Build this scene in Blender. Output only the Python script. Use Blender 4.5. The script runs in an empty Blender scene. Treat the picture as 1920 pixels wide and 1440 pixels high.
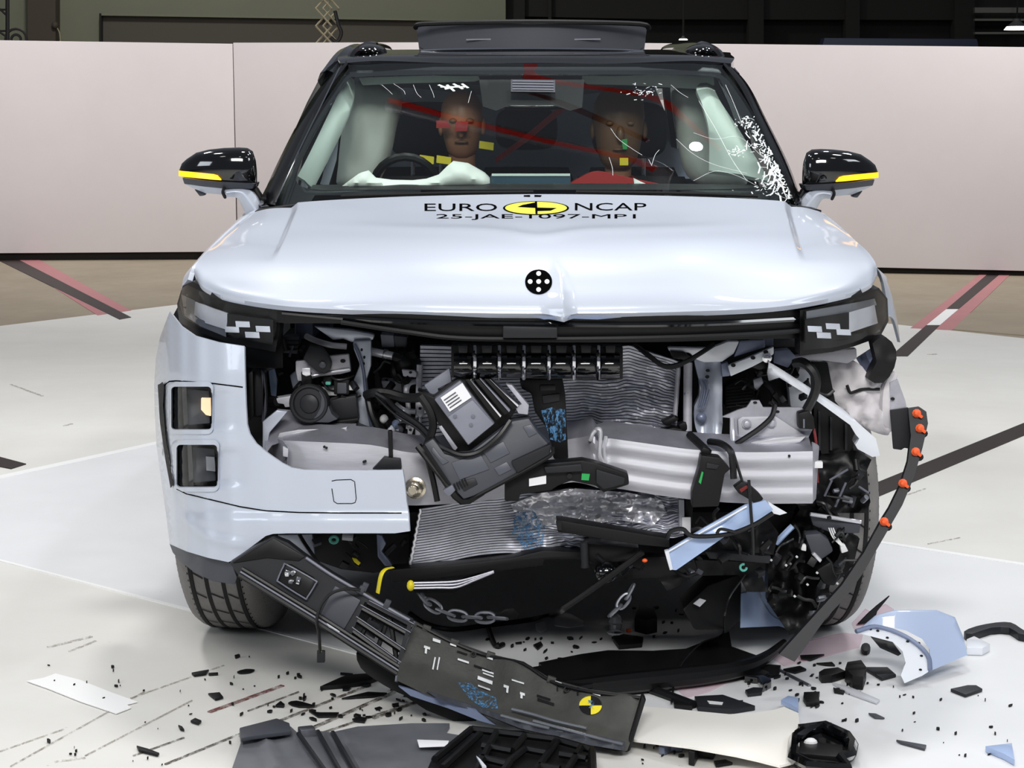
import bpy, bmesh, math, random
from mathutils import Vector, Matrix, noise
from mathutils.bvhtree import BVHTree
from mathutils.geometry import delaunay_2d_cdt

scene = bpy.context.scene
COL = scene.collection
random.seed(7)

# ------------------------------------------------------------------ camera
FPX = 3750.0                       # focal length in pixels of the 1920x1440 frame
CAM = Vector((0.0, -4.5, 1.45))
PITCH = math.atan(540.0 / FPX)     # horizon at y = 180
cam_d = bpy.data.cameras.new('camera')
cam_d.sensor_width = 36.0
cam_d.lens = FPX / 1920.0 * 36.0
cam_d.clip_end = 200
cam_o = bpy.data.objects.new('camera', cam_d)
COL.objects.link(cam_o)
cam_o.location = CAM
cam_o.rotation_euler = (math.radians(90) - PITCH, 0, 0)
scene.camera = cam_o

# ------------------------------------------------------------------ world, exposure
world = bpy.data.worlds.new('hall_air')
scene.world = world
world.use_nodes = True
world.node_tree.nodes['Background'].inputs[0].default_value = (0.55, 0.6, 0.7, 1)
world.node_tree.nodes['Background'].inputs[1].default_value = 0.20
scene.view_settings.view_transform = 'Standard'
scene.view_settings.look = 'None'
scene.view_settings.gamma = 1.0
scene.view_settings.use_curve_mapping = False
scene.view_settings.exposure = 0.0

# ------------------------------------------------------------------ hall floodlights under the roof, plus added fill banks
def area(name, loc, size, power, color=(1, 1, 1), target=None, shape='DISK', size_y=None, spread=180):
    l = bpy.data.lights.new(name, 'AREA')
    l.shape = shape
    l.size = size
    if size_y:
        l.size_y = size_y
    l.energy = power
    l.color = color
    l.spread = math.radians(spread)
    o = bpy.data.objects.new(name, l)
    COL.objects.link(o)
    o.location = loc
    d = Vector(target if target is not None else (loc[0], loc[1], 0)) - Vector(loc)
    o.rotation_euler = d.to_track_quat('-Z', 'Y').to_euler()
    return o

for lx, ly, lz, pw in [(-3.2, -2.6, 6.4, 8), (0.0, -3.4, 6.4, 8), (3.2, -2.6, 6.4, 8),
                       (-3.0, 1.6, 6.8, 44), (3.0, 1.6, 6.8, 40), (0.1, 2.8, 6.8, 104), (-3.8, 5.4, 6.8, 112), (3.8, 5.4, 6.8, 84)]:
    area('flood_light', (lx, ly, lz), 0.8, pw, (1.0, 0.985, 0.96), (lx * .5, ly * .6 + .6, 0), spread=150)
for lx, ly, lz, pw in [(-4.6, 9.2, 6.4, 125), (0.0, 11.0, 6.4, 70), (4.4, 8.6, 6.4, 135)]:
    area('flood_light', (lx, ly, lz), 0.8, pw, (1.0, 0.975, 0.96), (lx * .95, 13.2, 0.9), spread=110)
area('flood_light', (2.2, 6.4, 6.8), 0.26, 60, (0.8, 0.9, 1.0), (1.2, 3.0, 0), spread=150)
area('flood_light', (-4.0, 17.0, 7.0), 1.0, 260, (1.0, 0.97, 0.88), (-5, 24, 2.0), spread=160)  # added to brighten the far wall, no such lamp in view
area('fill_bank', (0.0, -6.4, 5.4), 4.2, 315, (1.0, 0.985, 0.955), (0, 1.0, 0.6), 'RECTANGLE', 1.4, spread=140)  # added front fill for the engine bay and cabin
area('fill_bank', (-5.0, -2.4, 2.6), 2.0, 34, (0.86, 0.93, 1.0), (0, .8, .6), 'RECTANGLE', 1.4, spread=140)  # added low fill for the left tyre and bumper
area('fill_bank', (5.2, -1.5, 4.6), 2.4, 45, (0.9, 0.95, 1.0), (0, .8, .6), 'RECTANGLE', 1.4, spread=140)  # added fill from the right side

# ------------------------------------------------------------------ pixel <-> world
_c, _s = math.cos(PITCH), math.sin(PITCH)
_F, _U = Vector((0, _c, -_s)), Vector((0, _s, _c))
def ray(px, py):
    return _F + Vector(((px - 960.0) / FPX, 0, 0)) - _U * ((py - 720.0) / FPX)
def P(px, py, Y):                 # world point of a pixel on the upright plane y = Y
    d = ray(px, py)
    return CAM + d * ((Y - CAM.y) / d.y)
def G(px, py, z=0.0):             # world point of a pixel at height z
    d = ray(px, py)
    return CAM + d * ((z - CAM.z) / d.z)
def PX(p):
    v = Vector(p) - CAM
    D = v.dot(_F)
    return 960 + v.x / D * FPX, 720 - v.dot(_U) / D * FPX

# ------------------------------------------------------------------ materials
def lin(c):
    return tuple(((x / 255.0) / 12.92 if x / 255.0 <= .04045 else ((x / 255.0 + .055) / 1.055) ** 2.4) for x in c[:3])
MATS = {}
def mat(name, col, rough=.5, metal=0.0, coat=0.0, spec=.5, var=0.0, vscale=6.0, bump=0.0, bscale=40.0, emit=None, estr=0.0, trans=0.0, alpha=1.0, stretch=None, sheen=0.0, coatr=.05):
    m = bpy.data.materials.new(name)
    m.use_nodes = True
    nt = m.node_tree
    b = nt.nodes['Principled BSDF']
    c = lin(col)
    b.inputs['Base Color'].default_value = (*c, 1)
    b.inputs['Roughness'].default_value = rough
    b.inputs['Metallic'].default_value = metal
    b.inputs['Coat Weight'].default_value = coat
    b.inputs['Coat Roughness'].default_value = coatr
    b.inputs['Specular IOR Level'].default_value = spec
    b.inputs['Transmission Weight'].default_value = trans
    b.inputs['Alpha'].default_value = alpha
    if sheen:
        b.inputs['Sheen Weight'].default_value = sheen
    if emit is not None:
        b.inputs['Emission Color'].default_value = (*lin(emit), 1)
        b.inputs['Emission Strength'].default_value = estr
    if var or bump:
        tc = nt.nodes.new('ShaderNodeTexCoord')
        mp = nt.nodes.new('ShaderNodeMapping')
        nt.links.new(tc.outputs['Object'], mp.inputs[0])
        if stretch:
            mp.inputs['Scale'].default_value = stretch
    if var:
        n = nt.nodes.new('ShaderNodeTexNoise')
        n.inputs['Scale'].default_value = vscale
        n.inputs['Detail'].default_value = 6
        n.inputs['Roughness'].default_value = .65
        nt.links.new(mp.outputs[0], n.inputs['Vector'])
        r = nt.nodes.new('ShaderNodeValToRGB')
        r.color_ramp.elements[0].position = .32
        r.color_ramp.elements[1].position = .68
        r.color_ramp.elements[0].color = (*[max(0, x * (1 - var)) for x in c], 1)
        r.color_ramp.elements[1].color = (*[min(1, x * (1 + var)) for x in c], 1)
        nt.links.new(n.outputs['Fac'], r.inputs[0])
        nt.links.new(r.outputs[0], b.inputs['Base Color'])
        mr = nt.nodes.new('ShaderNodeMapRange')
        mr.inputs['To Min'].default_value = max(.02, rough - .12)
        mr.inputs['To Max'].default_value = min(1, rough + .12)
        nt.links.new(n.outputs['Fac'], mr.inputs['Value'])
        nt.links.new(mr.outputs[0], b.inputs['Roughness'])
    if bump:
        n2 = nt.nodes.new('ShaderNodeTexNoise')
        n2.inputs['Scale'].default_value = bscale
        n2.inputs['Detail'].default_value = 4
        nt.links.new(mp.outputs[0], n2.inputs['Vector'])
        bp = nt.nodes.new('ShaderNodeBump')
        bp.inputs['Strength'].default_value = bump
        bp.inputs['Distance'].default_value = .01
        nt.links.new(n2.outputs['Fac'], bp.inputs['Height'])
        nt.links.new(bp.outputs[0], b.inputs['Normal'])
    MATS[name] = m
    return m

mat('paint', (192, 199, 213), .45, .08, .7, coatr=.06)
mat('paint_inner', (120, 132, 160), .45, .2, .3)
mat('paint_blue', (166, 187, 224), .4, .1, .5)
mat('paint_shaded', (172, 187, 216), .42, .08, .6)  # car paint made bluer to hold the wing fragment's shading
mat('plastic_pad', (78, 80, 90), .42)
mat('paint_pale', (226, 230, 238), .4, .1, .6)
mat('gloss_black', (9, 10, 12), .08, 0, 1.0)
mat('satin_black', (9, 9, 11), .42, spec=.3)
mat('plastic_black', (13, 13, 15), .5, spec=.3, bump=.04, bscale=500)
mat('plastic_dark', (30, 31, 35), .48, spec=.35, bump=.04, bscale=500)
mat('plastic_grey', (62, 64, 72), .5, bump=.04, bscale=400)
mat('plastic_mid', (104, 106, 118), .5, var=.08, vscale=20)
mat('plastic_light', (126, 128, 140), .5, var=.06, vscale=14)
mat('rubber', (124, 121, 119), .72, bump=.2, bscale=180, var=.12, vscale=12)
mat('rubber_dark', (14, 14, 15), .8)
mat('alu', (184, 184, 192), .55, .3, var=.08, vscale=9, bump=.05, bscale=30, stretch=(1, 1, 6))
mat('alu_dull', (176, 176, 186), .48, .5, var=.16, vscale=14, bump=.15, bscale=40)
mat('alu_bright', (230, 230, 236), .28, .6)
mat('fin', (208, 210, 222), .42, .3, var=.15, vscale=30)
mat('fin_gap', (104, 106, 118), .7)
mat('steel', (140, 142, 150), .35, .85, var=.15, vscale=20)
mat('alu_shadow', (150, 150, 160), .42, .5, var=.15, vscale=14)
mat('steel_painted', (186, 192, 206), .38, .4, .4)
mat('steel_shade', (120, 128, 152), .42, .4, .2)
mat('chrome', (225, 225, 230), .08, 1.0)
mat('zinc', (205, 196, 178), .25, .95)
mat('white_label', (236, 236, 240), .6)
mat('label_ink', (70, 72, 80), .7)
mat('white_plastic', (226, 226, 228), .45)
mat('foam', (214, 210, 214), .85, bump=.5, bscale=14, var=.07, vscale=7)
mat('fabric_airbag', (232, 238, 233), .85, bump=.3, bscale=10, sheen=.2)
mat('fabric_curtain', (206, 212, 206), .85, bump=.35, bscale=9, sheen=.2)
mat('trim_pale', (222, 238, 231), .6)
mat('seat', (30, 31, 36), .6, bump=.1, bscale=60)
mat('skin_vinyl', (158, 112, 86), .42, var=.06)
mat('vinyl_dark', (112, 84, 62), .45, var=.1)
mat('red_cloth', (168, 34, 32), .6)
mat('red_dark', (110, 24, 26), .6)
mat('red_paint', (255, 48, 38), .4)
mat('skin_white', (246, 243, 236), .5, 0, .3)
mat('yellow', (232, 214, 40), .45)
mat('yellow_soft', (232, 224, 62), .5)
mat('orange', (240, 96, 40), .5)
mat('green_tag', (34, 160, 80), .5)
mat('teal', (90, 176, 160), .5)
def scrape_mat(name, c1, lo=.50, hi=.60, sc=(1, 1, .5), nscale=130, rot=(0, .6, 0)):
    m = mat(name, c1, .6)
    nt = m.node_tree
    b = nt.nodes['Principled BSDF']
    tc = nt.nodes.new('ShaderNodeTexCoord')
    mp = nt.nodes.new('ShaderNodeMapping')
    mp.inputs['Scale'].default_value = sc
    mp.inputs['Rotation'].default_value = rot
    nt.links.new(tc.outputs['Object'], mp.inputs[0])
    n = nt.nodes.new('ShaderNodeTexNoise')
    n.inputs['Scale'].default_value = nscale
    n.inputs['Detail'].default_value = 8
    n.inputs['Roughness'].default_value = .75
    nt.links.new(mp.outputs[0], n.inputs['Vector'])
    r = nt.nodes.new('ShaderNodeValToRGB')
    r.color_ramp.elements[0].position = lo
    r.color_ramp.elements[1].position = hi
    r.color_ramp.elements[0].color = (0, 0, 0, 1)
    nt.links.new(n.outputs['Fac'], r.inputs[0])
    nt.links.new(r.outputs[0], b.inputs['Alpha'])
scrape_mat('blue_smear', (86, 140, 186))
mat('ink', (10, 10, 11), .8, spec=.0)
mat('pillar_black', (7, 7, 9), .16, 0, .0, spec=.22)
mat('shirt', (140, 58, 48), .6)
mat('cable', (15, 15, 17), .42)
mat('amber', (255, 190, 40), .3, emit=(255, 178, 24), estr=1.6)
mat('warm_lamp', (255, 226, 190), .3, emit=(255, 214, 170), estr=1.1)
mat('lamp_grey', (96, 99, 106), .25, 0, .6)
mat('lamp_pale', (196, 198, 204), .35, 0, .4)
mat('led', (214, 218, 226), .25, 0, .5)
mat('display', (60, 84, 100), .15)
mat('barrier', (204, 197, 197), .6, var=.03, vscale=.8)
mat('barrier_dark', (40, 36, 33), .8)
mat('hall_green', (104, 107, 92), .8, var=.05, vscale=1.2)
mat('hall_recess', (70, 66, 60), .8, var=.05, vscale=1.2)
mat('hall_dark', (20, 20, 18), .9)
mat('hall_black', (8, 8, 8), .9)
mat('hall_brown', (62, 54, 46), .8)
mat('hall_blue', (14, 28, 56), .6)
mat('lattice', (150, 140, 116), .6)
mat('iron', (26, 22, 22), .6)
mat('tape_black', (40, 30, 28), .55)
mat('tape_white', (240, 240, 240), .5)
mat('line_white', (236, 236, 236), .5)
mat('pink_paint', (176, 118, 120), .6, var=.08, vscale=5)
mat('pink_film_and_glow', (226, 170, 192), .5, alpha=.28)  # thin film, also used to paint the pink reflection on the floor
mat('grey_panel', (92, 94, 100), .55, var=.12, vscale=12)

def glass_mat(name, tint, ior=1.52, rough=.0):
    m = bpy.data.materials.new(name)
    m.use_nodes = True
    nt = m.node_tree
    nt.nodes.remove(nt.nodes['Principled BSDF'])
    out = nt.nodes['Material Output']
    tr = nt.nodes.new('ShaderNodeBsdfTransparent')
    tr.inputs[0].default_value = (*tint, 1)
    gl = nt.nodes.new('ShaderNodeBsdfGlossy')
    gl.inputs['Roughness'].default_value = rough
    lw = nt.nodes.new('ShaderNodeFresnel')
    ge = nt.nodes.new('ShaderNodeNewGeometry')          # thin sheet: the same reflectance from either side
    mr = nt.nodes.new('ShaderNodeMapRange')
    mr.inputs['To Min'].default_value = ior
    mr.inputs['To Max'].default_value = 1.0 / ior
    nt.links.new(ge.outputs['Backfacing'], mr.inputs['Value'])
    nt.links.new(mr.outputs[0], lw.inputs['IOR'])
    mx = nt.nodes.new('ShaderNodeMixShader')
    nt.links.new(lw.outputs[0], mx.inputs[0])
    nt.links.new(tr.outputs[0], mx.inputs[1])
    nt.links.new(gl.outputs[0], mx.inputs[2])
    nt.links.new(mx.outputs[0], out.inputs[0])
    MATS[name] = m
    return m
glass_mat('windscreen_glass', (.90, .96, .93))
glass_mat('side_glass', (.35, .38, .38))
glass_mat('lamp_glass', (.94, .95, .97), ior=1.25)
glass_mat('clear_film', (.85, .86, .9), rough=.05)

# ------------------------------------------------------------------ geometry helpers: a geo is (verts, faces)
def join(*gs):
    V, Fc = [], []
    for v, f in gs:
        n = len(V)
        V += [Vector(p) for p in v]
        Fc += [tuple(i + n for i in q) for q in f]
    return V, Fc
def box(c, s, rot=None):
    c = Vector(c)
    hx, hy, hz = s[0] / 2, s[1] / 2, s[2] / 2
    v = [Vector((x, y, z)) for x in (-hx, hx) for y in (-hy, hy) for z in (-hz, hz)]
    if rot is not None:
        v = [rot @ p for p in v]
    return [p + c for p in v], [(0, 1, 3, 2), (4, 6, 7, 5), (0, 4, 5, 1), (2, 3, 7, 6), (0, 2, 6, 4), (1, 5, 7, 3)]
def rotm(rx=0, ry=0, rz=0):
    return (Matrix.Rotation(math.radians(rz), 3, 'Z') @ Matrix.Rotation(math.radians(ry), 3, 'Y') @ Matrix.Rotation(math.radians(rx), 3, 'X'))
def prism(pts, vec):              # polygon pts (3d) extruded by vec
    n = len(pts)
    pts = [Vector(p) for p in pts]
    vec = Vector(vec)
    v = pts + [p + vec for p in pts]
    f = [tuple(range(n)), tuple(range(2 * n - 1, n - 1, -1))]
    f += [(i, i + n, (i + 1) % n + n, (i + 1) % n) for i in range(n)]
    return v, f
def plate(pix, Y, th=.02):        # pixel outline at depth Y (number, per-point list or function) with thickness th behind it
    n = len(pix)
    ys = [Y(*q) for q in pix] if callable(Y) else (list(Y) if isinstance(Y, (list, tuple)) else [Y] * n)
    return prism([P(x, y, d) for (x, y), d in zip(pix, ys)], (0, th, 0))
def catmull(pts, sub=6, closed=False):
    pts = [Vector(p) for p in pts]
    n = len(pts)
    if n < 3:
        return pts
    out = []
    rng = n if closed else n - 1
    for i in range(rng):
        if closed:
            a, b, c, d = pts[(i - 1) % n], pts[i], pts[(i + 1) % n], pts[(i + 2) % n]
        else:
            b, c = pts[i], pts[i + 1]
            a = pts[i - 1] if i else b * 2 - c
            d = pts[i + 2] if i + 2 < n else c * 2 - b
        for k in range(sub):
            t = k / sub
            out.append(.5 * (2 * b + (c - a) * t + (2 * a - 5 * b + 4 * c - d) * t * t + (3 * b - a - 3 * c + d) * t ** 3))
    if not closed:
        out.append(pts[-1])
    return out
def tube(pts, r, n=8, smooth=6, closed=False, flat=1.0):
    pts = catmull(pts, smooth, closed) if smooth > 1 else [Vector(p) for p in pts]
    m = len(pts)
    rr = r if isinstance(r, (list, tuple)) else [r, r]
    V, Fc = [], []
    up = None
    for i, p in enumerate(pts):
        if closed:
            t = pts[(i + 1) % m] - pts[i - 1]
        else:
            t = pts[min(i + 1, m - 1)] - pts[max(i - 1, 0)]
        t = t.normalized() if t.length > 1e-9 else Vector((0, 0, 1))
        if up is None:
            up = Vector((0, 0, 1)) if abs(t.z) < .9 else Vector((0, 1, 0))
        s = t.cross(up)
        s = s.normalized() if s.length > 1e-6 else Vector((1, 0, 0))
        up = s.cross(t).normalized()
        f = i / max(1, m - 1) * (len(rr) - 1)
        k = min(int(f), len(rr) - 2)
        R = rr[k] + (rr[k + 1] - rr[k]) * (f - k)
        for j in range(n):
            a = 2 * math.pi * j / n
            V.append(p + s * (math.cos(a) * R) + up * (math.sin(a) * R * flat))
    for i in range(m if closed else m - 1):
        i2 = (i + 1) % m
        for j in range(n):
            Fc.append((i * n + j, i * n + (j + 1) % n, i2 * n + (j + 1) % n, i2 * n + j))
    if not closed:
        Fc.append(tuple(range(n - 1, -1, -1)))
        Fc.append(tuple(range((m - 1) * n, m * n)))
    return V, Fc
def cyl(a, b, r, n=20, r2=None):
    return tube([a, b], [r, r if r2 is None else r2], n, 1)
def lathe(c, axis, prof, n=28):   # prof: (radius, offset along axis)
    c, ax = Vector(c), Vector(axis).normalized()
    s = ax.cross(Vector((0, 0, 1)) if abs(ax.z) < .9 else Vector((1, 0, 0))).normalized()
    t = ax.cross(s)
    V, Fc = [], []
    for r, o in prof:
        for j in range(n):
            a = 2 * math.pi * j / n
            V.append(c + ax * o + (s * math.cos(a) + t * math.sin(a)) * r)
    for i in range(len(prof) - 1):
        for j in range(n):
            Fc.append((i * n + j, i * n + (j + 1) % n, (i + 1) * n + (j + 1) % n, (i + 1) * n + j))
    Fc.append(tuple(range(n - 1, -1, -1)))
    Fc.append(tuple(range((len(prof) - 1) * n, len(prof) * n)))
    return V, Fc
def ellipsoid(c, r, n=20, m=12, rot=None):
    c = Vector(c)
    V, Fc = [], []
    for i in range(m + 1):
        th = math.pi * i / m
        for j in range(n):
            a = 2 * math.pi * j / n
            p = Vector((r[0] * math.sin(th) * math.cos(a), r[1] * math.sin(th) * math.sin(a), r[2] * math.cos(th)))
            V.append((rot @ p if rot else p) + c)
    for i in range(m):
        for j in range(n):
            Fc.append((i * n + j, (i + 1) * n + j, (i + 1) * n + (j + 1) % n, i * n + (j + 1) % n))
    return V, Fc
def gridgeo(rows, th=0.0, vec=None):     # rows of points -> surface, optionally thickened along vec
    R, C = len(rows), len(rows[0])
    V = [Vector(p) for r in rows for p in r]
    Fc = [(i * C + j, i * C + j + 1, (i + 1) * C + j + 1, (i + 1) * C + j) for i in range(R - 1) for j in range(C - 1)]
    if vec is not None:
        vec = Vector(vec)
        n = len(V)
        V += [p + vec for p in V[:n]]
        Fc += [tuple(k + n for k in reversed(f)) for f in Fc[:]]
        bd = [(0, j) for j in range(C)] + [(i, C - 1) for i in range(1, R)] + [(R - 1, j) for j in range(C - 2, -1, -1)] + [(i, 0) for i in range(R - 2, 0, -1)]
        ids = [i * C + j for i, j in bd]
        for k in range(len(ids)):
            a, b = ids[k], ids[(k + 1) % len(ids)]
            Fc.append((b, a, a + n, b + n))
    return V, Fc
def rows_smooth(rows, su=5, sv=5):       # control rows -> smooth rows
    a = [catmull(r, su) for r in rows]
    cols = [catmull([r[j] for r in a], sv) for j in range(len(a[0]))]
    return [[c[i] for c in cols] for i in range(len(cols[0]))]
def inpoly(x, y, poly):
    c = False
    n = len(poly)
    for i in range(n):
        x1, y1 = poly[i][:2]
        x2, y2 = poly[(i + 1) % n][:2]
        if (y1 > y) != (y2 > y) and x < (x2 - x1) * (y - y1) / (y2 - y1) + x1:
            c = not c
    return c
def resample(poly, step):
    out = []
    n = len(poly)
    for i in range(n):
        (x1, y1), (x2, y2) = poly[i][:2], poly[(i + 1) % n][:2]
        k = max(1, int(math.hypot(x2 - x1, y2 - y1) / step))
        out += [(x1 + (x2 - x1) * t / k, y1 + (y2 - y1) * t / k) for t in range(k)]
    return out
def edist(x, y, poly):
    best = 1e9
    for i in range(len(poly)):
        (x1, y1), (x2, y2) = poly[i][:2], poly[(i + 1) % len(poly)][:2]
        dx, dy = x2 - x1, y2 - y1
        l = dx * dx + dy * dy
        t = 0 if l == 0 else max(0, min(1, ((x - x1) * dx + (y - y1) * dy) / l))
        best = min(best, math.hypot(x - x1 - t * dx, y - y1 - t * dy))
    return best
def smooth_poly(poly, sub=4):
    return [(p.x, p.y) for p in catmull([Vector((x, y, 0)) for x, y in poly], sub, True)]
def sheet(outline, Yf, th=.004, step=18, holes=(), vec=None, to3=None):
    """curved sheet: 2d outline with holes, triangulated, lifted by Yf(px,py) and given thickness"""
    f3 = to3 or (lambda x, y: P(x, y, Yf(x, y)))
    loops = [resample(outline, step)] + [resample(h, step) for h in holes]
    pts, edges = [], []
    for lp in loops:
        b = len(pts)
        pts += [Vector(q) for q in lp]
        edges += [(b + i, b + (i + 1) % len(lp)) for i in range(len(lp))]
    xs = [q[0] for q in outline]
    ys = [q[1] for q in outline]
    y = min(ys) + step / 2
    k = 0
    while y < max(ys):
        x = min(xs) + step * (.5 + .5 * (k % 2))
        while x < max(xs):
            if inpoly(x, y, outline) and edist(x, y, outline) > step * .45 and not any(inpoly(x, y, h) or edist(x, y, h) < step * .45 for h in holes):
                pts.append(Vector((x, y)))
            x += step
        y += step * .87
        k += 1
    v2, _, tris, *_r = delaunay_2d_cdt(pts, edges, [], 0, 1e-4)
    keep = []
    for t in tris:
        cx = sum(v2[i][0] for i in t) / len(t)
        cy = sum(v2[i][1] for i in t) / len(t)
        if inpoly(cx, cy, outline) and not any(inpoly(cx, cy, h) for h in holes):
            keep.append(tuple(reversed(t)))
    used = sorted({i for t in keep for i in t})
    rm = {o: n for n, o in enumerate(used)}
    V = [f3(v2[i][0], v2[i][1]) for i in used]
    Fc = [tuple(rm[i] for i in t) for t in keep]
    if th:
        off = Vector(vec) if vec is not None else Vector((0, th, 0))
        n = len(V)
        ec = {}
        for t in Fc:
            for a, b in zip(t, t[1:] + t[:1]):
                ec[(a, b)] = ec.get((a, b), 0) + 1
        bd = [(a, b) for (a, b) in ec if (b, a) not in ec]
        V = V + [p + off for p in V]
        Fc = Fc + [tuple(i + n for i in reversed(t)) for t in Fc] + [(b, a, a + n, b + n) for a, b in bd]
    return V, Fc

# ------------------------------------------------------------------ objects
ORIG = {}
def obj(name, geo, material, parent=None, bevel=0.0, ang=35, seg=2, origin=None, weld=False, **kw):
    V, Fc = geo
    V = [Vector(p) for p in V]
    if origin is None:
        lo = [min(p[i] for p in V) for i in range(3)]
        hi = [max(p[i] for p in V) for i in range(3)]
        origin = Vector([(a + b) / 2 for a, b in zip(lo, hi)])
        if parent is None:
            origin.z = lo[2]
    me = bpy.data.meshes.new(name)
    me.from_pydata([tuple(p - origin) for p in V], [], Fc)
    bm = bmesh.new()
    bm.from_mesh(me)
    if weld:
        bmesh.ops.remove_doubles(bm, verts=bm.verts, dist=1e-5)
    bmesh.ops.recalc_face_normals(bm, faces=bm.faces)
    if bevel:
        es = [e for e in bm.edges if len(e.link_faces) == 2 and e.calc_face_angle(0) > math.radians(30)]
        try:
            bmesh.ops.bevel(bm, geom=es, offset=bevel, segments=seg, affect='EDGES', profile=.6, clamp_overlap=True)
        except Exception:
            pass
    lim = math.radians(ang)
    for f in bm.faces:
        f.smooth = True
    for e in bm.edges:
        e.smooth = not (len(e.link_faces) != 2 or e.calc_face_angle(0) > lim)
    bm.to_mesh(me)
    bm.free()
    me.materials.append(MATS[material] if isinstance(material, str) else material)
    o = bpy.data.objects.new(name, me)
    COL.objects.link(o)
    po = ORIG.get(parent.name, Vector((0, 0, 0))) if parent is not None else Vector((0, 0, 0))
    o.location = origin - po
    if parent is not None:
        o.parent = parent
    ORIG[o.name] = origin.copy()
    tag(o, **kw)
    return o
def tag(o, label=None, cat=None, group=None, kind=None):
    if label:
        o['label'] = label
    if cat:
        o['category'] = cat
    if group:
        o['group'] = group
    if kind:
        o['kind'] = kind
    return o
def empty(name, loc, **kw):
    o = bpy.data.objects.new(name, None)
    o.empty_display_size = .1
    COL.objects.link(o)
    o.location = loc
    ORIG[o.name] = Vector(loc)
    return tag(o, **kw)
def bvh_of(geo):
    return BVHTree.FromPolygons([tuple(p) for p in geo[0]], geo[1])
def hit(px, py, bvh, lift=.0015):
    d = ray(px, py).normalized()
    loc, nor, _i, _d = bvh.ray_cast(CAM, d)
    if loc is None:
        return None
    if nor.dot(d) > 0:
        nor = -nor
    return loc + nor * lift
def lerp_tab(tab, x):
    if x <= tab[0][0]:
        return tab[0][1]
    for (x1, y1), (x2, y2) in zip(tab, tab[1:]):
        if x <= x2:
            t = (x - x1) / (x2 - x1)
            t = t * t * (3 - 2 * t) * .5 + t * .5
            return y1 + (y2 - y1) * t
    return tab[-1][1]
def circle2(cx, cy, rx, ry, n=24):
    return [(cx + rx * math.cos(2 * math.pi * i / n), cy + ry * math.sin(2 * math.pi * i / n)) for i in range(n)]
def rrect(x0, y0, x1, y1, r, n=4):
    out = []
    for cx, cy, a0 in ((x1 - r, y0 + r, -90), (x1 - r, y1 - r, 0), (x0 + r, y1 - r, 90), (x0 + r, y0 + r, 180)):
        for k in range(n + 1):
            a = math.radians(a0 + 90 * k / n)
            out.append((cx + r * math.cos(a), cy + r * math.sin(a)))
    return out
def nz(x, y, z=0.0):
    return noise.noise(Vector((x, y, z)))
X0 = 0.058                        # centre line of the car

# ================================================================== THE HALL
def floor_mat(name, c1, c2, scuff, rough):
    m = bpy.data.materials.new(name)
    m.use_nodes = True
    nt = m.node_tree
    b = nt.nodes['Principled BSDF']
    tc = nt.nodes.new('ShaderNodeTexCoord')
    def nse(scale, stretch, rot, det=8, ro=.6):
        mp = nt.nodes.new('ShaderNodeMapping')
        mp.inputs['Scale'].default_value = stretch
        mp.inputs['Rotation'].default_value = (0, 0, math.radians(rot))
        n = nt.nodes.new('ShaderNodeTexNoise')
        n.inputs['Scale'].default_value = scale
        n.inputs['Detail'].default_value = det
        n.inputs['Roughness'].default_value = ro
        nt.links.new(tc.outputs['Object'], mp.inputs[0])
        nt.links.new(mp.outputs[0], n.inputs['Vector'])
        return n.outputs['Fac']
    def ramp(src, p0, p1, a, bb):
        r = nt.nodes.new('ShaderNodeValToRGB')
        r.color_ramp.elements[0].position = p0
        r.color_ramp.elements[1].position = p1
        r.color_ramp.elements[0].color = (*a, 1)
        r.color_ramp.elements[1].color = (*bb, 1)
        nt.links.new(src, r.inputs[0])
        return r.outputs[0]
    base = ramp(nse(1.1, (1, 1, 1), 0), .3, .7, lin(c1), lin(c2))
    def mul(a, bb, f):
        x = nt.nodes.new('ShaderNodeMix')
        x.data_type = 'RGBA'
        x.blend_type = 'MULTIPLY'
        x.inputs[0].default_value = f
        nt.links.new(a, x.inputs[6])
        nt.links.new(bb, x.inputs[7])
        return x.outputs[2]
    s1 = ramp(nse(3.0, (1, .05, 1), 50, 10, .7), .70, .78, (1, 1, 1), lin(scuff))
    s2 = ramp(nse(2.2, (.05, 1, 1), 22, 10, .75), .71, .80, (1, 1, 1), lin(scuff))
    s3 = ramp(nse(45, (1, 1, 1), 0, 3, .5), .74, .80, (1, 1, 1), lin(scuff))
    col = mul(mul(mul(base, s1, .45), s2, .4), s3, .5)
    nt.links.new(col, b.inputs['Base Color'])
    mr = nt.nodes.new('ShaderNodeMapRange')
    mr.inputs['To Min'].default_value = rough - .1
    mr.inputs['To Max'].default_value = rough + .15
    nt.links.new(nse(9, (1, 1, 1), 0), mr.inputs['Value'])
    nt.links.new(mr.outputs[0], b.inputs['Roughness'])
    MATS[name] = m
floor_mat('concrete', (138, 126, 108), (156, 145, 126), (70, 60, 50), .6)
floor_mat('white_floor', (208, 206, 201), (219, 218, 214), (120, 112, 100), .58)
floor_mat('white_floor_new', (214, 215, 217), (223, 224, 226), (130, 125, 118), .52)

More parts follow.
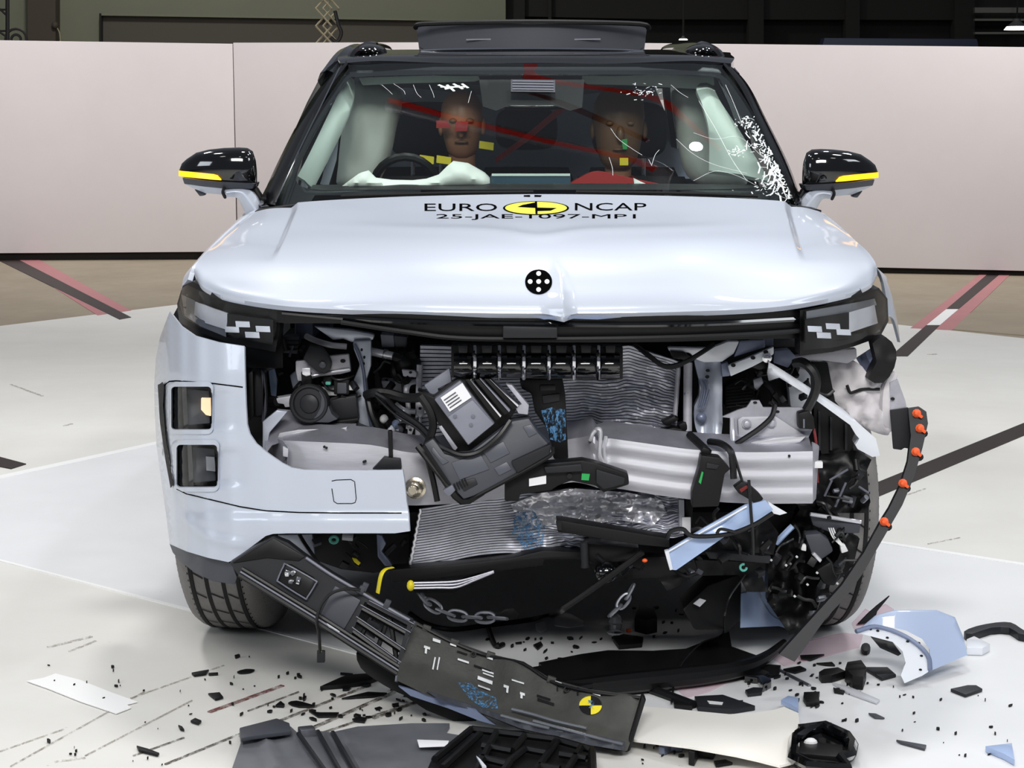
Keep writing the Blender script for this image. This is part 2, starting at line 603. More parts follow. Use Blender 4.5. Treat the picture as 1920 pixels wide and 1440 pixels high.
floor = obj('floor', prism([(-22, -7, -.08), (22, -7, -.08), (22, 27, -.08), (-22, 27, -.08)], (0, 0, .08)), 'concrete', kind='structure',
            label='brown concrete hall floor with a white painted area')
def mark(name, pix, m, z=.002, par=None, **kw):
    pts = [G(x, y) for x, y in pix]
    return obj(name, prism(pts, (0, 0, z)), m, floor if par is None else par, **kw)
_w = [G(-1200, 756), G(812, 514), G(3000, 753)]
paint_area = obj('painted_area', prism([_w[0], _w[1], _w[2], Vector((9, -6.6, 0)), Vector((-9, -6.6, 0))], (0, 0, .002)), 'white_floor', floor)
panel_area = mark('painted_panel', [(-330, 968), (359, 818), (2300, 1119), (2300, 1700), (1700, 1491)], 'white_floor_new', .003)
def strip(name, a, b, w, m, z):
    a, b = G(*a), G(*b)
    d = (b - a).normalized()
    s = Vector((-d.y, d.x, 0)) * (w / 2)
    return obj(name, prism([a - s, b - s, b + s, a + s], (0, 0, z)), m, floor)
strip('white_line', (-330, 968), (359, 818), .05, 'line_white', .0042)
strip('white_line', (359, 818), (2300, 1119), .03, 'line_white', .0044)
strip('white_line', (-330, 966), (1100, 1340), .014, 'line_white', .0046)
mark('pink_band', [(-30, 455), (60, 480), (246, 583), (183, 592), (20, 488), (-45, 470)], 'pink_paint', .003)
mark('black_tape', [(-40, 455), (8, 474), (246, 596), (224, 600), (-45, 468)], 'tape_black', .005)
mark('pink_band', [(1707, 616), (1829, 521), (1850, 505), (1905, 505), (1885, 524), (1785, 620)], 'pink_paint', .003)
mark('black_tape', [(1774, 581), (1868, 501), (1891, 501), (1797, 581)], 'tape_black', .005)
mark('white_tape', [(1737, 611), (1774, 581), (1797, 581), (1762, 611)], 'tape_white', .005)
mark('black_tape', [(1670, 669), (1737, 611), (1762, 611), (1702, 669)], 'tape_black', .0055)
mark('black_tape', [(1620, 917), (1920, 795), (2500, 558), (2500, 572), (1920, 818), (1620, 944)], 'tape_black', .006)
mark('black_tape', [(-400, 753), (0, 859), (49, 872), (21, 881), (0, 877), (-400, 790)], 'tape_black', .006)
mark('concrete_patch', [(1787, 619), (1818, 589), (1990, 592), (1990, 636)], 'concrete', .006)
# scuffs and tyre streaks across the white floor
scrape_mat('scuff_dark', (70, 60, 52), .38, .62, (1, 1, 1), 40, (0, 0, 0))
scrape_mat('scuff_grey', (172, 166, 156), .42, .66, (1, 1, 1), 40, (0, 0, 0))
scrape_mat('scuff_red', (110, 52, 50), .36, .6, (1, 1, 1), 40, (0, 0, 0))
for a, b, w, m in [((310, 1436), (452, 1378), .006, 'scuff_dark'), ((392, 1338), (530, 1288), .012, 'scuff_red'),
                   ((450, 1384), (690, 1288), .008, 'scuff_dark'), ((540, 1388), (740, 1300), .012, 'scuff_dark'),
                   ((465, 1336), (560, 1300), .004, 'scuff_dark'), ((600, 1378), (800, 1312), .007, 'scuff_dark'),
                   ((700, 1350), (790, 1316), .007, 'scuff_dark'), ((20, 1440), (270, 1300), .003, 'scuff_grey'),
                   ((250, 1420), (345, 1386), .004, 'scuff_dark'), ((160, 1420), (360, 1316), .003, 'scuff_grey'),
                   ((90, 1216), (172, 1196), .010, 'scuff_grey'), ((130, 1224), (180, 1204), .006, 'scuff_grey'),
                   ((100, 1432), (160, 1424), .006, 'scuff_grey'), ((245, 1312), (420, 1250), .003, 'scuff_grey'),
                   ((0, 1412), (120, 1370), .003, 'scuff_grey'), ((1740, 1022), (1800, 1010), .004, 'scuff_grey'),
                   ((1700, 930), (1735, 918), .006, 'scuff_grey'), ((120, 800), (135, 796), .012, 'scuff_grey'),
                   ((20, 722), (80, 744), .012, 'scuff_grey'), ((1740, 666), (1756, 665), .02, 'scuff_grey')]:
    strip('scuff_mark', a, b, w, m, .0052)
tp = obj('tape_strip', prism([G(x, y, .004) for x, y in [(50, 1278), (82, 1272), (104, 1264), (150, 1276), (205, 1298), (258, 1317), (238, 1322), (246, 1328), (218, 1339), (150, 1316), (90, 1292)]], (0, 0, .002)), 'tape_white',
         label='white tape strip with ragged ends stuck to the floor in front of the left wheel', cat='tape')

# ------------------------------------------------------------------ white barrier panels
def barrier(name, tl, tr, br, bl, Y0, Y1, label):
    a, b, c, d = P(*tl, Y0), P(*tr, Y1), P(*br, Y1), P(*bl, Y0)
    w = obj(name, prism([a, b, c, d], (0, .14, 0)), 'barrier', kind='structure', bevel=.006, label=label)
    a2, b2 = d.copy(), c.copy()
    obj('plinth', prism([d + Vector((0, .10, 0)), c + Vector((0, .10, 0)), Vector((c.x, c.y + .10, .003)), Vector((d.x, d.y + .10, .003))], (0, .04, 0)), 'barrier_dark', w)
    for t in (.03, .5, .97):
        p = d.lerp(c, t)
        obj('foot', box((p.x, p.y + .07, p.z / 2 + .002), (.10, .10, p.z)), 'barrier_dark', w)
    return w
barrier('wall_left', (-1500, 53), (436, 82), (444, 472), (-1500, 485), 12.8, 13.35, 'white barrier panel left of the car with a seam at its end')
barrier('wall_back', (437, 80), (1050, 79), (1050, 487), (446, 470), 13.35, 12.6, 'white barrier panel behind the windscreen of the car')
barrier('wall_right', (1051, 79), (3300, 103), (3300, 540), (1051, 488), 12.5, 10.6, 'white barrier panel right of the car')

# ------------------------------------------------------------------ far end of the hall
HY = 24.0
back = obj('wall_far', prism([P(-1900, -500, HY), P(948, -500, HY), P(948, 400, HY), P(-1900, 400, HY)], (0, .3, 0)), 'hall_green', kind='structure',
           label='grey-green far wall of the hall')
rec = obj('recess_panel', plate([(190, 28), (948, 40), (948, 200), (190, 200)], HY - .02, .02), 'hall_recess', back)
obj('recess_edge', plate([(188, 25), (949, 37), (949, 41), (188, 29)], HY - .14, .13), 'hall_green', back)
obj('recess_edge', plate([(186, 25), (190, 25), (190, 200), (186, 200)], HY - .14, .13), 'hall_dark', back)
obj('brown_column', plate([(52, -300), (104, -300), (104, 200), (52, 200)], HY - .3, .28), 'hall_brown', back)
dark = obj('wall_dark', prism([P(948, -500, HY + .6), P(3900, -500, HY + .6), P(3900, 400, HY + .6), P(948, 400, HY + .6)], (0, .3, 0)), 'hall_black', kind='structure',
           label='dark unlit end of the hall above the right barrier')
for x0, x1 in ((948, 984), (1028, 1034), (1404, 1432), (1586, 1612), (1790, 1828)):
    obj('column', plate([(x0, -300), (x1, -300), (x1, 200), (x0, 200)], HY + .2, .3), 'hall_dark', dark)
obj('lintel', plate([(948, -300), (2100, -300), (2100, 38), (1240, 36), (948, 30)], HY + .3, .2), 'hall_dark', dark)
mat('hall_rail', (84, 84, 80), .6)
for y0, y1 in ((14, 24), (35, 39), (60, 64)):
    obj('rail', plate([(1828, y0), (2050, y0), (2050, y1), (1828, y1)], HY - .2, .1), 'hall_rail', dark)
obj('blue_beam', plate([(1546, 71), (1832, 73), (1842, 120), (1532, 120)], 20, .3), 'hall_blue', label='dark blue beam lying behind the right barrier', cat='beam', bevel=.01)
mat('lamp_on', (255, 250, 240), .4, emit=(255, 250, 240), estr=5)
def hall_lamp(px, py, r, Y, label):
    c = P(px, py, Y)
    t = empty('hall_lamp', c, label=label, cat='lamp', group='small lamps at the far end of the hall')
    obj('lamp_disc', lathe(c, (0, 0, 1), [(r, 0), (r * .8, r * .25)], 16), 'lamp_on', t)
    obj('lamp_top', lathe(c + Vector((0, 0, r * .28)), (0, 0, 1), [(r * .8, 0), (r * .3, r * .4), (r * .3, r * .6)], 16), 'hall_rail', t)
    obj('suspension_rod', cyl(c + Vector((0, 0, r * .8)), c + Vector((0, 0, 3)), .012, 6), 'hall_dark', t)
hall_lamp(1281, 75, .055, 20, 'small round lamp glowing above the right roof rail of the car')
hall_lamp(1906, 56, .17, 23, 'wide lamp glowing in the top right corner of the hall')

# scissor lattice hanging behind the barrier
lat = empty('scissor_lattice', P(614, 90, 18), label='beige scissor lattice hanging above the barrier', cat='lattice')
for k in range(-3, 4):
    yc = k * 33 + 16
    for sx in (0, 9):
        a, b = P(592 + sx * 1.5, yc, 18 + sx * .02), P(622 + sx * 1.5, yc + 33, 18 + sx * .02)
        c, d = P(622 + sx * 1.5, yc, 18.03 + sx * .02), P(592 + sx * 1.5, yc + 33, 18.03 + sx * .02)
        obj('lattice_bar', cyl(a, b, .012, 6), 'lattice', lat)
        obj('lattice_bar', cyl(c, d, .012, 6), 'lattice', lat)
obj('hook', tube([P(628, 20, 18.1), P(634, 45, 18.1), P(640, 62, 18.1), P(632, 78, 18.1), P(620, 70, 18.1)], .02, 6), 'iron', lat)
# iron frame at the far left
fr = empty('iron_frame', P(14, 90, 17), label='black iron frame with rings above the left barrier', cat='frame')
obj('post', cyl(P(14, -120, 17), P(14, 110, 17), .022, 8), 'iron', fr)
for y0, y1, x0 in ((18, 18, -40), (58, 58, -40), (40, 70, -30), (-10, 30, -30)):
    obj('brace', cyl(P(x0, y0, 17), P(14, y1, 17), .012, 6), 'iron', fr)
for rr in (20, 9):
    obj('ring', tube([P(30 + rr * math.cos(a * math.pi / 8), 74 + rr * math.sin(a * math.pi / 8), 17) for a in range(16)], .014, 6, 1, True), 'iron', fr)
obj('wall_knob', ellipsoid(P(103, 47, HY - .34), (.045, .05, .05)), 'hall_brown', back)
obj('wall_cord', tube([P(106, 50, HY - .32), P(112, 64, HY - .32), P(114, 95, HY - .32)], .008, 5), 'lattice', back)

# ------------------------------------------------------------------ roof steel overhead, seen only as reflections in the windscreen (built once the windscreen exists)

# ================================================================== THE CAR
car = empty('car', (X0, 2.1, 0), label='pale silver-blue car with its front end torn open by a crash test', cat='car')

# ---- bonnet
def rowpts(*q):
    return [P(x, y, d) for x, y, d in q]
hood_ctrl = [
    rowpts((366, 516, .50), (384, 540, .38), (440, 560, .26), (560, 576, .15), (760, 584, .09), (1010, 588, .07), (1260, 585, .09), (1450, 576, .15), (1570, 556, .26), (1628, 536, .38), (1645, 514, .50)),
    rowpts((364, 508, .51), (383, 526, .41), (440, 545, .27), (560, 560, .17), (760, 566, .10), (1010, 570, .08), (1260, 567, .10), (1450, 560, .17), (1570, 541, .27), (1628, 522, .41), (1644, 505, .51)),
    rowpts((366, 500, .53), (386, 510, .46), (445, 522, .35), (560, 532, .23), (760, 538, .14), (1010, 540, .12), (1260, 538, .14), (1450, 532, .23), (1570, 517, .35), (1626, 504, .46), (1642, 495, .53)),
    rowpts((372, 490, .57), (394, 492, .53), (455, 492, .45), (565, 493, .33), (762, 493, .22), (1010, 492, .20), (1258, 493, .22), (1446, 493, .33), (1560, 488, .45), (1618, 486, .53), (1637, 485, .57)),
    rowpts((386, 474, .65), (410, 470, .63), (468, 462, .58), (575, 456, .48), (765, 452, .36), (1010, 450, .33), (1254, 452, .36), (1438, 455, .48), (1546, 459, .58), (1604, 466, .63), (1626, 470, .65)),
    rowpts((408, 452, .77), (430, 446, .76), (484, 437, .72), (585, 429, .64), (768, 423, .54), (1010, 420, .51), (1248, 423, .54), (1428, 428, .64), (1528, 435, .72), (1582, 444, .76), (1604, 449, .77)),
    rowpts((438, 424, .92), (456, 418, .91), (502, 409, .88), (596, 402, .82), (772, 396, .74), (1010, 393, .72), (1244, 396, .74), (1418, 401, .82), (1510, 408, .88), (1558, 417, .91), (1577, 423, .92)),
    rowpts((470, 398, 1.09), (484, 392, 1.09), (520, 384, 1.07), (606, 376, 1.02), (776, 368, .95), (1010, 364, .92), (1240, 367, .95), (1408, 373, 1.02), (1492, 380, 1.07), (1530, 390, 1.09), (1546, 397, 1.09)),
]
hood_rows = rows_smooth(hood_ctrl, 12, 7)
def hood_mod(p):
    px, py = PX(p)
    q = p.copy()
    # pressed crease lines towards the windscreen
    for x0, x1, sgn in ((512, 552, -1), (1504, 1478, 1)):
        if py < 500:
            xc = x0 + (x1 - x0) * max(0, min(1, (485 - py) / 95))
            f = max(0, min(1, (490 - py) / 40)) * max(0, min(1, (py - 362) / 12))
            d = (px - xc) * sgn
            q.z -= .014 * f * max(0, min(1, (d + 6) / 12)) * math.exp(-max(0, d) / 70)
    # cross ridge
    rid = 432 + 12 * math.exp(-((px - 1010) / 60) ** 2) - 10 * (abs(px - 1010) / 400) ** 2
    q.z += .004 * math.exp(-((py - rid) / 7) ** 2) * math.exp(-((px - 1010) / 330) ** 4)
    # buckle in the leading edge
    if py > 480:
        xc = 1048 + (py - 487) * .09 if py > 520 else 1040 + (py - 487) * .45
        t = max(0, min(1, (py - 484) / 60))
        d = px - xc
        amp = .030 * t
        wl, wr = 10 + 34 * t, 6 + 20 * t
        f = max(0, 1 + d / wl) ** 1.4 if d < 0 else max(0, 1 - d / wr) ** 1.6
        q.y -= amp * f
        if py > 570:
            q.z -= .006 * f * (py - 570) / 18
    return q
# extra columns near the buckle
hood_rows2 = []
_xs = [PX(p)[0] for p in hood_rows[4 * 7]]
_ns = [8 if 950 < x < 1140 else (4 if x < 590 or x > 1430 else 1) for x in _xs]
for r in hood_rows:
    out = []
    for a, b, n in zip(r, r[1:], _ns):
        out += [a.lerp(b, k / n) for k in range(n)]
    out.append(r[-1])
    hood_rows2.append([hood_mod(p) for p in out])
hood_geo = gridgeo(hood_rows2)
hood_bvh = bvh_of(hood_geo)
hood = obj('bonnet', gridgeo(hood_rows2, vec=(0, .012, -.012)), 'paint', car, ang=50, label='pale silver bonnet with a buckle in its leading edge')

def decal(name, pix_tris, bvh, m, parent, lift=.0008):
    """flat print: list of triangles in pixel space dropped on a surface"""
    V, Fc = [], []
    for t in pix_tris:
        ps = [hit(x, y, bvh, lift) for x, y in t]
        if any(p is None for p in ps):
            continue
        n = len(V)
        V += ps
        Fc.append(tuple(range(n, n + len(ps))))
    return obj(name, (V, Fc), m, parent, weld=True)
def tri_poly(outline, step=12, holes=()):
    v, f = sheet(outline, None, 0, step, holes, to3=lambda x, y: Vector((x, y, 0)))
    return [[(v[i].x, v[i].y) for i in t] for t in f]
def text_tris(s, x0, y0, x1, y1, bold=.0):
    cu = bpy.data.curves.new('tmp', 'FONT')
    cu.body = s
    cu.offset = bold
    cu.resolution_u = 3
    o = bpy.data.objects.new('tmp', cu)
    COL.objects.link(o)
    dg = bpy.context.evaluated_depsgraph_get()
    me = bpy.data.meshes.new_from_object(o.evaluated_get(dg))
    bm = bmesh.new()
    bm.from_mesh(me)
    bmesh.ops.triangulate(bm, faces=bm.faces)
    xs = [v.co.x for v in bm.verts]
    ys = [v.co.y for v in bm.verts]
    a, b, c, d = min(xs), max(xs), min(ys), max(ys)
    tr = [[(x0 + (v.co.x - a) / (b - a) * (x1 - x0), y1 - (v.co.y - c) / (d - c) * (y1 - y0)) for v in f.verts] for f in bm.faces]
    bm.free()
    bpy.data.objects.remove(o)
    bpy.data.curves.remove(cu)
    bpy.data.meshes.remove(me)
    return tr
decal('lettering', text_tris('EURO', 796, 382, 932, 396, .0), hood_bvh, 'ink', hood)
decal('lettering', text_tris('NCAP', 1078, 381, 1212, 395, .0), hood_bvh, 'ink', hood)
decal('lettering', text_tris('25-JAE-1097-MP1', 818, 402, 1192, 412.5, .0), hood_bvh, 'ink', hood, .0008)
decal('test_logo', tri_poly(circle2(1005, 390.5, 62, 13, 40), 10), hood_bvh, 'ink', hood, .0006)
decal('test_logo', tri_poly(circle2(1005, 390.5, 58, 11.6, 40), 10), hood_bvh, 'yellow_soft', hood, .0010)
decal('test_logo', tri_poly([(1006, 380), (1006, 391), (970, 389), (980, 385)], 8), hood_bvh, 'ink', hood, .0014)
decal('test_logo', tri_poly([(1004, 390), (1044, 391), (1032, 396), (1004, 397)], 8), hood_bvh, 'ink', hood, .0014)
decal('test_logo', tri_poly([(1003, 379), (1007, 379), (1008, 402), (1004, 402)], 8), hood_bvh, 'ink', hood, .0015)
decal('small_mark', tri_poly([(982, 366.5), (994, 366), (994, 369.5), (982, 369)], 5) + tri_poly([(1002, 366), (1016, 366.5), (1014, 369.5), (1002, 369.5)], 5), hood_bvh, 'ink', hood)
tgt = decal('target_sticker', tri_poly(circle2(1010, 529, 25.5, 23.5, 36), 8), hood_bvh, 'ink', hood, .0012)
for dx, dy in ((0, 0), (-16, 0), (16, 0), (0, -15), (0, 15)):
    decal('target_dot', tri_poly(circle2(1010 + dx, 529 + dy, 4.6, 4.4, 14), 4), hood_bvh, 'white_label', hood, .0020)

# ---- black nose panel under the bonnet edge
def nose_Y(x, y):
    e = abs(x - 1005) / 640
    return .085 + .30 * e ** 3.2 + (y - 600) * .0002
nose = obj('nose_trim', sheet(smooth_poly([(520, 576), (640, 584), (800, 590), (1010, 596), (1260, 590), (1400, 584), (1510, 576), (1515, 610), (1510, 632), (1400, 636), (1250, 641), (1050, 642), (930, 640), (830, 632), (700, 610), (600, 606), (516, 604)], 3), nose_Y, .05, 22), 'satin_black', car, ang=40)
obj('trim_ridge', tube([P(x, y, nose_Y(x, y) - .006) for x, y in [(530, 585), (700, 600), (850, 606), (1010, 608), (1200, 609), (1350, 606), (1500, 598)]], .006, 6), 'gloss_black', nose)
obj('trim_ridge', tube([P(x, y, nose_Y(x, y) - .012) for x, y in [(640, 604), (760, 622), (860, 634), (1010, 636), (1200, 634), (1380, 628), (1500, 620)]], .006, 6), 'plastic_black', nose)
obj('badge_plate', plate([(943, 612), (1045, 614), (1045, 634), (943, 634)], .06, .03), 'plastic_dark', nose, bevel=.003)
obj('seal_gap', tube([P(x, y, nose_Y(x, y) + .02) for x, y in [(400, 556), (520, 578), (700, 588), (1010, 593), (1300, 588), (1500, 576), (1610, 548)]], .012, 6), 'rubber_dark', nose)
obj('blue_highlight', sheet([(1000, 594), (1060, 593), (1130, 593), (1165, 595), (1120, 599), (1060, 597), (1020, 599)], lambda x, y: .058, .004, 20), 'paint_inner', nose)  # subtle blue highlight painted in as a thin sheet

# ---- headlights
def headlight(outline, housing, band, leds, module, Yf, name_extra, bezel):
    h = obj('headlight', sheet(housing, lambda x, y: Yf(x, y) + .05, .09, 16), 'satin_black', car)
    obj('lamp_band', sheet(band, lambda x, y: Yf(x, y) + .035, .01, 14), 'lamp_pale', h, label='pale grey light band')
    obj('lamp_bezel', sheet(bezel, lambda x, y: Yf(x, y) + .04, .01, 14), 'lamp_grey', h)
    obj('led_module', sheet(module, lambda x, y: Yf(x, y) + .03, .012, 14), 'satin_black', h)
    for x, y in leds:
        w = 14
        obj('led', sheet([(x - w, y - 6), (x + w * .9, y - 5), (x + w, y + 6), (x - w * .9, y + 5)], lambda a, b: Yf(a, b) + .027, .004, 12), 'led', h, bevel=.001)
    obj('lens', sheet(outline, Yf, 0, 14), 'lamp_glass', h)
    return h
HLT = [(335, .66), (350, .52), (380, .38), (440, .26), (520, .17), (600, .12)]
hlY = lambda x, y: lerp_tab(HLT, x) + (y - 590) * .0002
headlight([(342, 540), (352, 534), (380, 548), (440, 566), (520, 582), (518, 620), (510, 646), (440, 634), (380, 616), (345, 596), (336, 570)],
          [(342, 536), (362, 528), (400, 548), (480, 572), (524, 582), (524, 620), (516, 660), (440, 646), (370, 622), (336, 604), (332, 570)],
          [(366, 566), (400, 578), (428, 588), (424, 618), (386, 606), (364, 590)],
          [(455, 608), (435, 618), (493, 617), (473, 628)],
          [(426, 588), (512, 600), (512, 642), (426, 622)], hlY, 'left',
          [(340, 552), (366, 564), (366, 594), (424, 620), (424, 632), (376, 612), (346, 592)])
obj('lamp_backing', sheet([(322, 596), (346, 552), (380, 552), (530, 590), (530, 690), (470, 690), (340, 640)], lambda x, y: lerp_tab(HLT, x) + .16, .01, 16), 'plastic_black', car)
HRT = [(1480, .12), (1520, .17), (1590, .28), (1630, .38), (1655, .50), (1668, .60)]
hrY = lambda x, y: lerp_tab(HRT, x) + (y - 590) * .0002
headlight([(1508, 582), (1560, 574), (1610, 558), (1645, 544), (1660, 560), (1662, 596), (1650, 622), (1600, 642), (1560, 652), (1506, 656)],
          [(1500, 582), (1560, 570), (1610, 554), (1648, 540), (1664, 560), (1666, 602), (1650, 632), (1600, 650), (1560, 660), (1500, 666)],
          [(1592, 586), (1640, 572), (1646, 606), (1592, 624)],
          [(1528, 617), (1562, 612), (1545, 629), (1582, 623)],
          [(1510, 600), (1592, 586), (1592, 636), (1510, 644)], hrY, 'right',
          [(1512, 584), (1590, 570), (1640, 560), (1644, 572), (1592, 586), (1512, 598)])

# ---- windscreen, cowl, pillars, roof
ws_ctrl = [
    rowpts((508, 386, 1.28), (600, 379, 1.17), (760, 373, 1.08), (1005, 370, 1.04), (1250, 372, 1.08), (1410, 377, 1.17), (1498, 384, 1.28)),
    rowpts((552, 285, 1.54), (640, 277, 1.445), (780, 272, 1.375), (1005, 270, 1.345), (1230, 272, 1.375), (1374, 276, 1.445), (1456, 284, 1.54)),
    rowpts((598, 192, 1.84), (680, 185, 1.76), (800, 181, 1.71), (1005, 179, 1.69), (1210, 181, 1.71), (1330, 184, 1.76), (1412, 191, 1.84)),
    rowpts((640, 120, 2.09), (715, 119, 2.03), (820, 119, 1.99), (1005, 119, 1.97), (1190, 119, 1.99), (1298, 119, 2.03), (1366, 120, 2.09)),
]
ws_rows = rows_smooth(ws_ctrl, 7, 8)
ws_geo = gridgeo(ws_rows)
ws_bvh = bvh_of(ws_geo)
screen = obj('windscreen', ws_geo, 'windscreen_glass', car, ang=60, label='cracked windscreen reflecting red roof steel')
def on_glass(x, y, lift=-.004):
    p = hit(x, y, ws_bvh, lift)
    return p if p is not None else P(x, y, 1.5)
vis = smooth_poly([(556, 320), (600, 228), (650, 150), (672, 141), (800, 137), (1005, 136), (1200, 137), (1335, 140), (1360, 165), (1410, 250), (1452, 330), (1440, 346), (1300, 352), (1005, 352), (700, 352), (575, 350)], 3)
obj('frit_band', sheet([(512, 384), (556, 288), (602, 194), (642, 123), (720, 122), (1005, 122), (1290, 122), (1364, 123), (1408, 192), (1452, 285), (1494, 382), (1400, 376), (1250, 372), (1005, 370), (760, 373), (600, 379)], None, .001, 22, [vis], to3=lambda x, y: on_glass(x, y, -.006)), 'gloss_black', screen)
# A pillars
def strip_between(left, right, sub=6, depth=.05):
    a, b = catmull(left, sub), catmull(right, sub)
    rows = []
    for p, q in zip(a, b):
        m = (p + q) / 2 + Vector((0, -.012, .006))
        rows.append([p, p.lerp(m, .6) + Vector((0, -.005, 0)), m, q.lerp(m, .6) + Vector((0, -.005, 0)), q])
    return gridgeo(rows, vec=(0, depth, -.01))
obj('a_pillar', strip_between(rowpts((484, 386, 1.34), (520, 306, 1.60), (562, 224, 1.86), (604, 158, 2.06), (648, 112, 2.2)), rowpts((514, 384, 1.25), (552, 300, 1.49), (592, 215, 1.75), (622, 160, 1.92), (652, 120, 2.06))), 'pillar_black', car)
obj('a_pillar', strip_between(rowpts((1492, 382, 1.25), (1454, 298, 1.49), (1414, 213, 1.75), (1386, 160, 1.92), (1356, 120, 2.06)), rowpts((1504, 378, 1.34), (1478, 306, 1.60), (1436, 222, 1.86), (1402, 158, 2.06), (1364, 116, 2.2))), 'pillar_black', car)
obj('pillar_molding', tube(rowpts((516, 380, 1.235), (556, 292, 1.475), (600, 202, 1.75), (636, 128, 1.99)), .002, 6), 'chrome', car)
obj('cowl_panel', gridgeo(rows_smooth([rowpts((478, 396, 1.10), (606, 378, 1.03), (776, 370, .96), (1005, 367, .935), (1240, 370, .96), (1408, 376, 1.03), (1540, 394, 1.10)),
                                       rowpts((490, 388, 1.34), (606, 378, 1.20), (776, 371, 1.12), (1005, 368, 1.08), (1240, 371, 1.12), (1408, 376, 1.20), (1520, 388, 1.34))], 5, 3), vec=(0, 0, -.03)), 'plastic_black', car)
for a, b, c in (((640, 368, 1.12), (840, 362, 1.07), (1000, 360, 1.06)), ((1080, 360, 1.06), (1290, 363, 1.09), (1420, 368, 1.17))):
    obj('wiper_arm', tube(rowpts(a, b, c), .005, 6), 'rubber_dark', car)
# roof
roof_ctrl = []
for py_l, py_c, Y, hw in ((119, 118, 2.04, 366), (109, 103, 2.14, 372), (103, 96, 2.35, 366)):
    roof_ctrl.append(rowpts((1005 - hw, py_l, Y + .05), (1005 - hw * .8, py_l - 5, Y), (1005 - hw * .4, py_c + 1, Y - .03), (1005, py_c, Y - .04), (1005 + hw * .4, py_c + 1, Y - .03), (1005 + hw * .8, py_l - 5, Y), (1005 + hw, py_l, Y + .05)))
zt = roof_ctrl[-1]
for Y, dz, k in ((2.9, .02, 1.0), (3.5, .015, .99), (4.1, -.05, .95), (4.35, -.12, .9)):
    roof_ctrl.append([Vector((X0 + (p.x - X0) * k * 1.07, p.y - 2.35 + Y, p.z + dz)) for p in zt])
roof = obj('roof', gridgeo(rows_smooth(roof_ctrl, 6, 5), vec=(0, 0, -.04)), 'gloss_black', car, ang=50)
for s in (-1, 1):
    cx = 1005 + s * 306
    rl = obj('roof_rail', tube([P(cx + s * 46, 118, 2.20), P(cx + s * 34, 103, 2.26), P(cx + s * 16, 92, 2.34), P(cx - s * 2, 88, 2.46), Vector((X0 + s * .565, 2.9, 1.625)), Vector((X0 + s * .555, 3.6, 1.63)), Vector((X0 + s * .55, 4.0, 1.57))], [.012, .020, .022, .020, .018, .018, .012], 8, 6), 'gloss_black', car)
    obj('rail_foot', ellipsoid(P(cx + s * 4, 97, 2.36), (.055, .13, .026)), 'gloss_black', rl)

# box with tinted sides standing on the roof
rb = empty('roof_box', (X0, 2.75, 1.6), label='shallow dark grey tray with a black rim standing on the roof of the car', cat='roof box')
def yb(x):
    return 2.42 + .10 * ((x - 997) / 215) ** 2
fr_ = [(781, 52), (786, 88), (800, 95), (900, 93), (997, 92), (1100, 93), (1195, 95), (1208, 88), (1213, 52), (1205, 47), (1100, 44), (997, 43), (890, 44), (790, 47)]
obj('tray_front', sheet(fr_, lambda x, y: yb(x), .02, 16), 'plastic_grey', rb, label='dark grey curved front wall')
obj('rim', tube([P(779, 52, 2.46), P(785, 46, 2.44), P(820, 44, 2.43), P(900, 42, 2.41), P(997, 41, 2.40), P(1100, 42, 2.41), P(1180, 44, 2.43), P(1210, 47, 2.44), P(1217, 54, 2.46)], .009, 8), 'plastic_black', rb)
a0, a1, b0, b1 = P(781, 52, 2.52), P(786, 94, 2.52), P(1213, 52, 2.52), P(1208, 94, 2.52)
for q, r_ in ((a0, a1), (b0, b1)):
    obj('tray_side', prism([q, r_, r_ + Vector((0, .8, 0)), q + Vector((0, .8, 0))], (.012 if q is a0 else -.012, 0, 0)), 'plastic_grey', rb)
obj('tray_back', prism([a0 + Vector((0, .8, 0)), a1 + Vector((0, .8, 0)), b1 + Vector((0, .8, 0)), b0 + Vector((0, .8, 0))], (0, .012, 0)), 'plastic_grey', rb)
for x0, x1 in ((874, 944), (1050, 1126)):
    obj('slot', plate([(x0, 73), (x1, 72), (x1, 74.5), (x0, 75.5)], yb((x0 + x1) / 2) - .004, .004), 'plastic_light', rb)
obj('base_seal', tube([P(790, 96, 2.44), P(850, 93.5, 2.41), P(997, 92, 2.40), P(1150, 94, 2.41), P(1205, 97, 2.44)], .006, 6), 'chrome', rb)

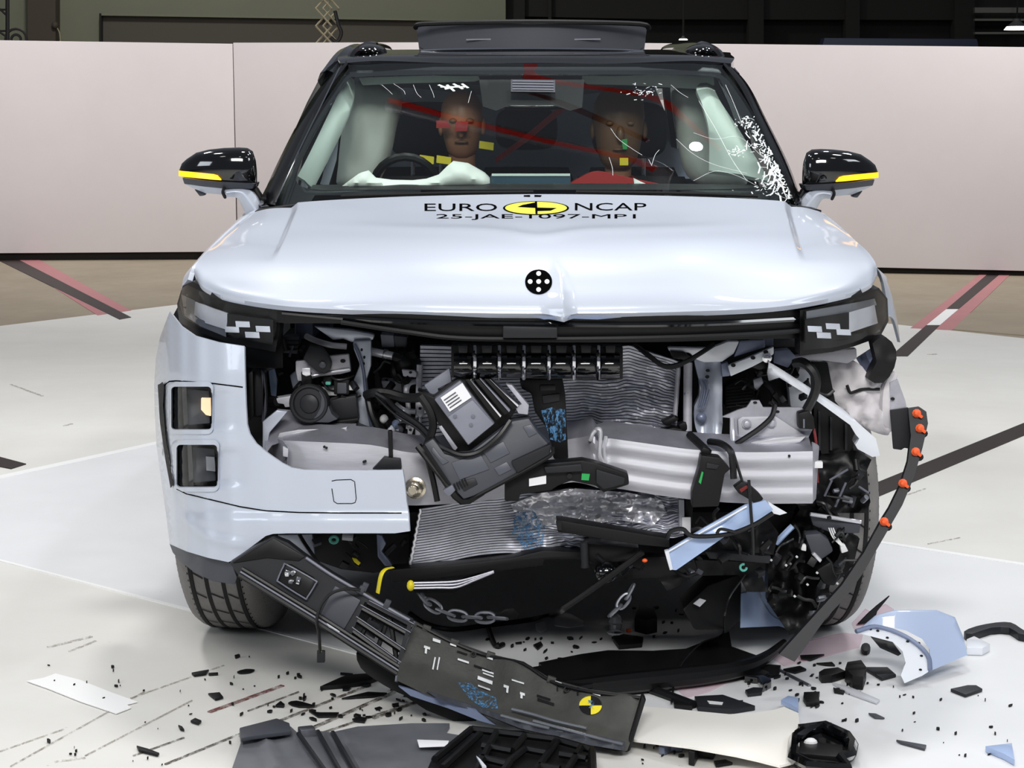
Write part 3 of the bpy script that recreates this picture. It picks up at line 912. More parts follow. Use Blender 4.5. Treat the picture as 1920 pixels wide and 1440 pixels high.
# ---- mirrors
def mirror(s):
    def X(x):
        return x if s < 0 else 1980 - x + (2 if x < 440 else 6)
    dy = 0 if s < 0 else 3
    Yc = 1.42
    secs = [(336, 318, 322, .015), (341, 306, 330, .035), (350, 298, 340, .055), (368, 286, 346, .075), (392, 280, 349, .09), (420, 277, 351, .10), (448, 276, 353, .10), (464, 277, 354, .095), (474, 283, 354, .085), (480, 300, 352, .06), (482, 318, 346, .03)]
    V, Fc, n = [], [], 20
    for x, y0, y1, d in secs:
        for j in range(n):
            a = 2 * math.pi * j / n
            ca, sa = math.cos(a), math.sin(a)
            ex = .62
            yy = (y0 + y1) / 2 - (y1 - y0) / 2 * math.copysign(abs(sa) ** ex, sa)
            V.append(P(X(x), yy + dy, Yc - d * .9 * math.copysign(abs(ca) ** ex, ca)))
    m_ = len(secs)
    for i in range(m_ - 1):
        for j in range(n):
            Fc.append((i * n + j, i * n + (j + 1) % n, (i + 1) * n + (j + 1) % n, (i + 1) * n + j))
    Fc += [tuple(range(n)), tuple(range((m_ - 1) * n, m_ * n))]
    mo = obj('door_mirror', (V, Fc), 'gloss_black', car, ang=55)
    fy = lambda x: Yc - lerp_tab([(q[0], q[3] * .9) for q in secs], x)
    pts_t = [(335, 320), (350, 321.5), (375, 324), (400, 326.5), (408, 329), (414, 336)]
    pts_b = [(335, 330), (350, 332), (375, 334.5), (400, 337), (408, 337.5), (414, 338)]
    rows = [[P(X(x), y + dy, fy(x) - .004) for x, y in pts_t], [P(X(x), y + dy, fy(x) - .006) for x, y in pts_b]]
    obj('indicator', gridgeo(rows, vec=(0, .03, 0)), 'amber', mo, label='glowing amber indicator strip')
    obj('lower_shell', gridgeo([[P(X(x), y + dy, Yc - .085) for x, y in ((341, 333), (380, 338), (420, 341), (478, 344))],
                                [P(X(x), y + dy, Yc - .06) for x, y in ((345, 345), (380, 350), (420, 354), (474, 354))]], vec=(0, .12, 0)), 'plastic_grey', mo, bevel=.004)
    arm = obj('mirror_arm', join(gridgeo([[P(X(x), y + dy, Yc - .06) for x, y in ((346, 345), (380, 349), (419, 353))],
                                [P(X(x), y + dy, Yc - .03) for x, y in ((362, 353), (385, 362), (417, 365))]], vec=(0, .09, 0)),
        gridgeo(rows_smooth([[P(X(x), y + dy, Yc - .05) for x, y in ((422, 354), (445, 352), (464, 354), (478, 366), (490, 388))],
                 [P(X(x), y + dy, Yc - .07) for x, y in ((424, 362), (442, 360), (455, 364), (468, 380), (480, 398))],
                 [P(X(x), y + dy, Yc - .03) for x, y in ((424, 370), (440, 370), (448, 376), (458, 396), (464, 412))]], 4, 4), vec=(0, .08, 0))), 'paint', mo)
    obj('mirror_camera', plate([(X(364), 355 + dy), (X(384), 357 + dy), (X(383), 367 + dy), (X(374), 368 + dy)], Yc - .02, .04), 'plastic_grey', mo, bevel=.004)
    obj('arm_joint', tube([P(X(421), 351 + dy, Yc - .06), P(X(418), 360 + dy, Yc - .07), P(X(422), 370 + dy, Yc - .03)], .005, 6), 'rubber_dark', mo)
    obj('mirror_foot', plate([(X(466), 350 + dy), (X(480), 352 + dy), (X(496), 378 + dy), (X(486), 386 + dy)], Yc - .02, .05), 'satin_black', mo, bevel=.004)
mirror(-1)
mirror(1)

# ---- wings and body sides
def wing(s):
    def q(x, y, Y):
        p = P(x, y, Y)
        if s > 0:
            p.x = 2 * X0 - p.x
        return p
    top = [q(352, 524, .60), q(360, 502, .62), q(376, 484, .68), (q(400, 458, .80)), q(436, 424, .95), q(468, 399, 1.12), q(482, 392, 1.35)]
    mid = [q(340, 545, .66), q(345, 520, .70), q(360, 500, .76), q(386, 470, .88), q(424, 434, 1.02), q(456, 408, 1.18), q(476, 398, 1.40)]
    low = [Vector((X0 + s * .885, .74, .93)), Vector((X0 + s * .90, .80, .97)), Vector((X0 + s * .905, .88, .98)), Vector((X0 + s * .905, 1.0, 1.0)), Vector((X0 + s * .90, 1.12, 1.02)), Vector((X0 + s * .89, 1.26, 1.03)), Vector((X0 + s * .88, 1.45, 1.05))]
    return top, mid, low
t_, m_, l_ = wing(-1)
arch = [Vector((X0 - .915, .70, .72)), Vector((X0 - .925, .78, .80)), Vector((X0 - .93, .88, .83)), Vector((X0 - .93, 1.02, .83)), Vector((X0 - .93, 1.15, .80)), Vector((X0 - .925, 1.28, .72)), Vector((X0 - .92, 1.4, .55))]
obj('front_wing', gridgeo(rows_smooth([t_, m_, l_, arch], 5, 5), vec=(.012, 0, -.004)), 'paint', car, ang=50)
# crumpled remains of the other wing
rw = rowpts((1640, 498, .62), (1652, 516, .64), (1660, 548, .66), (1664, 590, .68))
rw2 = rowpts((1655, 512, .70), (1664, 530, .72), (1672, 556, .74), (1676, 600, .72), )
rw3 = rowpts((1662, 518, .84), (1668, 545, .86), (1682, 600, .84), (1688, 642, .80))
obj('front_wing', gridgeo(rows_smooth([rw, rw2, rw3], 4, 4), vec=(-.006, .01, 0)), 'paint', car, ang=50, label='crumpled stub of the right front wing')
tr, mr_, lr = wing(1)
obj('wing_top', gridgeo(rows_smooth([tr[1:], mr_[1:]], 4, 4), vec=(-.012, 0, -.004)), 'paint', car, ang=50)
for s in (-1, 1):
    sec = []
    for Y, kx, zt_ in ((1.42, .0, 1.06), (1.9, .0, 1.08), (2.9, .005, 1.09), (3.6, .0, 1.1), (4.1, -.06, 1.1), (4.35, -.16, 1.08)):
        w_ = .93 + kx
        sec.append([Vector((X0 + s * (w_ - .13), Y, zt_)), Vector((X0 + s * (w_ - .05), Y, zt_ - .06)), Vector((X0 + s * w_, Y, .85)), Vector((X0 + s * (w_ - .02), Y, .55)), Vector((X0 + s * (w_ - .06), Y, .27))])
    obj('body_side', gridgeo(rows_smooth(sec, 4, 4), vec=(-s * .02, 0, 0)), 'paint', car, ang=50)
    gl = []
    for Y, zt_, kt in ((1.5, 1.14, .80), (2.0, 1.50, .68), (2.4, 1.58, .62), (3.2, 1.60, .61), (3.9, 1.52, .60), (4.2, 1.30, .66)):
        gl.append([Vector((X0 + s * (.80 if Y < 4 else .74), Y, 1.08)), Vector((X0 + s * ((.80 + kt) / 2 + .03), Y, (1.08 + zt_) / 2)), Vector((X0 + s * kt, Y, zt_))])
    obj('side_glass', gridgeo(rows_smooth(gl, 4, 4)), 'side_glass', car, ang=60)
    for Y in (2.62, 3.6):
        obj('door_pillar', tube([Vector((X0 + s * .785, Y - .04, 1.08)), Vector((X0 + s * .725, Y, 1.36)), Vector((X0 + s * .615, Y + .03, 1.60))], .04, 8), 'gloss_black', car)
    obj('cant_rail', tube([Vector((X0 + s * .66, 2.12, 1.50)), Vector((X0 + s * .625, 2.5, 1.585)), Vector((X0 + s * .61, 3.2, 1.60)), Vector((X0 + s * .60, 3.9, 1.53)), Vector((X0 + s * .66, 4.25, 1.25))], .035, 8), 'gloss_black', car)
    obj('sill', box((X0 + s * .86, 2.5, .27), (.14, 2.0, .14)), 'plastic_black', car, bevel=.02)
obj('tailgate', gridgeo(rows_smooth([[Vector((X0 + x, 4.2 + .1 * (1 - (x / .6) ** 2), 1.50)) for x in (-.55, 0, .55)], [Vector((X0 + x, 4.32 + .1 * (1 - (x / .7) ** 2), 1.1)) for x in (-.72, 0, .72)],
                         [Vector((X0 + x, 4.34 + .1 * (1 - (x / .7) ** 2), .7)) for x in (-.78, 0, .78)], [Vector((X0 + x, 4.3 + .08 * (1 - (x / .7) ** 2), .35)) for x in (-.76, 0, .76)]], 5, 4), vec=(0, -.03, 0)), 'paint', car)
obj('underbody', box((X0, 2.6, .25), (1.5, 3.3, .06)), 'plastic_black', car, bevel=.01)
obj('firewall', box((X0, 1.28, .66), (1.40, .05, .80)), 'plastic_black', car)
# inner walls of the engine bay
for s in (-1, 1):
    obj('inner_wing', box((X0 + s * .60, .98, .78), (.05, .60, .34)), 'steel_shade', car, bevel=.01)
    obj('wheelhouse_liner', gridgeo([[Vector((X0 + s * x, .95 - .42 * math.cos(a), .36 + .42 * math.sin(a))) for x in ((.60, .90) if s < 0 else (.62, .84))] for a in [math.radians(20 + 14 * k) for k in range(11)]], vec=(0, 0, .01)), 'plastic_black', car)

# ---- bumper remains
BT = [(284, 1.00), (292, .84), (302, .66), (320, .47), (345, .36), (380, .28), (430, .22), (500, .18), (600, .155), (770, .14)]
def bumpY(x, y):
    sh = (y - 800) * .06 if y > 800 else (y - 800) * .02
    base = lerp_tab(BT, x - sh)
    if y > 960:
        base -= .016 * min(1, (y - 960) / 14)
    for xa, y0, y1 in ((398, 734, 800), (410, 844, 908)):        # scoops beside the fog lamps
        if xa - 6 < x < xa + 56 and y0 - 6 < y < y1 + 6:
            g = max(0, min(1, (y - y0 + 6) / 12)) * max(0, min(1, (y1 + 6 - y) / 12))
            base += .022 * g * max(0, 1 - abs(x - xa) / 56)
    # pressed edge curving down the corner
    ed = 930 + 92 * (1 - math.exp(-max(0, x - 326) / 36)) if x > 326 else 930
    if x < 470 and y > 915:
        base -= .012 * math.exp(-((y - ed) / 9) ** 2) * max(0, min(1, (470 - x) / 40))
    return base + max(0, 700 - y) * .0003
bump_out = [(318, 584), (326, 594), (340, 612), (366, 630), (410, 642), (456, 649), (458, 652), (459, 700), (461, 760), (463, 796), (468, 814), (480, 832), (505, 852), (528, 868), (546, 877), (570, 881), (620, 882), (680, 882), (755, 881), (758, 900), (762, 940), (766, 964), (768, 996), (740, 1000), (640, 1000), (540, 1000), (512, 1001), (498, 1005), (470, 1026), (436, 1051), (428, 1054), (390, 1046), (350, 1034), (318, 1020), (312, 970), (302, 900), (293, 830), (290, 770), (289, 720), (292, 672), (300, 632)]
fog = [rrect(321, 725, 396, 806, 7), rrect(331, 834, 407, 914, 7)]
bump_geo = sheet(bump_out, bumpY, .006, 8, fog, vec=(.002, .006, 0))
bump = obj('bumper_cover', bump_geo, 'paint', car, ang=60, label='broken pale bumper skin still hanging at the left corner')
bump_bvh = bvh_of(bump_geo)
def bline(pts, r, m='ink', lift=.0005):
    return obj('panel_gap', tube([p for p in (hit(x, y, bump_bvh, lift) for x, y in resample(pts, 7)[:-max(1, int(math.hypot(pts[-1][0] - pts[0][0], pts[-1][1] - pts[0][1]) / 7))]) if p is not None], r, 5, 1), m, bump)
bline([(463, 727), (440, 724), (400, 719), (360, 716), (330, 714), (318, 715), (309, 722), (306, 740), (308, 790), (314, 850), (322, 900), (330, 916), (350, 926), (400, 938), (450, 950), (500, 958), (560, 961), (640, 962), (760, 962)], .0016)
bline([(622, 902), (630, 900), (658, 899), (665, 903), (668, 935), (666, 942), (660, 944), (632, 944), (626, 940), (621, 908)], .0010)
obj('corner_vent', sheet([(300, 722), (309, 716), (312, 724), (310, 760), (315, 820), (324, 880), (330, 908), (324, 914), (314, 860), (304, 790)], None, .002, 5, to3=lambda x, y: hit(x, y, bump_bvh, .006) or P(x, y, bumpY(x, y) - .01)), 'rubber_dark', bump)
# raised frames round the fog lamps and their inner parts
for k, (x0, y0, x1, y1) in enumerate(((321, 725, 396, 806), (331, 834, 407, 914))):
    fl = obj('fog_lamp', plate(rrect(x0 - 6, y0 - 6, x1 + 6, y1 + 6, 8), .54, .05), 'satin_black', bump)
    Yl = .42
    cut = lambda x, y: bumpY(x, y) + .03
    obj('lamp_frame', sheet(rrect(x0 - 10, y0 - 9, x1 + 4, y1 + 8, 12), lambda x, y: bumpY(x, y) - .006, .012, 6, [rrect(x0, y0, x1, y1, 7)]), 'paint', fl, ang=60)
    # reveal walls
    rr_ = rrect(x0, y0, x1, y1, 7)
    rows = [[P(x, y, bumpY(x, y)) for x, y in rr_ + rr_[:1]], [P(x, y, .50) for x, y in rr_ + rr_[:1]]]
    obj('reveal', gridgeo(rows, vec=(.001, .001, 0)), 'satin_black', fl)
    obj('reflector', plate([(x0 + 26, y0 + 4), (x1 - 4, y0 + 8), (x1 - 2, y1 - 12), (x0 + 30, y1 - 8)], .44, .02), 'lamp_grey', fl, bevel=.004)
    obj('reflector_rib', plate([(x0 + 20, y0), (x0 + 28, y0), (x0 + 32, y1), (x0 + 24, y1)], .42, .03), 'gloss_black', fl)
    if k == 0:
        obj('bulb', plate([(377, 747), (394, 747), (395, 780), (386, 778), (377, 768)], .425, .012), 'warm_lamp', fl, label='warm glowing bulb window')
    else:
        obj('bulb', plate([(386, 856), (402, 857), (404, 884), (387, 882)], .425, .012), 'white_plastic', fl, label='white bulb window')
    obj('lens', sheet(rrect(x0, y0, x1, y1, 7), lambda x, y: bumpY(x, y) + .03, 0, 14), 'lamp_glass', fl)
obj('arch_trim', sheet([(318, 1020), (350, 1034), (390, 1046), (430, 1055), (436, 1062), (444, 1082), (440, 1096), (400, 1090), (365, 1074), (338, 1052), (324, 1036)], lambda x, y: bumpY(x, 1000) + .03, .02, 12), 'plastic_grey', bump)

# ---- wheels
def wheel(cx, cy, steer, toe, name='front_wheel'):
    R, W = .362, .225
    rot = rotm(0, toe, steer)
    c = Vector((cx, cy, R + .001))
    prof = [(.20, -.095), (.235, -.108), (.29, -.1125), (.325, -.108), (.346, -.098), (.357, -.082), (.361, -.05), (.362, 0), (.361, .05), (.357, .082), (.346, .098), (.325, .108), (.29, .1125), (.235, .108), (.20, .095)]
    g = lathe((0, 0, 0), (1, 0, 0), prof, 72)
    w = obj(name, ([rot @ p + c for p in g[0]], g[1]), 'rubber', car, ang=40)
    # circumferential grooves, recessed rings of dark rubber
    for xo in (-.062, -.022, .022, .062):
        pr = [(.3612, xo - .0058), (.3628, xo - .005), (.3628, xo + .005), (.3612, xo + .0058)]
        g = lathe((0, 0, 0), (1, 0, 0), pr, 72)
        obj('tread_groove', ([rot @ p + c for p in g[0]], g[1]), 'rubber_dark', w)
    V, Fc = [], []
    for k in range(96):
        a = 2 * math.pi * k / 96
        for x0, x1, da, rr0, rr1 in ((-.108, -.07, .02, .3255, .3602), (.07, .108, -.02, .3602, .3255), (-.056, -.030, .05, .3625, .3632), (-.016, .016, .05, .3632, .3632), (.030, .056, .05, .3632, .3625)):
            if abs(x0) < .06 and k % 3:
                continue
            n = len(V)
            hw = .0028 / .36
            for xx, aa, r_ in ((x0, a, rr0), (x1, a + da, rr1)):
                for da2 in (-hw, hw):
                    V.append(rot @ Vector((xx, (r_ + .0005) * math.cos(aa + da2), (r_ + .0005) * math.sin(aa + da2))) + c)
            Fc.append((n, n + 1, n + 3, n + 2))
    obj('tread_sipes', (V, Fc), 'rubber_dark', w, kind='stuff')
    g = lathe((0, 0, 0), (1, 0, 0), [(.205, -.09), (.20, -.06), (.19, .05), (.205, .09)], 40)
    obj('rim', ([rot @ p + c for p in g[0]], g[1]), 'steel', w)
    for sgn in (-1, 1):
        for k in range(5):
            a = 2 * math.pi * k / 5
            d = Vector((0, math.cos(a), math.sin(a)))
            p0 = rot @ (d * .03 + Vector((sgn * .06, 0, 0))) + c
            p1 = rot @ (d * .20 + Vector((sgn * .08, 0, 0))) + c
            if sgn * (cx - X0) > 0:
                obj('spoke', cyl(p0, p1, .028, 8), 'alu_dull', w)
    g = lathe((0, 0, 0), (1, 0, 0), [(.15, -.02), (.15, .02)], 30)
    obj('brake_disc', ([rot @ p + c for p in g[0]], g[1]), 'steel', w)
    return w
wheel(-.735, .90, -7, 0)
wheel(.80, .92, 9, 0)
wheel(X0 - .80, 3.55, 0, 0, 'rear_wheel')
wheel(X0 + .80, 3.55, 0, 0, 'rear_wheel')

# ================================================================== CABIN
dash = obj('dashboard', gridgeo(rows_smooth([rowpts((560, 366, 1.36), (760, 366, 1.28), (1005, 366, 1.24), (1250, 366, 1.28), (1450, 366, 1.36)),
                                      rowpts((580, 355, 1.52), (760, 353, 1.46), (1005, 352, 1.44), (1250, 353, 1.46), (1430, 355, 1.52)),
                                      rowpts((590, 356, 1.72), (760, 354, 1.70), (1005, 354, 1.68), (1250, 354, 1.70), (1420, 356, 1.72)),
                                      rowpts((590, 480, 1.80), (760, 480, 1.80), (1005, 480, 1.78), (1250, 480, 1.80), (1420, 480, 1.80))], 5, 4), vec=(0, .02, -.02)), 'plastic_black', car)
obj('centre_display', plate(rrect(920, 327, 1070, 372, 4), 1.62, .02), 'display', car, bevel=.002, label='slim centre display')
obj('display_edge', plate([(922, 326), (1069, 326), (1069, 330), (922, 330)], 1.615, .024), 'trim_pale', car)
obj('floor_pan', box((X0, 2.6, .40), (1.45, 2.6, .05)), 'plastic_black', car)
# headlining and visors
obj('headlining', gridgeo([[Vector((X0 + x * .60, 2.14, 1.535 - .02 * x * x)) for x in (-1, -.5, 0, .5, 1)], [Vector((X0 + x * .60, 3.0, 1.575 - .02 * x * x)) for x in (-1, -.5, 0, .5, 1)], [Vector((X0 + x * .58, 3.95, 1.50 - .02 * x * x)) for x in (-1, -.5, 0, .5, 1)]], vec=(0, 0, .01)), 'seat', car)
def visor(pix, Y):
    obj('sun_visor', plate(pix, Y, .02), 'trim_pale', car, bevel=.006)
visor([(672, 145), (760, 142), (896, 138), (900, 150), (890, 153), (740, 157), (680, 160)], 2.16)
visor([(1094, 138), (1230, 139), (1338, 142), (1340, 160), (1310, 167), (1180, 160), (1100, 158), (1090, 148)], 2.16)
# pillar trims, pale green
obj('pillar_trim', strip_between(rowpts((558, 330, 1.56), (580, 288, 1.66), (612, 222, 1.84), (634, 176, 1.98), (650, 144, 2.10)), rowpts((585, 352, 1.66), (622, 280, 1.80), (655, 210, 1.95), (664, 178, 2.06), (664, 150, 2.14)), depth=.02), 'trim_pale', car)
obj('pillar_trim', strip_between(rowpts((1330, 320, 1.80), (1330, 250, 1.84), (1318, 200, 1.92), (1306, 168, 2.02), (1312, 156, 2.14)), rowpts((1444, 340, 1.58), (1420, 300, 1.64), (1384, 240, 1.80), (1352, 192, 1.94), (1336, 160, 2.10)), depth=.02), 'trim_pale', car)
# seats
def seat(xc, Y, w=.25):
    st = obj('seat', gridgeo(rows_smooth([[Vector((X0 + xc + u * w, Y + .03 * abs(u) ** 2 * -4 + .0, 1.17)) for u in (-.75, -.4, 0, .4, .75)],
                                          [Vector((X0 + xc + u * w, Y - .08 - .10 * abs(u) ** 2, 1.02)) for u in (-1, -.5, 0, .5, 1)],
                                          [Vector((X0 + xc + u * w, Y - .16 - .10 * abs(u) ** 2, .80)) for u in (-1, -.5, 0, .5, 1)],
                                          [Vector((X0 + xc + u * w, Y - .22, .55)) for u in (-1, -.5, 0, .5, 1)],
                                          [Vector((X0 + xc + u * w, Y - .65, .60)) for u in (-1, -.5, 0, .5, 1)]], 4, 4), vec=(0, .12, -.05)), 'seat', car, ang=60)
    return st
for xc in (-.36, .36):
    st = seat(xc, 2.62)
    hp = ellipsoid((0, 0, 0), (1, 1, 1), 24, 14)
    def sq(p, r, c):
        q = Vector([math.copysign(abs(v) ** .55, v) for v in p])
        return Vector((q.x * r[0], q.y * r[1], q.z * r[2])) + Vector(c)
    obj('head_restraint', ([sq(p, (.135, .05, .10), (X0 + xc, 2.66, 1.33)) for p in hp[0]], hp[1]), 'seat', st, ang=60)
    for d in (-.05, .05):
        obj('restraint_post', cyl((X0 + xc + d, 2.66, 1.13), (X0 + xc + d, 2.66, 1.25), .008, 8), 'chrome', st)
for xc in (-.42, .0, .42):
    st = seat(xc, 3.55, .22)
    obj('head_restraint', ([sq(p, (.125, .05, .085), (X0 + xc, 3.58, 1.32)) for p in hp[0]], hp[1]), 'seat', st, ang=60)
# curtain and front airbags
def bag(pix, Y, amp, m, label, th=.05, step=9, seed=0.0):
    def yf(x, y):
        e = min(1, edist(x, y, pix) / 22)
        return Y - amp * math.sqrt(e) + .018 * nz(x * .03, y * .018, seed) + .03 * abs(nz(x * .012 + 5, y * .006, seed + 3)) * e
    return obj('airbag', sheet(pix, yf, th, step), m, car, ang=70, label=label)
bag(smooth_poly([(672, 152), (715, 160), (748, 168), (752, 200), (742, 240), (732, 290), (716, 330), (700, 352), (636, 352), (634, 310), (640, 250), (646, 210), (660, 180)], 3), 2.25, .07, 'fabric_curtain', 'deflated pale curtain airbag hanging behind the left pillar')
bag(smooth_poly([(1262, 172), (1300, 168), (1330, 200), (1360, 250), (1390, 300), (1400, 345), (1330, 350), (1290, 330), (1275, 280), (1268, 230)], 3), 2.25, .06, 'fabric_curtain', 'deflated pale curtain airbag hanging behind the right pillar', seed=4)
bag([(636, 353), (650, 342), (672, 326), (686, 322), (700, 336), (730, 340), (770, 341), (796, 338), (820, 330), (836, 314), (848, 304), (876, 308), (908, 326), (918, 336), (919, 353), (800, 356)], 1.58, .07, 'fabric_airbag', 'white deflated airbag lying across the dashboard', .12, 8, 8)
bag([(1188, 334), (1200, 340), (1214, 346), (1206, 352), (1190, 350)], 1.6, .02, 'fabric_airbag', 'pale scrap of airbag on the dashboard', .03, 8, 9)
obj('steering_wheel', tube([P(760 + 60 * math.cos(a * math.pi / 12), 352 + 58 * math.sin(a * math.pi / 12), 1.86 + .04 * math.sin(a * math.pi / 12)) for a in range(24)], .014, 8, 1, True), 'satin_black', car)
obj('window_frame', plate([(600, 345), (622, 280), (634, 262), (630, 300), (616, 348)], 1.95, .02), 'steel_painted', car)
# mirror unit, camera housing and bar code label at the top of the screen
mu = obj('sensor_housing', sheet([(898, 138), (1096, 138), (1092, 190), (1070, 196), (1040, 186), (955, 186), (930, 196), (905, 188)], None, .05, 14, to3=lambda x, y: on_glass(x, y, -.02)), 'satin_black', car)
obj('rear_view_mirror', ([sq(p, (.12, .02, .035), P(1000, 186, 1.90)) for p in hp[0]], hp[1]), 'gloss_black', car)
obj('barcode_label', sheet([(958, 150), (1041, 151), (1041, 174), (958, 173)], None, .001, 12, to3=lambda x, y: on_glass(x, y, .002)), 'plastic_grey', screen)
for k in range(4):
    obj('barcode_line', sheet([(961, 153 + k * 5), (1038, 154 + k * 5), (1038, 156 + k * 5), (961, 155 + k * 5)], None, .001, 12, to3=lambda x, y: on_glass(x, y, .004)), 'plastic_mid', screen)
obj('red_bracket', plate([(905, 150), (955, 158), (950, 172), (900, 160)], 2.02, .01), 'red_dark', car)

# crash test dummies
def dummy(px, py, Y, lean, head_m, face, label, scale=1.0, tone='red_cloth'):
    hc = P(px, py, Y)
    base = Vector((hc.x, hc.y + .12, .62))
    t = empty('crash_test_dummy', base, label=label, cat='dummy', group='crash test dummies in the front seats')
    # torso, shoulders, neck and arms grown as one skin
    me = bpy.data.meshes.new('torso')
    J = [(0, .12, -.80), (0, .10, -.58), (0, .08, -.38), (0, .05, -.26), (0, .03, -.15), (.17, .06, -.29), (.24, -.02, -.52), (.20, -.26, -.60), (-.17, .06, -.29), (-.24, -.02, -.52), (-.20, -.26, -.60)]
    R = [.16, .14, .15, .11, .055, .075, .055, .04, .075, .055, .04]
    me.from_pydata([tuple(hc + Vector((x + lean * (z + .2), y, z)) * 1.0 - base) for x, y, z in J], [(0, 1), (1, 2), (2, 3), (3, 4), (3, 5), (5, 6), (6, 7), (3, 8), (8, 9), (9, 10)], [])
    o = bpy.data.objects.new('torso', me)
    COL.objects.link(o)
    o.parent = t
    ORIG[o.name] = base
    sk = o.modifiers.new('skin', 'SKIN')
    for v, r in zip(me.skin_vertices[0].data, R):
        v.radius = (r, r * .8)
    me.skin_vertices[0].data[0].use_root = True
    o.modifiers.new('sub', 'SUBSURF').levels = 2
    o.modifiers['sub'].render_levels = 2
    me.materials.append(MATS[tone])
    prof = [(.0, -.13), (.035, -.125), (.055, -.10), (.066, -.06), (.074, -.01), (.078, .03), (.074, .07), (.058, .10), (.035, .118), (0, .124)]
    V, Fc, n = [], [], 24
    for r, z in prof:
        for j in range(n):
            a = 2 * math.pi * j / n
            fy = 1.22 if math.sin(a) > 0 else 1.12
            V.append(hc + Vector((r * math.cos(a), r * fy * math.sin(a), z)) * scale)
    for i in range(len(prof) - 1):
        for j in range(n):
            Fc.append((i * n + j, i * n + (j + 1) % n, (i + 1) * n + (j + 1) % n, (i + 1) * n + j))
    hd = obj('head', (V, Fc), head_m, t, ang=70)
    obj('nose', ellipsoid(hc + Vector((0, -.092, -.02)) * scale, (.014, .018, .028)), head_m, hd)
    for sx in (-1, 1):
        obj('ear', ellipsoid(hc + Vector((sx * .078, .01, -.01)) * scale, (.010, .022, .032)), head_m, hd)
        obj('eye_socket', ellipsoid(hc + Vector((sx * .03, -.078, .012)) * scale, (.014, .012, .009)), 'vinyl_dark', hd)
    obj('mouth', ellipsoid(hc + Vector((0, -.078, -.065)) * scale, (.024, .010, .005)), 'vinyl_dark', hd)
    obj('neck', cyl(hc + Vector((0, .03, -.18)), hc + Vector((0, .01, -.10)), .045, 18), 'skin_vinyl', t)
    return t, hc
d1, h1 = dummy(866, 232, 2.22, .0, 'skin_vinyl', 1, 'crash test dummy behind the steering wheel with yellow stickers on a red shirt', .9, 'shirt')
for x, y, m in ((912, 272, 'yellow'), (832, 299, 'yellow'), (800, 298, 'yellow')):
    obj('sticker', plate([(x - 13, y - 8), (x + 14, y - 4), (x + 13, y + 10), (x - 14, y + 6)], 2.06, .004), m, d1)
obj('face_paint', plate([(818, 226), (838, 226), (846, 240), (818, 240)], 2.10, .02), 'red_cloth', d1)
obj('face_paint', plate([(855, 228), (878, 228), (876, 246), (852, 246)], 2.10, .02), 'red_cloth', d1)
d2, h2 = dummy(1160, 238, 2.30, .02, 'vinyl_dark', 1, 'crash test dummy in the passenger seat with a dark brown head and a yellow sticker', 1.12, 'red_dark')
obj('sticker', plate([(1162, 296), (1178, 296), (1178, 310), (1162, 310)], 2.12, .004), 'yellow', d2)
obj('sticker', plate([(1166, 262), (1176, 260), (1176, 280), (1168, 280)], 2.16, .004), 'green_tag', d2)
# arms and red knee of the passenger at the bottom of the screen
obj('red_cover', sheet(smooth_poly([(1072, 348), (1090, 332), (1115, 322), (1140, 324), (1190, 336), (1250, 350), (1160, 354)], 3), lambda x, y: 1.80, .05, 12), 'red_cloth', d2)
obj('seat_belt', plate([(1058, 192), (1072, 196), (985, 268), (930, 306), (928, 296), (975, 262)], 2.6, .004), 'red_paint', car)

# ---- cracks in the glass at the right
mat('crack_white', (225, 230, 232), .5)
rnd = random.Random(11)
V, Fc = [], []
def crack(pts, w):
    ps = [on_glass(x, y, .002) for x, y in pts]
    for a, b in zip(ps, ps[1:]):
        d = (b - a)
        if d.length < 1e-5:
            continue
        s = d.normalized().cross(Vector((0, -.5, .86))).normalized() * w
        n = len(V)
        V.extend([a - s, a + s, b + s, b - s])
        Fc.append((n, n + 1, n + 2, n + 3))
for k in range(170):
    t = rnd.random() ** .7
    cx = 1405 + t * 72 + rnd.gauss(0, 9)
    cy = 225 + t * 135 + rnd.gauss(0, 14)
    l = rnd.uniform(3, 13) * (.5 + t)
    a = rnd.choice((-.9, .7, .2, 1.9)) + rnd.gauss(0, .3)
    pts = [(cx, cy)]
    for _ in range(2):
        pts.append((pts[-1][0] + math.cos(a) * l, pts[-1][1] + math.sin(a) * l))
        a += rnd.gauss(0, .7)
    crack([p for p in pts if p[0] < 1395 + (p[1] - 180) * .49], rnd.uniform(.0006, .0030))
obj('crack_field', (V, Fc), 'crack_white', screen, kind='stuff', label='white shattered glass along the right pillar')
for pts in ([(1145, 242), (1160, 262), (1185, 280), (1204, 292)], [(1222, 310), (1228, 292), (1236, 282)], [(1222, 312), (1216, 300)], [(1258, 160), (1274, 174), (1290, 184)],
            [(1142, 296), (1148, 316), (1149, 330)], [(1300, 340), (1340, 322), (1380, 330), (1420, 350)], [(1300, 250), (1340, 262), (1386, 258), (1430, 296)],
            [(1310, 190), (1340, 240), (1372, 300), (1400, 340)], [(1268, 262), (1300, 290), (1340, 310), (1400, 326)], [(1360, 160), (1376, 196), (1390, 232)],
            [(716, 160), (730, 172), (736, 178)], [(738, 158), (756, 170), (760, 178)], [(775, 160), (782, 176), (790, 184)], [(805, 160), (812, 176), (814, 184)], [(884, 172), (880, 186), (878, 194)]):
    V, Fc = [], []
    q = [(p.x, p.y) for p in catmull([Vector((x, y, 0)) for x, y in pts], 5)]
    crack(q, .0005)
    obj('crack_line', (V, Fc), 'crack_white', screen)
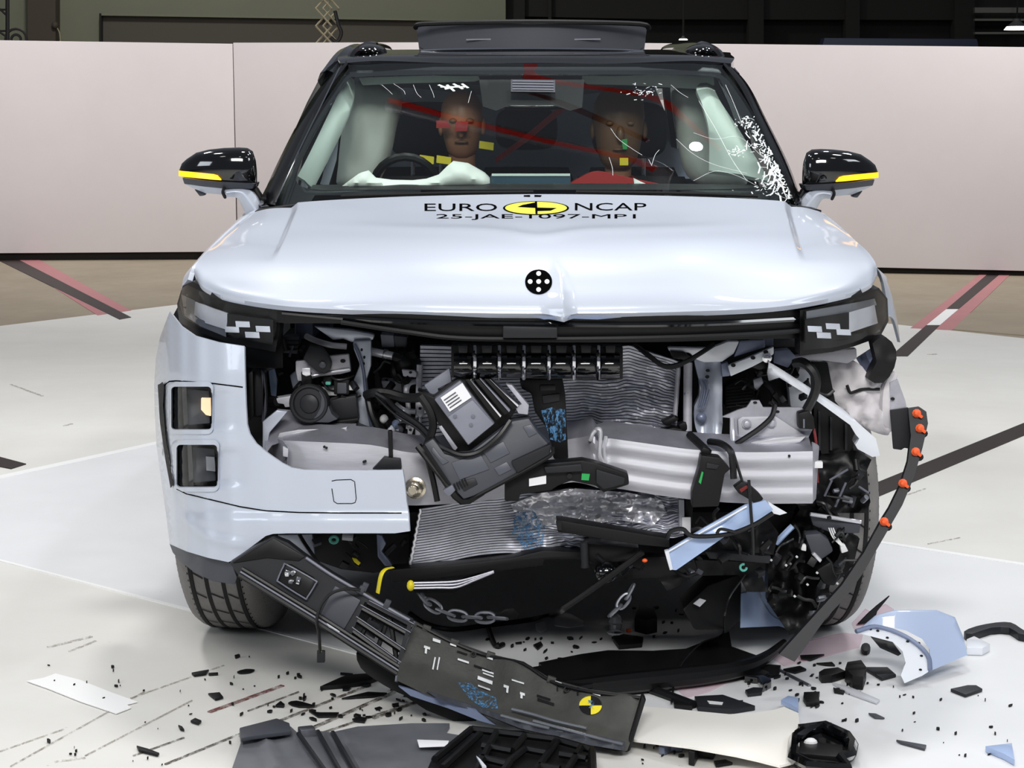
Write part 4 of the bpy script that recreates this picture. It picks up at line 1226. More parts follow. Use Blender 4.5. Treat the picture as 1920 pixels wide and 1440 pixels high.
for c0, n_, sp in (((1205, 172), 40, 16), ((1440, 352), 60, 22), ((1395, 232), 50, 10), ((1384, 285), 36, 10)):
    V, Fc = [], []
    for k in range(n_):
        x, y = c0[0] + rnd.gauss(0, sp), c0[1] + rnd.gauss(0, sp * .45)
        a = rnd.uniform(0, 6.28)
        l = rnd.uniform(2, 8)
        if x < 1395 + (y - 180) * .49 - 3 and y < 366:
            crack([(x, y), (x + l * math.cos(a), y + l * .6 * math.sin(a))], rnd.uniform(.0005, .0018))
    obj('impact_star', (V, Fc), 'crack_white', screen, kind='stuff')
V, Fc = [], []
for a, b in (((822, 160), (838, 166)), ((838, 160), (852, 172)), ((850, 158), (868, 168)), ((866, 158), (878, 166)), ((834, 168), (862, 162)), ((826, 164), (872, 164))):
    crack([a, b], .004)
obj('tape_scrap', (V, Fc), 'trim_pale', screen)

# ---- red roof steel and pale tubes above and behind the car, mirrored in the windscreen
def reflect_at(px, py, z):
    d = ray(px, py).normalized()
    loc, nor, _i, _d = ws_bvh.ray_cast(CAM, d)
    if nor.dot(d) > 0:
        nor = -nor
    r = d - 2 * d.dot(nor) * nor
    return loc + r * ((z - loc.z) / r.z)
for (a, b, z, r_, m, lb) in (((728, 186), (1235, 320), 6.0, .055, 'red_paint', 'long red steel roof beam above the back of the car'),
                             ((985, 122), (1350, 275), 6.1, .075, 'red_paint', 'thick red steel roof beam above the right side of the car'),
                             ((728, 194), (1250, 342), 6.2, .11, 'alu_dull', 'pale round pipe beside the long red roof beam'),
                             ((1000, 176), (1215, 262), 6.4, .05, 'red_dark', 'thin dark red roof beam above the passenger side')):
    p, q = reflect_at(*a, z), reflect_at(*b, z)
    obj('roof_pipe' if 'pipe' in lb else 'roof_beam', tube([p, q], r_, 4 if m != 'alu_dull' else 12, 1), m, label=lb, cat='beam' if 'pipe' not in lb else 'pipe')

# ================================================================== FRONT END, TORN OPEN
def pl(name, pts, Y, th, m, par=None, bev=.003, **kw):
    return obj(name, plate(pts, Y, th), m, car if par is None else par, bevel=bev, **kw)
def wire(name, q, r, m='cable', par=None, n=7, **kw):      # q: (px, py, Y)
    return obj(name, tube([P(*a) for a in q], r, n, 5), m, car if par is None else par, **kw)
def hole(x, y, rx, ry, Y, par):
    return obj('hole', plate(circle2(x, y, rx, ry, 12), Y - .002, .003), 'rubber_dark', par)
def bolt(x, y, r, Y, par, m='steel'):
    c = P(x, y, Y)
    b_ = obj('bolt', lathe(c, (0, -1, 0), [(r * 1.5, -.002), (r * 1.5, .002), (r, .0022), (r, .008), (r * .7, .009)], 12), m, par)
    return b_

# ---- radiators: rows of fins over a dark core
def radiator(name, top, bot, Y, rows, wavef, label, par=None):
    """top/bot: pixel edge polylines from left to right"""
    def at(poly, t):
        xs = [p[0] for p in poly]
        x = xs[0] + (xs[-1] - xs[0]) * t
        for (x1, y1), (x2, y2) in zip(poly, poly[1:]):
            if x <= x2 + 1e-6:
                return x, y1 + (y2 - y1) * (x - x1) / max(1e-6, x2 - x1)
        return poly[-1]
    N = 110
    core = []
    for v in (0, .25, .5, .75, 1):
        r = []
        for i in range(0, N + 1, 5):
            t = i / N
            a, b = at(top, t), at(bot, t)
            x, y = a[0] + (b[0] - a[0]) * v, a[1] + (b[1] - a[1]) * v
            r.append(P(x, y, Y + .014 + wavef(x, y)[1]))
        core.append(r)
    rad = obj(name, gridgeo(core, vec=(0, .03, 0)), 'fin_gap', car if par is None else par, label=label)
    V, Fc = [], []
    for k in range(rows):
        v0, v1 = (k + .02) / rows, (k + .74) / rows
        b0 = len(V)
        for i in range(N + 1):
            t = i / N
            a, b = at(top, t), at(bot, t)
            for v, dy in ((v0, .009), (v0, .0), (v1, .0), (v1, .009)):
                x, y = a[0] + (b[0] - a[0]) * v, a[1] + (b[1] - a[1]) * v
                wy, wd = wavef(x, y)
                V.append(P(x, y + wy, Y + wd + dy))
        for i in range(N):
            for j in range(3):
                o_ = b0 + i * 4 + j
                Fc.append((o_, o_ + 1, o_ + 5, o_ + 4))
    obj('fins', (V, Fc), 'fin', rad, kind='stuff', ang=70)
    return rad
def wave_up(x, y):
    d = max(0, min(1, (x - 1050) / 60)) * max(0, min(1, (y - 660) / 60))
    return 7 * d * nz(x * .018, y * .012, 3) + 2.5 * d * nz(x * .06, y * .05, 9), .02 * d * nz(x * .02, y * .03, 1) + .006 * d * nz(x * .1, y * .1, 2)
def wave_lo(x, y):
    d = max(0, min(1, (x - 900) / 120))
    d2 = max(0, min(1, (x - 1000) / 80))
    return -6 * math.exp(-((x - 900) / 60) ** 2) + 5 * d * nz(x * .02, y * .03, 5) + 6 * d2 * nz(x * .05, y * .08, 6), .022 * d * nz(x * .025, y * .04, 7) + .014 * d2 * nz(x * .09, y * .12, 8)
radiator('condenser', [(788, 648), (850, 650), (1060, 660), (1180, 648), (1276, 680)], [(784, 862), (880, 846), (1060, 812), (1180, 816), (1268, 822)], .43, 28, wave_up, 'silver condenser with bent fins behind the grille bar')
radiator('radiator', [(790, 954), (860, 946), (930, 938), (984, 927), (1080, 918), (1180, 922), (1276, 934)], [(768, 1066), (840, 1056), (913, 1046), (1010, 1033), (1090, 1030), (1160, 1024), (1282, 1004)], .36, 22, wave_lo, 'lower radiator with crushed and wavy silver fins')
obj('fin_edge', tube([P(788 - 21 * k / 18 + 2 * (k % 2), 954 + 112 * k / 18, .35) for k in range(19)], .004, 6, 1), 'alu_bright', car)
# crumpled bright foil over the lower radiator
def foil(x, y):
    return .345 + .022 * nz(x * .015, y * .06, 2) + .014 * nz(x * .04, y * .18, 4) + .005 * nz(x * .12, y * .35, 4)
obj('crushed_fins', sheet([(958, 946), (1010, 925), (1080, 916), (1180, 924), (1240, 938), (1250, 960), (1225, 985), (1160, 975), (1100, 985), (1060, 975), (1010, 990), (975, 985)], foil, .003, 4), 'alu_bright', car, ang=60, label='crumpled bright fins')
obj('crushed_fins', sheet([(965, 960), (1000, 958), (1022, 985), (1018, 1025), (985, 1032), (960, 1000)], lambda x, y: foil(x, y) - .005, .003, 5), 'blue_smear', car, ang=60, label='blue scraped patch of crushed fins')
pl('radiator_tank', [(1272, 936), (1283, 937), (1284, 1000), (1274, 1002)], .34, .05, 'alu_dull')
pl('tank_side', [(1284, 934), (1300, 940), (1298, 1003), (1284, 1004)], .36, .05, 'plastic_black')
pl('tank_label', [(1279, 970), (1295, 970), (1295, 1000), (1279, 1000)], .335, .003, 'white_label', bev=0)

# ---- bumper beam
def beamY(x, y):
    t = lerp_tab([(500, .30), (560, .215), (760, .20), (900, .30), (1064, .33), (1130, .26), (1300, .24), (1530, .25)], x)
    return t
bt = [(530, 826), (600, 829), (694, 834), (753, 846), (800, 850), (900, 850), (1000, 838), (1064, 824), (1090, 820), (1112, 816), (1122, 828), (1140, 822), (1165, 825), (1230, 834), (1300, 843), (1400, 848), (1524, 846)]
bb = [(530, 900), (600, 925), (694, 942), (753, 947), (800, 947), (900, 940), (1000, 922), (1064, 905), (1090, 906), (1112, 912), (1122, 915), (1140, 916), (1165, 917), (1230, 928), (1300, 937), (1400, 944), (1524, 944)]
rows = []
for v in [k / 14 for k in range(15)]:
    r = []
    for (x0, y0), (x1, y1) in zip(bt, bb):
        x, y = x0 + (x1 - x0) * v, y0 + (y1 - y0) * v
        rib = .010 * math.sin(v * math.pi * 3) ** 2 if x > 1100 else .004 * math.sin(v * math.pi)
        crease = -.03 * math.exp(-((x - 1115) / 8) ** 2) + .02 * math.exp(-((x - 1132) / 9) ** 2)
        r.append(P(x, y, beamY(x, y) - rib + crease * (1 - .4 * v)))
    rows.append(catmull(r, 3))
beam = obj('bumper_beam', gridgeo(rows, vec=(0, .05, 0)), 'alu', car, ang=50, label='bent aluminium bumper beam across the open front')
topf = [[p + Vector((0, .0, 0)) for p in rows[0]], [p + Vector((0, .09, .028)) for p in rows[0]]]
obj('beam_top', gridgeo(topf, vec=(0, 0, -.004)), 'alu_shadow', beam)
for x, y in ((608, 838), (612, 840), (682, 866), (685, 865), (1320, 932), (1480, 855)):
    hole(x, y, 2.5, 2.5, beamY(x, y) - .012, beam)
pl('beam_end', [(510, 820), (530, 826), (541, 838), (539, 876), (524, 866), (511, 850)], [.34, .21, .21, .21, .25, .34], .01, 'alu_dull', beam)
pl('beam_end', [(530, 836), (541, 842), (540, 858), (530, 856)], .20, .01, 'alu', beam)
pl('beam_end', [(1524, 830), (1536, 836), (1530, 936), (1524, 944)], [.25, .29, .29, .25], .02, 'alu_dull', beam)
for q in ([(1115, 808, .25), (1120, 804, .24), (1126, 810, .24), (1124, 850, .235), (1130, 870, .235), (1128, 884, .24)], [(1106, 826, .25), (1112, 812, .245), (1118, 806, .245)], [(1136, 818, .26), (1132, 845, .25), (1138, 880, .25)]):
    wire('beam_fold', q, .005, 'alu_bright', beam)
# tow eye nut
c = P(779, 915, .19)
nut = obj('tow_eye_nut', lathe(c, (-.1, -1, .05), [(.026, -.002), (.026, .004), (.020, .006), (.020, .02), (.016, .024), (.012, .026), (.012, .045), (.009, .047)], 24), 'zinc', car, ang=25)
obj('nut_flats', lathe(c, (-.1, -1, .05), [(.0215, .004), (.0215, .018), (.018, .021)], 6), 'zinc', nut, ang=10)

# ---- grille bar with seven cells
gb = pl('grille_bar', [(846, 646), (1168, 650), (1168, 712), (846, 708)], .17, .06, 'satin_black', bev=.004, label='black grille bar with chrome dividers')
xs = [846, 890, 936, 982, 1029, 1076, 1122, 1167]
for k in range(7):
    a, b = xs[k] + 5, xs[k + 1] - 5
    rws = []
    for i in range(9):
        v = i / 8
        y = 664 + 44 * v
        rws.append([P(a, y, .160 - .03 * math.sin(math.pi * v) ** .7), P((a + b) / 2, y, .155 - .032 * math.sin(math.pi * v) ** .7), P(b, y, .160 - .03 * math.sin(math.pi * v) ** .7)])
    cell = obj('grille_cell', gridgeo(rws, vec=(0, .03, 0)), 'gloss_black', gb, ang=60)
    pl('cell_clip', [(a + 8, 648), (b - 8, 648), (b - 9, 662), (a + 9, 662)], .145, .03, 'plastic_dark', gb, .002)
    pl('cell_step', [(a + 2, 684), (b - 2, 684), (b - 2, 687), (a + 2, 687)], .122, .02, 'satin_black', gb, .001)
    if k:
        wire('chrome_divider', [(xs[k], 650, .15), (xs[k], 668, .118), (xs[k], 690, .120), (xs[k], 710, .15)], .0045, 'chrome', gb)

# ---- left side of the bay
A = car
st1 = pl('front_strut', [(661, 640), (696, 638), (696, 686), (688, 712), (690, 743), (708, 809), (685, 806), (672, 796), (667, 743), (663, 712), (674, 684), (663, 656)], .40, .03, 'steel_painted', bev=.006)
wire('strut_rib', [(664, 645, .395), (674, 668, .392), (682, 700, .392), (686, 745, .392), (696, 800, .395)], .004, 'steel_shade', st1)
for x, y in ((678, 656), (683, 670), (682, 682)):
    hole(x, y, 2.2, 3, .40, st1)
pl('top_bracket', [(588, 612), (659, 619), (702, 627), (700, 638), (659, 642), (643, 636), (624, 638)], .42, .03, 'steel_painted', bev=.006)
wire('coolant_pipe', [(574, 630, .44), (590, 638, .42), (620, 647, .40), (650, 650, .40)], .0075, 'alu_bright')
br = pl('horn_bracket', [(554, 677), (576, 675), (610, 668), (654, 664), (658, 697), (637, 702), (600, 706), (572, 714), (558, 715), (554, 695)], .37, .02, 'alu', bev=.004)
hole(643, 677, 5, 3.5, .37, br)
wire('bracket_edge', [(570, 708, .365), (610, 700, .365), (656, 692, .365)], .003, 'alu_bright', br)
cv = pl('black_cover', [(580, 647), (604, 653), (616, 668), (622, 682), (619, 695), (608, 702), (593, 697), (567, 673)], .345, .03, 'plastic_dark', bev=.006)
obj('cover_disc', lathe(P(605, 684, .34), (0, -1, 0), [(.008, 0), (.008, .004), (.004, .006)], 14), 'plastic_grey', cv)
bx = pl('relay_box', [(530, 632), (562, 630), (558, 664), (530, 662)], .50, .06, 'plastic_grey', bev=.004)
for k in range(3):
    pl('box_rib', [(530, 640 + k * 8), (560, 639 + k * 8), (560, 642 + k * 8), (530, 643 + k * 8)], .49, .02, 'plastic_dark', bx, .001)
pl('dark_side_panel', [(460, 650), (526, 655), (566, 690), (552, 700), (540, 760), (520, 790), (505, 850), (470, 815), (462, 760)], .62, .03, 'plastic_black')
pl('side_guide', [(472, 692), (486, 690), (494, 704), (497, 760), (492, 778), (482, 782), (472, 770)], .42, .05, 'plastic_dark', bev=.006)
pl('guide_edge', [(488, 692), (497, 700), (500, 770), (494, 800), (490, 790), (494, 740)], .40, .04, 'plastic_grey', bev=.004)
pl('guide_seat', [(466, 700), (474, 696), (476, 780), (468, 790)], .38, .04, 'plastic_black')
pl('blue_flap', [(502, 684), (514, 687), (520, 712), (518, 744), (508, 742)], .55, .01, 'paint_blue')
pl('pale_flap', [(543, 704), (556, 693), (566, 712), (568, 730), (549, 730)], .50, .02, 'steel_painted', bev=.004)
pl('small_buffer', [(516, 747), (547, 742), (548, 763), (534, 764), (532, 758), (518, 756)], .42, .04, 'alu', bev=.003)
wire('stub_shaft', [(496, 752, .46), (510, 754, .44), (520, 753, .42)], .012, 'plastic_black')
pl('link_bolt', [(566, 690), (582, 690), (582, 704), (574, 706), (566, 702)], .33, .02, 'alu_bright')
pl('link_strap', [(564, 698), (570, 694), (578, 694), (583, 700), (584, 722), (566, 722)], .335, .02, 'satin_black')
# horn
hc_ = P(580, 757, .30)
horn = obj('horn', lathe(hc_, (-.12, -1, .08), [(.046, -.03), (.0475, -.004), (.045, .004), (.040, .004), (.037, -.002), (.024, -.001), (.022, .004), (.012, .008), (.004, .008)], 40), 'plastic_dark', car, ang=25, label='round dark horn')
obj('horn_rim', tube([hc_ + Vector((.0465 * math.cos(a * math.pi / 16), .003, .0465 * math.sin(a * math.pi / 16))) for a in range(32)], .003, 6, 1, True), 'plastic_black', horn)
pl('horn_trumpet', [(594, 726), (604, 734), (612, 750), (622, 776), (634, 786), (616, 793), (580, 792), (592, 780), (600, 765), (602, 745)], .295, .05, 'plastic_grey', horn, .006)
pl('horn_box', [(615, 752), (640, 745), (668, 741), (673, 789), (632, 793), (624, 776)], .36, .06, 'plastic_dark', bev=.006)
pl('horn_shelf', [(612, 792), (640, 788), (672, 784), (672, 791), (650, 795), (616, 796)], .33, .04, 'plastic_black')
# connectors around the horn
for x0, y0, x1, y1, m, Y in ((626, 712, 654, 740, 'plastic_black', .36), (632, 718, 650, 738, 'plastic_grey', .352), (606, 706, 622, 722, 'plastic_black', .38), (654, 722, 664, 732, 'white_plastic', .37),
                             (600, 726, 632, 742, 'white_plastic', .41), (610, 716, 620, 722, 'teal', .37), (640, 704, 656, 712, 'plastic_black', .40)):
    pl('connector', rrect(x0, y0, x1, y1, 2), Y, .03, m, bev=.002)
for q in ([(620, 706, .37), (632, 712, .355), (650, 710, .36), (664, 704, .37)], [(604, 716, .39), (616, 730, .38), (628, 734, .37)], [(640, 742, .36), (660, 748, .37), (676, 742, .39)]):
    wire('small_wire', q, .003)
# lower aluminium tray and crush can
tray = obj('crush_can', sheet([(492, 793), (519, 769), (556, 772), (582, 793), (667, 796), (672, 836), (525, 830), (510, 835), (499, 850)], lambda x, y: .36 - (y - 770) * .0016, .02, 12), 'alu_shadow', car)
pl('can_edge', [(524, 812), (560, 806), (640, 803), (652, 800), (646, 808), (560, 814), (520, 822)], .28, .01, 'alu_bright', tray, .002)
pl('can_wall', [(492, 791), (519, 769), (540, 771), (524, 790), (505, 812), (499, 850), (492, 850)], .27, .02, 'steel_painted', tray, .004)
# pipework in the middle
wire('pipe_loop', [(763, 748, .40), (762, 730, .39), (768, 718, .39), (783, 715, .40)], .0075, 'alu_bright')
wire('pipe_loop', [(764, 748, .40), (766, 775, .40), (765, 803, .41)], .006, 'alu')
wire('pipe_loop', [(742, 758, .39), (758, 769, .38), (779, 772, .38)], .0065, 'alu_bright')
wire('pipe_rod', [(787, 684, .39), (785, 740, .39), (784, 838, .39)], .008, 'alu')
for pts in ([(753, 693), (777, 695), (782, 700), (780, 708), (756, 706)], [(781, 752), (793, 752), (795, 776), (788, 784), (780, 776)], [(764, 800), (778, 798), (772, 816), (764, 818)]):
    q = pl('pipe_clamp', pts, .375, .02, 'alu', bev=.003)
    hole(sum(p[0] for p in pts) / len(pts), sum(p[1] for p in pts) / len(pts) - 2, 3, 2.5, .375, q)
pl('fuse_block', [(713, 627), (738, 629), (740, 651), (716, 651)], .46, .06, 'plastic_light', bev=.003)
pl('fuse_block', [(738, 629), (764, 632), (762, 651), (740, 651)], .462, .06, 'plastic_grey', bev=.003)
cn = obj('canister', cyl(P(696, 659, .44), P(738, 668, .42), .0105, 16), 'alu_bright', car)
obj('canister_band', cyl(P(718, 663, .43), P(726, 665, .43), .0125, 16), 'steel', cn)
obj('canister_hose', tube([P(738, 668, .42), P(760, 674, .42), P(778, 670, .43)], .012, 8, 4), 'cable', cn)
obj('black_pump', ellipsoid(P(764, 680, .44), (.036, .04, .030)), 'plastic_black', car)
wire('pump_hose', [(744, 680, .45), (738, 695, .44), (750, 712, .45), (772, 706, .44)], .010)
pl('alu_housing', [(713, 713), (755, 716), (758, 741), (740, 744), (718, 732)], .47, .06, 'alu', bev=.006)
pl('dark_void_bracket', [(700, 690), (712, 700), (716, 740), (704, 742)], .46, .02, 'plastic_black')
# black centre brackets
pl('lower_bracket', [(665, 796), (685, 804), (707, 811), (737, 811), (736, 832), (713, 839), (690, 830)], .34, .05, 'plastic_black', bev=.004)
pl('support_stem', [(727, 808), (735, 808), (737, 862), (729, 862)], .19, .02, 'satin_black')
pl('support_foot', [(720, 857), (751, 861), (753, 880), (698, 880)], .18, .03, 'plastic_dark', bev=.003)
wire('black_hose', [(689, 745, .36), (696, 776, .35), (708, 804, .35)], .008)
wire('wiring_loom', [(686, 741, .35), (706, 736, .33), (730, 738, .33), (760, 746, .32), (800, 744, .30)], .012)
lm = wire('wiring_loom', [(706, 738, .32), (726, 750, .30), (746, 769, .26), (790, 800, .20), (820, 832, .15), (843, 845, .13), (869, 853, .12), (900, 846, .12), (935, 818, .12), (957, 788, .13)], .0065)
wire('loom_strand', [(704, 742, .33), (740, 776, .27), (786, 806, .21), (816, 838, .155), (850, 852, .13), (890, 852, .125), (930, 826, .125)], .004, 'cable', lm)
for x, y, m in ((720, 786, 'white_plastic'), (734, 804, 'paint_pale'), (727, 795, 'plastic_black'), (748, 806, 'steel'), (742, 796, 'paint_inner')):
    obj('sensor_plug', ellipsoid(P(x, y, .38), (.011, .02, .012), 12, 8), m, car)
for x, y in ((705, 760), (716, 770), (730, 775), (752, 786), (770, 795)):
    obj('dark_clip', box(P(x, y, .42), (.02, .03, .018), rotm(20, 30, 15)), 'plastic_black', car, bevel=.002)

# ---- torn-off control module in the middle
md = empty('control_module', P(900, 930, .15) , label='grey control module torn loose and hanging askew in front of the bumper beam', cat='control module')
def mp(name, pts, Y, th, m, bev=.003, par=None):
    return obj(name, plate(pts, Y, th), m, md if par is None else par, bevel=bev)
tilt = lambda x, y: .14 + (x - 900) * .00015 - (y - 800) * .0001
mp('flange', [(795, 723), (843, 690), (847, 716), (821, 729), (823, 737), (808, 741)], .20, .02, 'plastic_light')
frame_ = mp('back_frame', [(782, 731), (812, 744), (863, 706), (913, 712), (972, 762), (958, 784), (878, 852), (852, 843)], .165, .05, 'satin_black', .004)
lid = mp('lid', [(814, 749), (863, 713), (928, 794), (878, 836)], tilt, .04, 'plastic_mid', .004)
mp('lid_plate', [(840, 782), (886, 750), (926, 795), (878, 834)], lambda x, y: tilt(x, y) - .004, .02, 'plastic_light', .002)
for x, y in ((853, 781), (887, 781), (883, 797)):
    obj('lid_dimple', lathe(P(x, y, tilt(x, y) - .004), (0, -1, 0), [(.005, 0), (.005, .002), (.003, .0025)], 12), 'plastic_mid', lid)
lb_ = mp('paper_label', [(826, 746), (867, 718), (884, 745), (843, 772)], lambda x, y: tilt(x, y) - .004, .006, 'white_label', .0)
for k in range(4):
    t = k / 4
    x0, y0 = 832 + 14 * t, 750 + 19 * t
    obj('label_line', plate([(x0, y0), (x0 + 22, y0 - 15), (x0 + 23, y0 - 13.5), (x0 + 1, y0 + 1.5)], lambda x, y: tilt(x, y) - .006, .002), 'label_ink', lb_)
for k, m in enumerate(('plastic_black', 'chrome', 'plastic_black', 'plastic_light', 'plastic_black', 'chrome')):
    o_ = k * 9
    w = 8 if m == 'plastic_black' else 2.5
    mp('cooling_rib', [(872 + o_, 712 - (0 if k < 3 else 2)), (872 + o_ + w, 711), (930 + o_ * .9 + w, 784 - o_ * .55), (930 + o_ * .9, 788 - o_ * .55)], .145 - .004 * (k % 2), .05, m, .001)
mp('end_bracket', [(948, 720), (960, 722), (992, 760), (990, 778), (972, 776), (966, 764), (978, 758)], .15, .03, 'alu_dull')
cover = mp('lower_cover', [(794, 834), (812, 822), (835, 852), (880, 850), (958, 790), (992, 784), (1010, 812), (1034, 838), (1030, 854), (970, 888), (889, 930), (869, 937), (843, 908)], lambda x, y: .13 + (y - 860) * -.0002, .06, 'plastic_grey', .006)
mp('cover_corner', [(958, 866), (1033, 832), (1030, 853), (970, 888)], .115, .03, 'plastic_dark', .004)
for pts, m in (([(846, 868), (900, 850), (918, 880), (862, 900)], 'plastic_pad'), ([(905, 846), (944, 828), (956, 850), (920, 868)], 'plastic_pad'), ([(812, 838), (826, 856), (842, 866), (830, 872), (808, 846)], 'plastic_pad'),
               ([(980, 800), (996, 796), (1008, 812), (992, 820)], 'plastic_pad'), ([(926, 878), (950, 866), (960, 880), (936, 892)], 'plastic_pad'), ([(858, 905), (890, 896), (896, 908), (870, 922)], 'plastic_dark')):
    mp('cover_pad', pts, lambda x, y: .127 + (y - 860) * -.0002, .02, m, .002)
for k in range(5):
    mp('cover_rib', [(850 + k * 5, 908 - k * 2.4), (852 + k * 5, 907 - k * 2.4), (858 + k * 5, 920 - k * 2.4), (856 + k * 5, 921 - k * 2.4)], .115, .02, 'satin_black', 0)
obj('cover_rim', tube([P(x, y, .122) for x, y in ((794, 836), (843, 910), (869, 939), (890, 932), (970, 890), (1031, 855), (1036, 838))], .005, 6, 3), 'plastic_black', md)
mp('mount_lug', [(830, 920), (848, 909), (854, 920), (841, 933)], .11, .03, 'plastic_mid', .003)
obj('frame_bar', tube([P(784, 836, .16), P(830, 895, .13), P(866, 940, .12), P(905, 922, .13)], .009, 6, 3), 'satin_black', md)
obj('frame_bar', tube([P(788, 742, .17), P(806, 770, .165), P(812, 800, .16), P(800, 838, .16)], .010, 6, 3), 'satin_black', md)
obj('frame_bar', tube([P(798, 846, .17), P(812, 900, .165), P(820, 940, .16)], .007, 6, 3), 'satin_black', md)
mp('clip_strip', [(822, 800), (828, 798), (858, 840), (852, 846)], .16, .01, 'alu_dull', .001)

# vertical black latch support with blue scrapes
vs = pl('latch_support', [(974, 712), (1055, 710), (1060, 740), (1062, 780), (1066, 862), (1038, 862), (1027, 806), (1003, 773), (996, 738), (978, 730)], .25, .06, 'plastic_black', bev=.006, label='black latch support scraped blue')
obj('blue_scrape', sheet([(1014, 770), (1034, 764), (1060, 768), (1061, 824), (1050, 830), (1032, 824), (1024, 800)], lambda x, y: .246 - .006 * abs(nz(x * .1, y * .05)), .002, 5), 'blue_smear', vs, ang=20)
pl('latch_slot', [(1012, 722), (1042, 722), (1042, 732), (1012, 734)], .245, .02, 'plastic_dark', vs, .003)
pl('latch_slot', [(1016, 742), (1050, 738), (1050, 752), (1018, 758)], .245, .02, 'plastic_dark', vs, .003)
# black bracket lying along the beam
sb = pl('sensor_bracket', [(946, 904), (1014, 869), (1049, 867), (1092, 863), (1119, 869), (1178, 889), (1180, 909), (1132, 924), (1117, 911), (1071, 902), (1047, 911), (1033, 920), (974, 928), (974, 940), (946, 940)], .15, .05, 'plastic_black', bev=.005, label='black sensor bracket with a white label and a green tag')
pl('white_tag', [(992, 898), (1024, 892), (1024, 907), (992, 912)], .146, .005, 'white_label', sb, 0)
pl('green_tag', [(1091, 888), (1106, 889), (1104, 901), (1090, 900)], .146, .005, 'green_tag', sb, 0)
pl('bracket_step', [(1118, 880), (1172, 896), (1170, 908), (1132, 918), (1118, 906)], .135, .03, 'plastic_dark', sb, .003)
pl('bracket_step', [(1020, 876), (1090, 870), (1092, 884), (1024, 888)], .135, .03, 'plastic_dark', sb, .003)
hole(1068, 893, 5, 5, .145, sb)

# ---- right side of the bay
st2 = obj('front_strut', sheet(smooth_poly([(1302, 677), (1316, 671), (1350, 677), (1354, 708), (1354, 760), (1352, 821), (1319, 828), (1308, 812), (1302, 791), (1302, 762), (1311, 742), (1311, 714)], 2), lambda x, y: .38 + .012 * math.sin((x - 1302) * .11) + .010 * math.sin(y * .05), .03, 7), 'steel_painted', car, ang=50)
for k in range(4):
    wire('strut_rib', [(1311 + k * 5, 712, .377), (1316 + k * 5, 728, .373), (1314 + k * 4, 748, .373), (1309 + k * 4, 764, .376)], .0022, 'steel_shade', st2)
for x, y in ((1327, 695), (1326, 707)):
    hole(x, y, 4, 3, .375, st2)
obj('strut_boss', ellipsoid(P(1315, 783, .385), (.013, .012, .013), 14, 8), 'steel_shade', st2)
obj('tank_tube', cyl(P(1290, 680, .40), P(1289, 808, .38), .011, 16), 'alu', car)
obj('tank_tube', cyl(P(1272, 690, .41), P(1266, 778, .40), .006, 10), 'alu', car)
obj('tube_band', cyl(P(1289.5, 735, .392), P(1289.4, 741, .392), .0122, 16), 'blue_smear', car)
pl('top_bracket', [(1252, 651), (1332, 653), (1365, 640), (1387, 640), (1376, 664), (1354, 679), (1320, 680), (1306, 675), (1293, 662), (1254, 659)], .36, .03, 'paint_pale', bev=.006)
pl('blue_gusset', [(1387, 640), (1433, 637), (1435, 651), (1376, 670)], .37, .02, 'steel_shade')
db = pl('diagonal_bracket', [(1365, 686), (1410, 668), (1451, 650), (1451, 664), (1430, 678), (1411, 688), (1370, 706)], .33, .02, 'paint_pale', bev=.003)
for x, y in ((1375, 685), (1412, 671), (1436, 660)):
    hole(x, y, 4.5, 3.5, .33, db)
bolt(1438, 671, .008, .325, db, 'chrome')
pl('bracket_block', [(1352, 683), (1365, 679), (1369, 705), (1354, 707)], .36, .03, 'steel_shade')  # grey block left of the diagonal bracket
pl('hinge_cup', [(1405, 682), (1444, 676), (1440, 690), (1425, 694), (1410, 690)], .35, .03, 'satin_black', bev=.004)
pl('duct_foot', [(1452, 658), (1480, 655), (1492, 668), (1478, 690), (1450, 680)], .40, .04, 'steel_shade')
strut = obj('diagonal_strut', sheet([(1439, 700), (1442, 679), (1464, 692), (1528, 733), (1581, 767), (1617, 800), (1642, 822), (1650, 854), (1636, 857), (1608, 842), (1599, 826), (1604, 814), (1594, 797), (1525, 747), (1461, 708), (1442, 714)], lambda x, y: .30 + (x - 1440) * .0004 + .014 * abs(((y - 690) - (x - 1450) * .70) / 14) ** 2 * (1 if x < 1600 else .1), .012, 8), 'paint_pale', car, ang=60, label='pale diagonal wing strut hanging over the wheel')
fan = pl('fan_shroud', [(1359, 725), (1381, 714), (1411, 722), (1417, 745), (1400, 760), (1372, 772), (1359, 760)], .48, .06, 'plastic_black', bev=.006)
for k in range(7):
    pl('fan_rib', [(1362, 727 + k * 6), (1412, 722 + k * 6), (1412, 724 + k * 6), (1362, 729 + k * 6)], .475, .02, 'plastic_dark', fan, .001)
bp_ = obj('mount_plate', sheet([(1354, 782), (1383, 769), (1400, 764), (1409, 751), (1424, 751), (1431, 764), (1521, 764), (1523, 806), (1512, 828), (1381, 834), (1372, 834), (1370, 784)], lambda x, y: .34 - max(0, y - 810) * .002, .01, 10), 'alu_dull', car)
pl('plate_boss', [(1383, 786), (1392, 781), (1455, 780), (1510, 816), (1510, 829), (1385, 829)], .325, .02, 'alu', bp_, .006)
for x, y in ((1400, 795), (1447, 793)):
    bolt(x, y, .008, .322, bp_, 'alu_dull')
hole(1416, 755, 4, 2.5, .34, bp_)
hole(1458, 772, 4, 2.5, .34, bp_)
obj('plate_corner', tube([P(1373, 784, .33), P(1373, 810, .32), P(1374, 832, .30)], .006, 8, 3), 'alu_bright', bp_)
pl('crumple_fold', [(1400, 832), (1450, 822), (1512, 818), (1500, 830), (1450, 838), (1410, 840)], .29, .02, 'alu_bright', bev=.003)
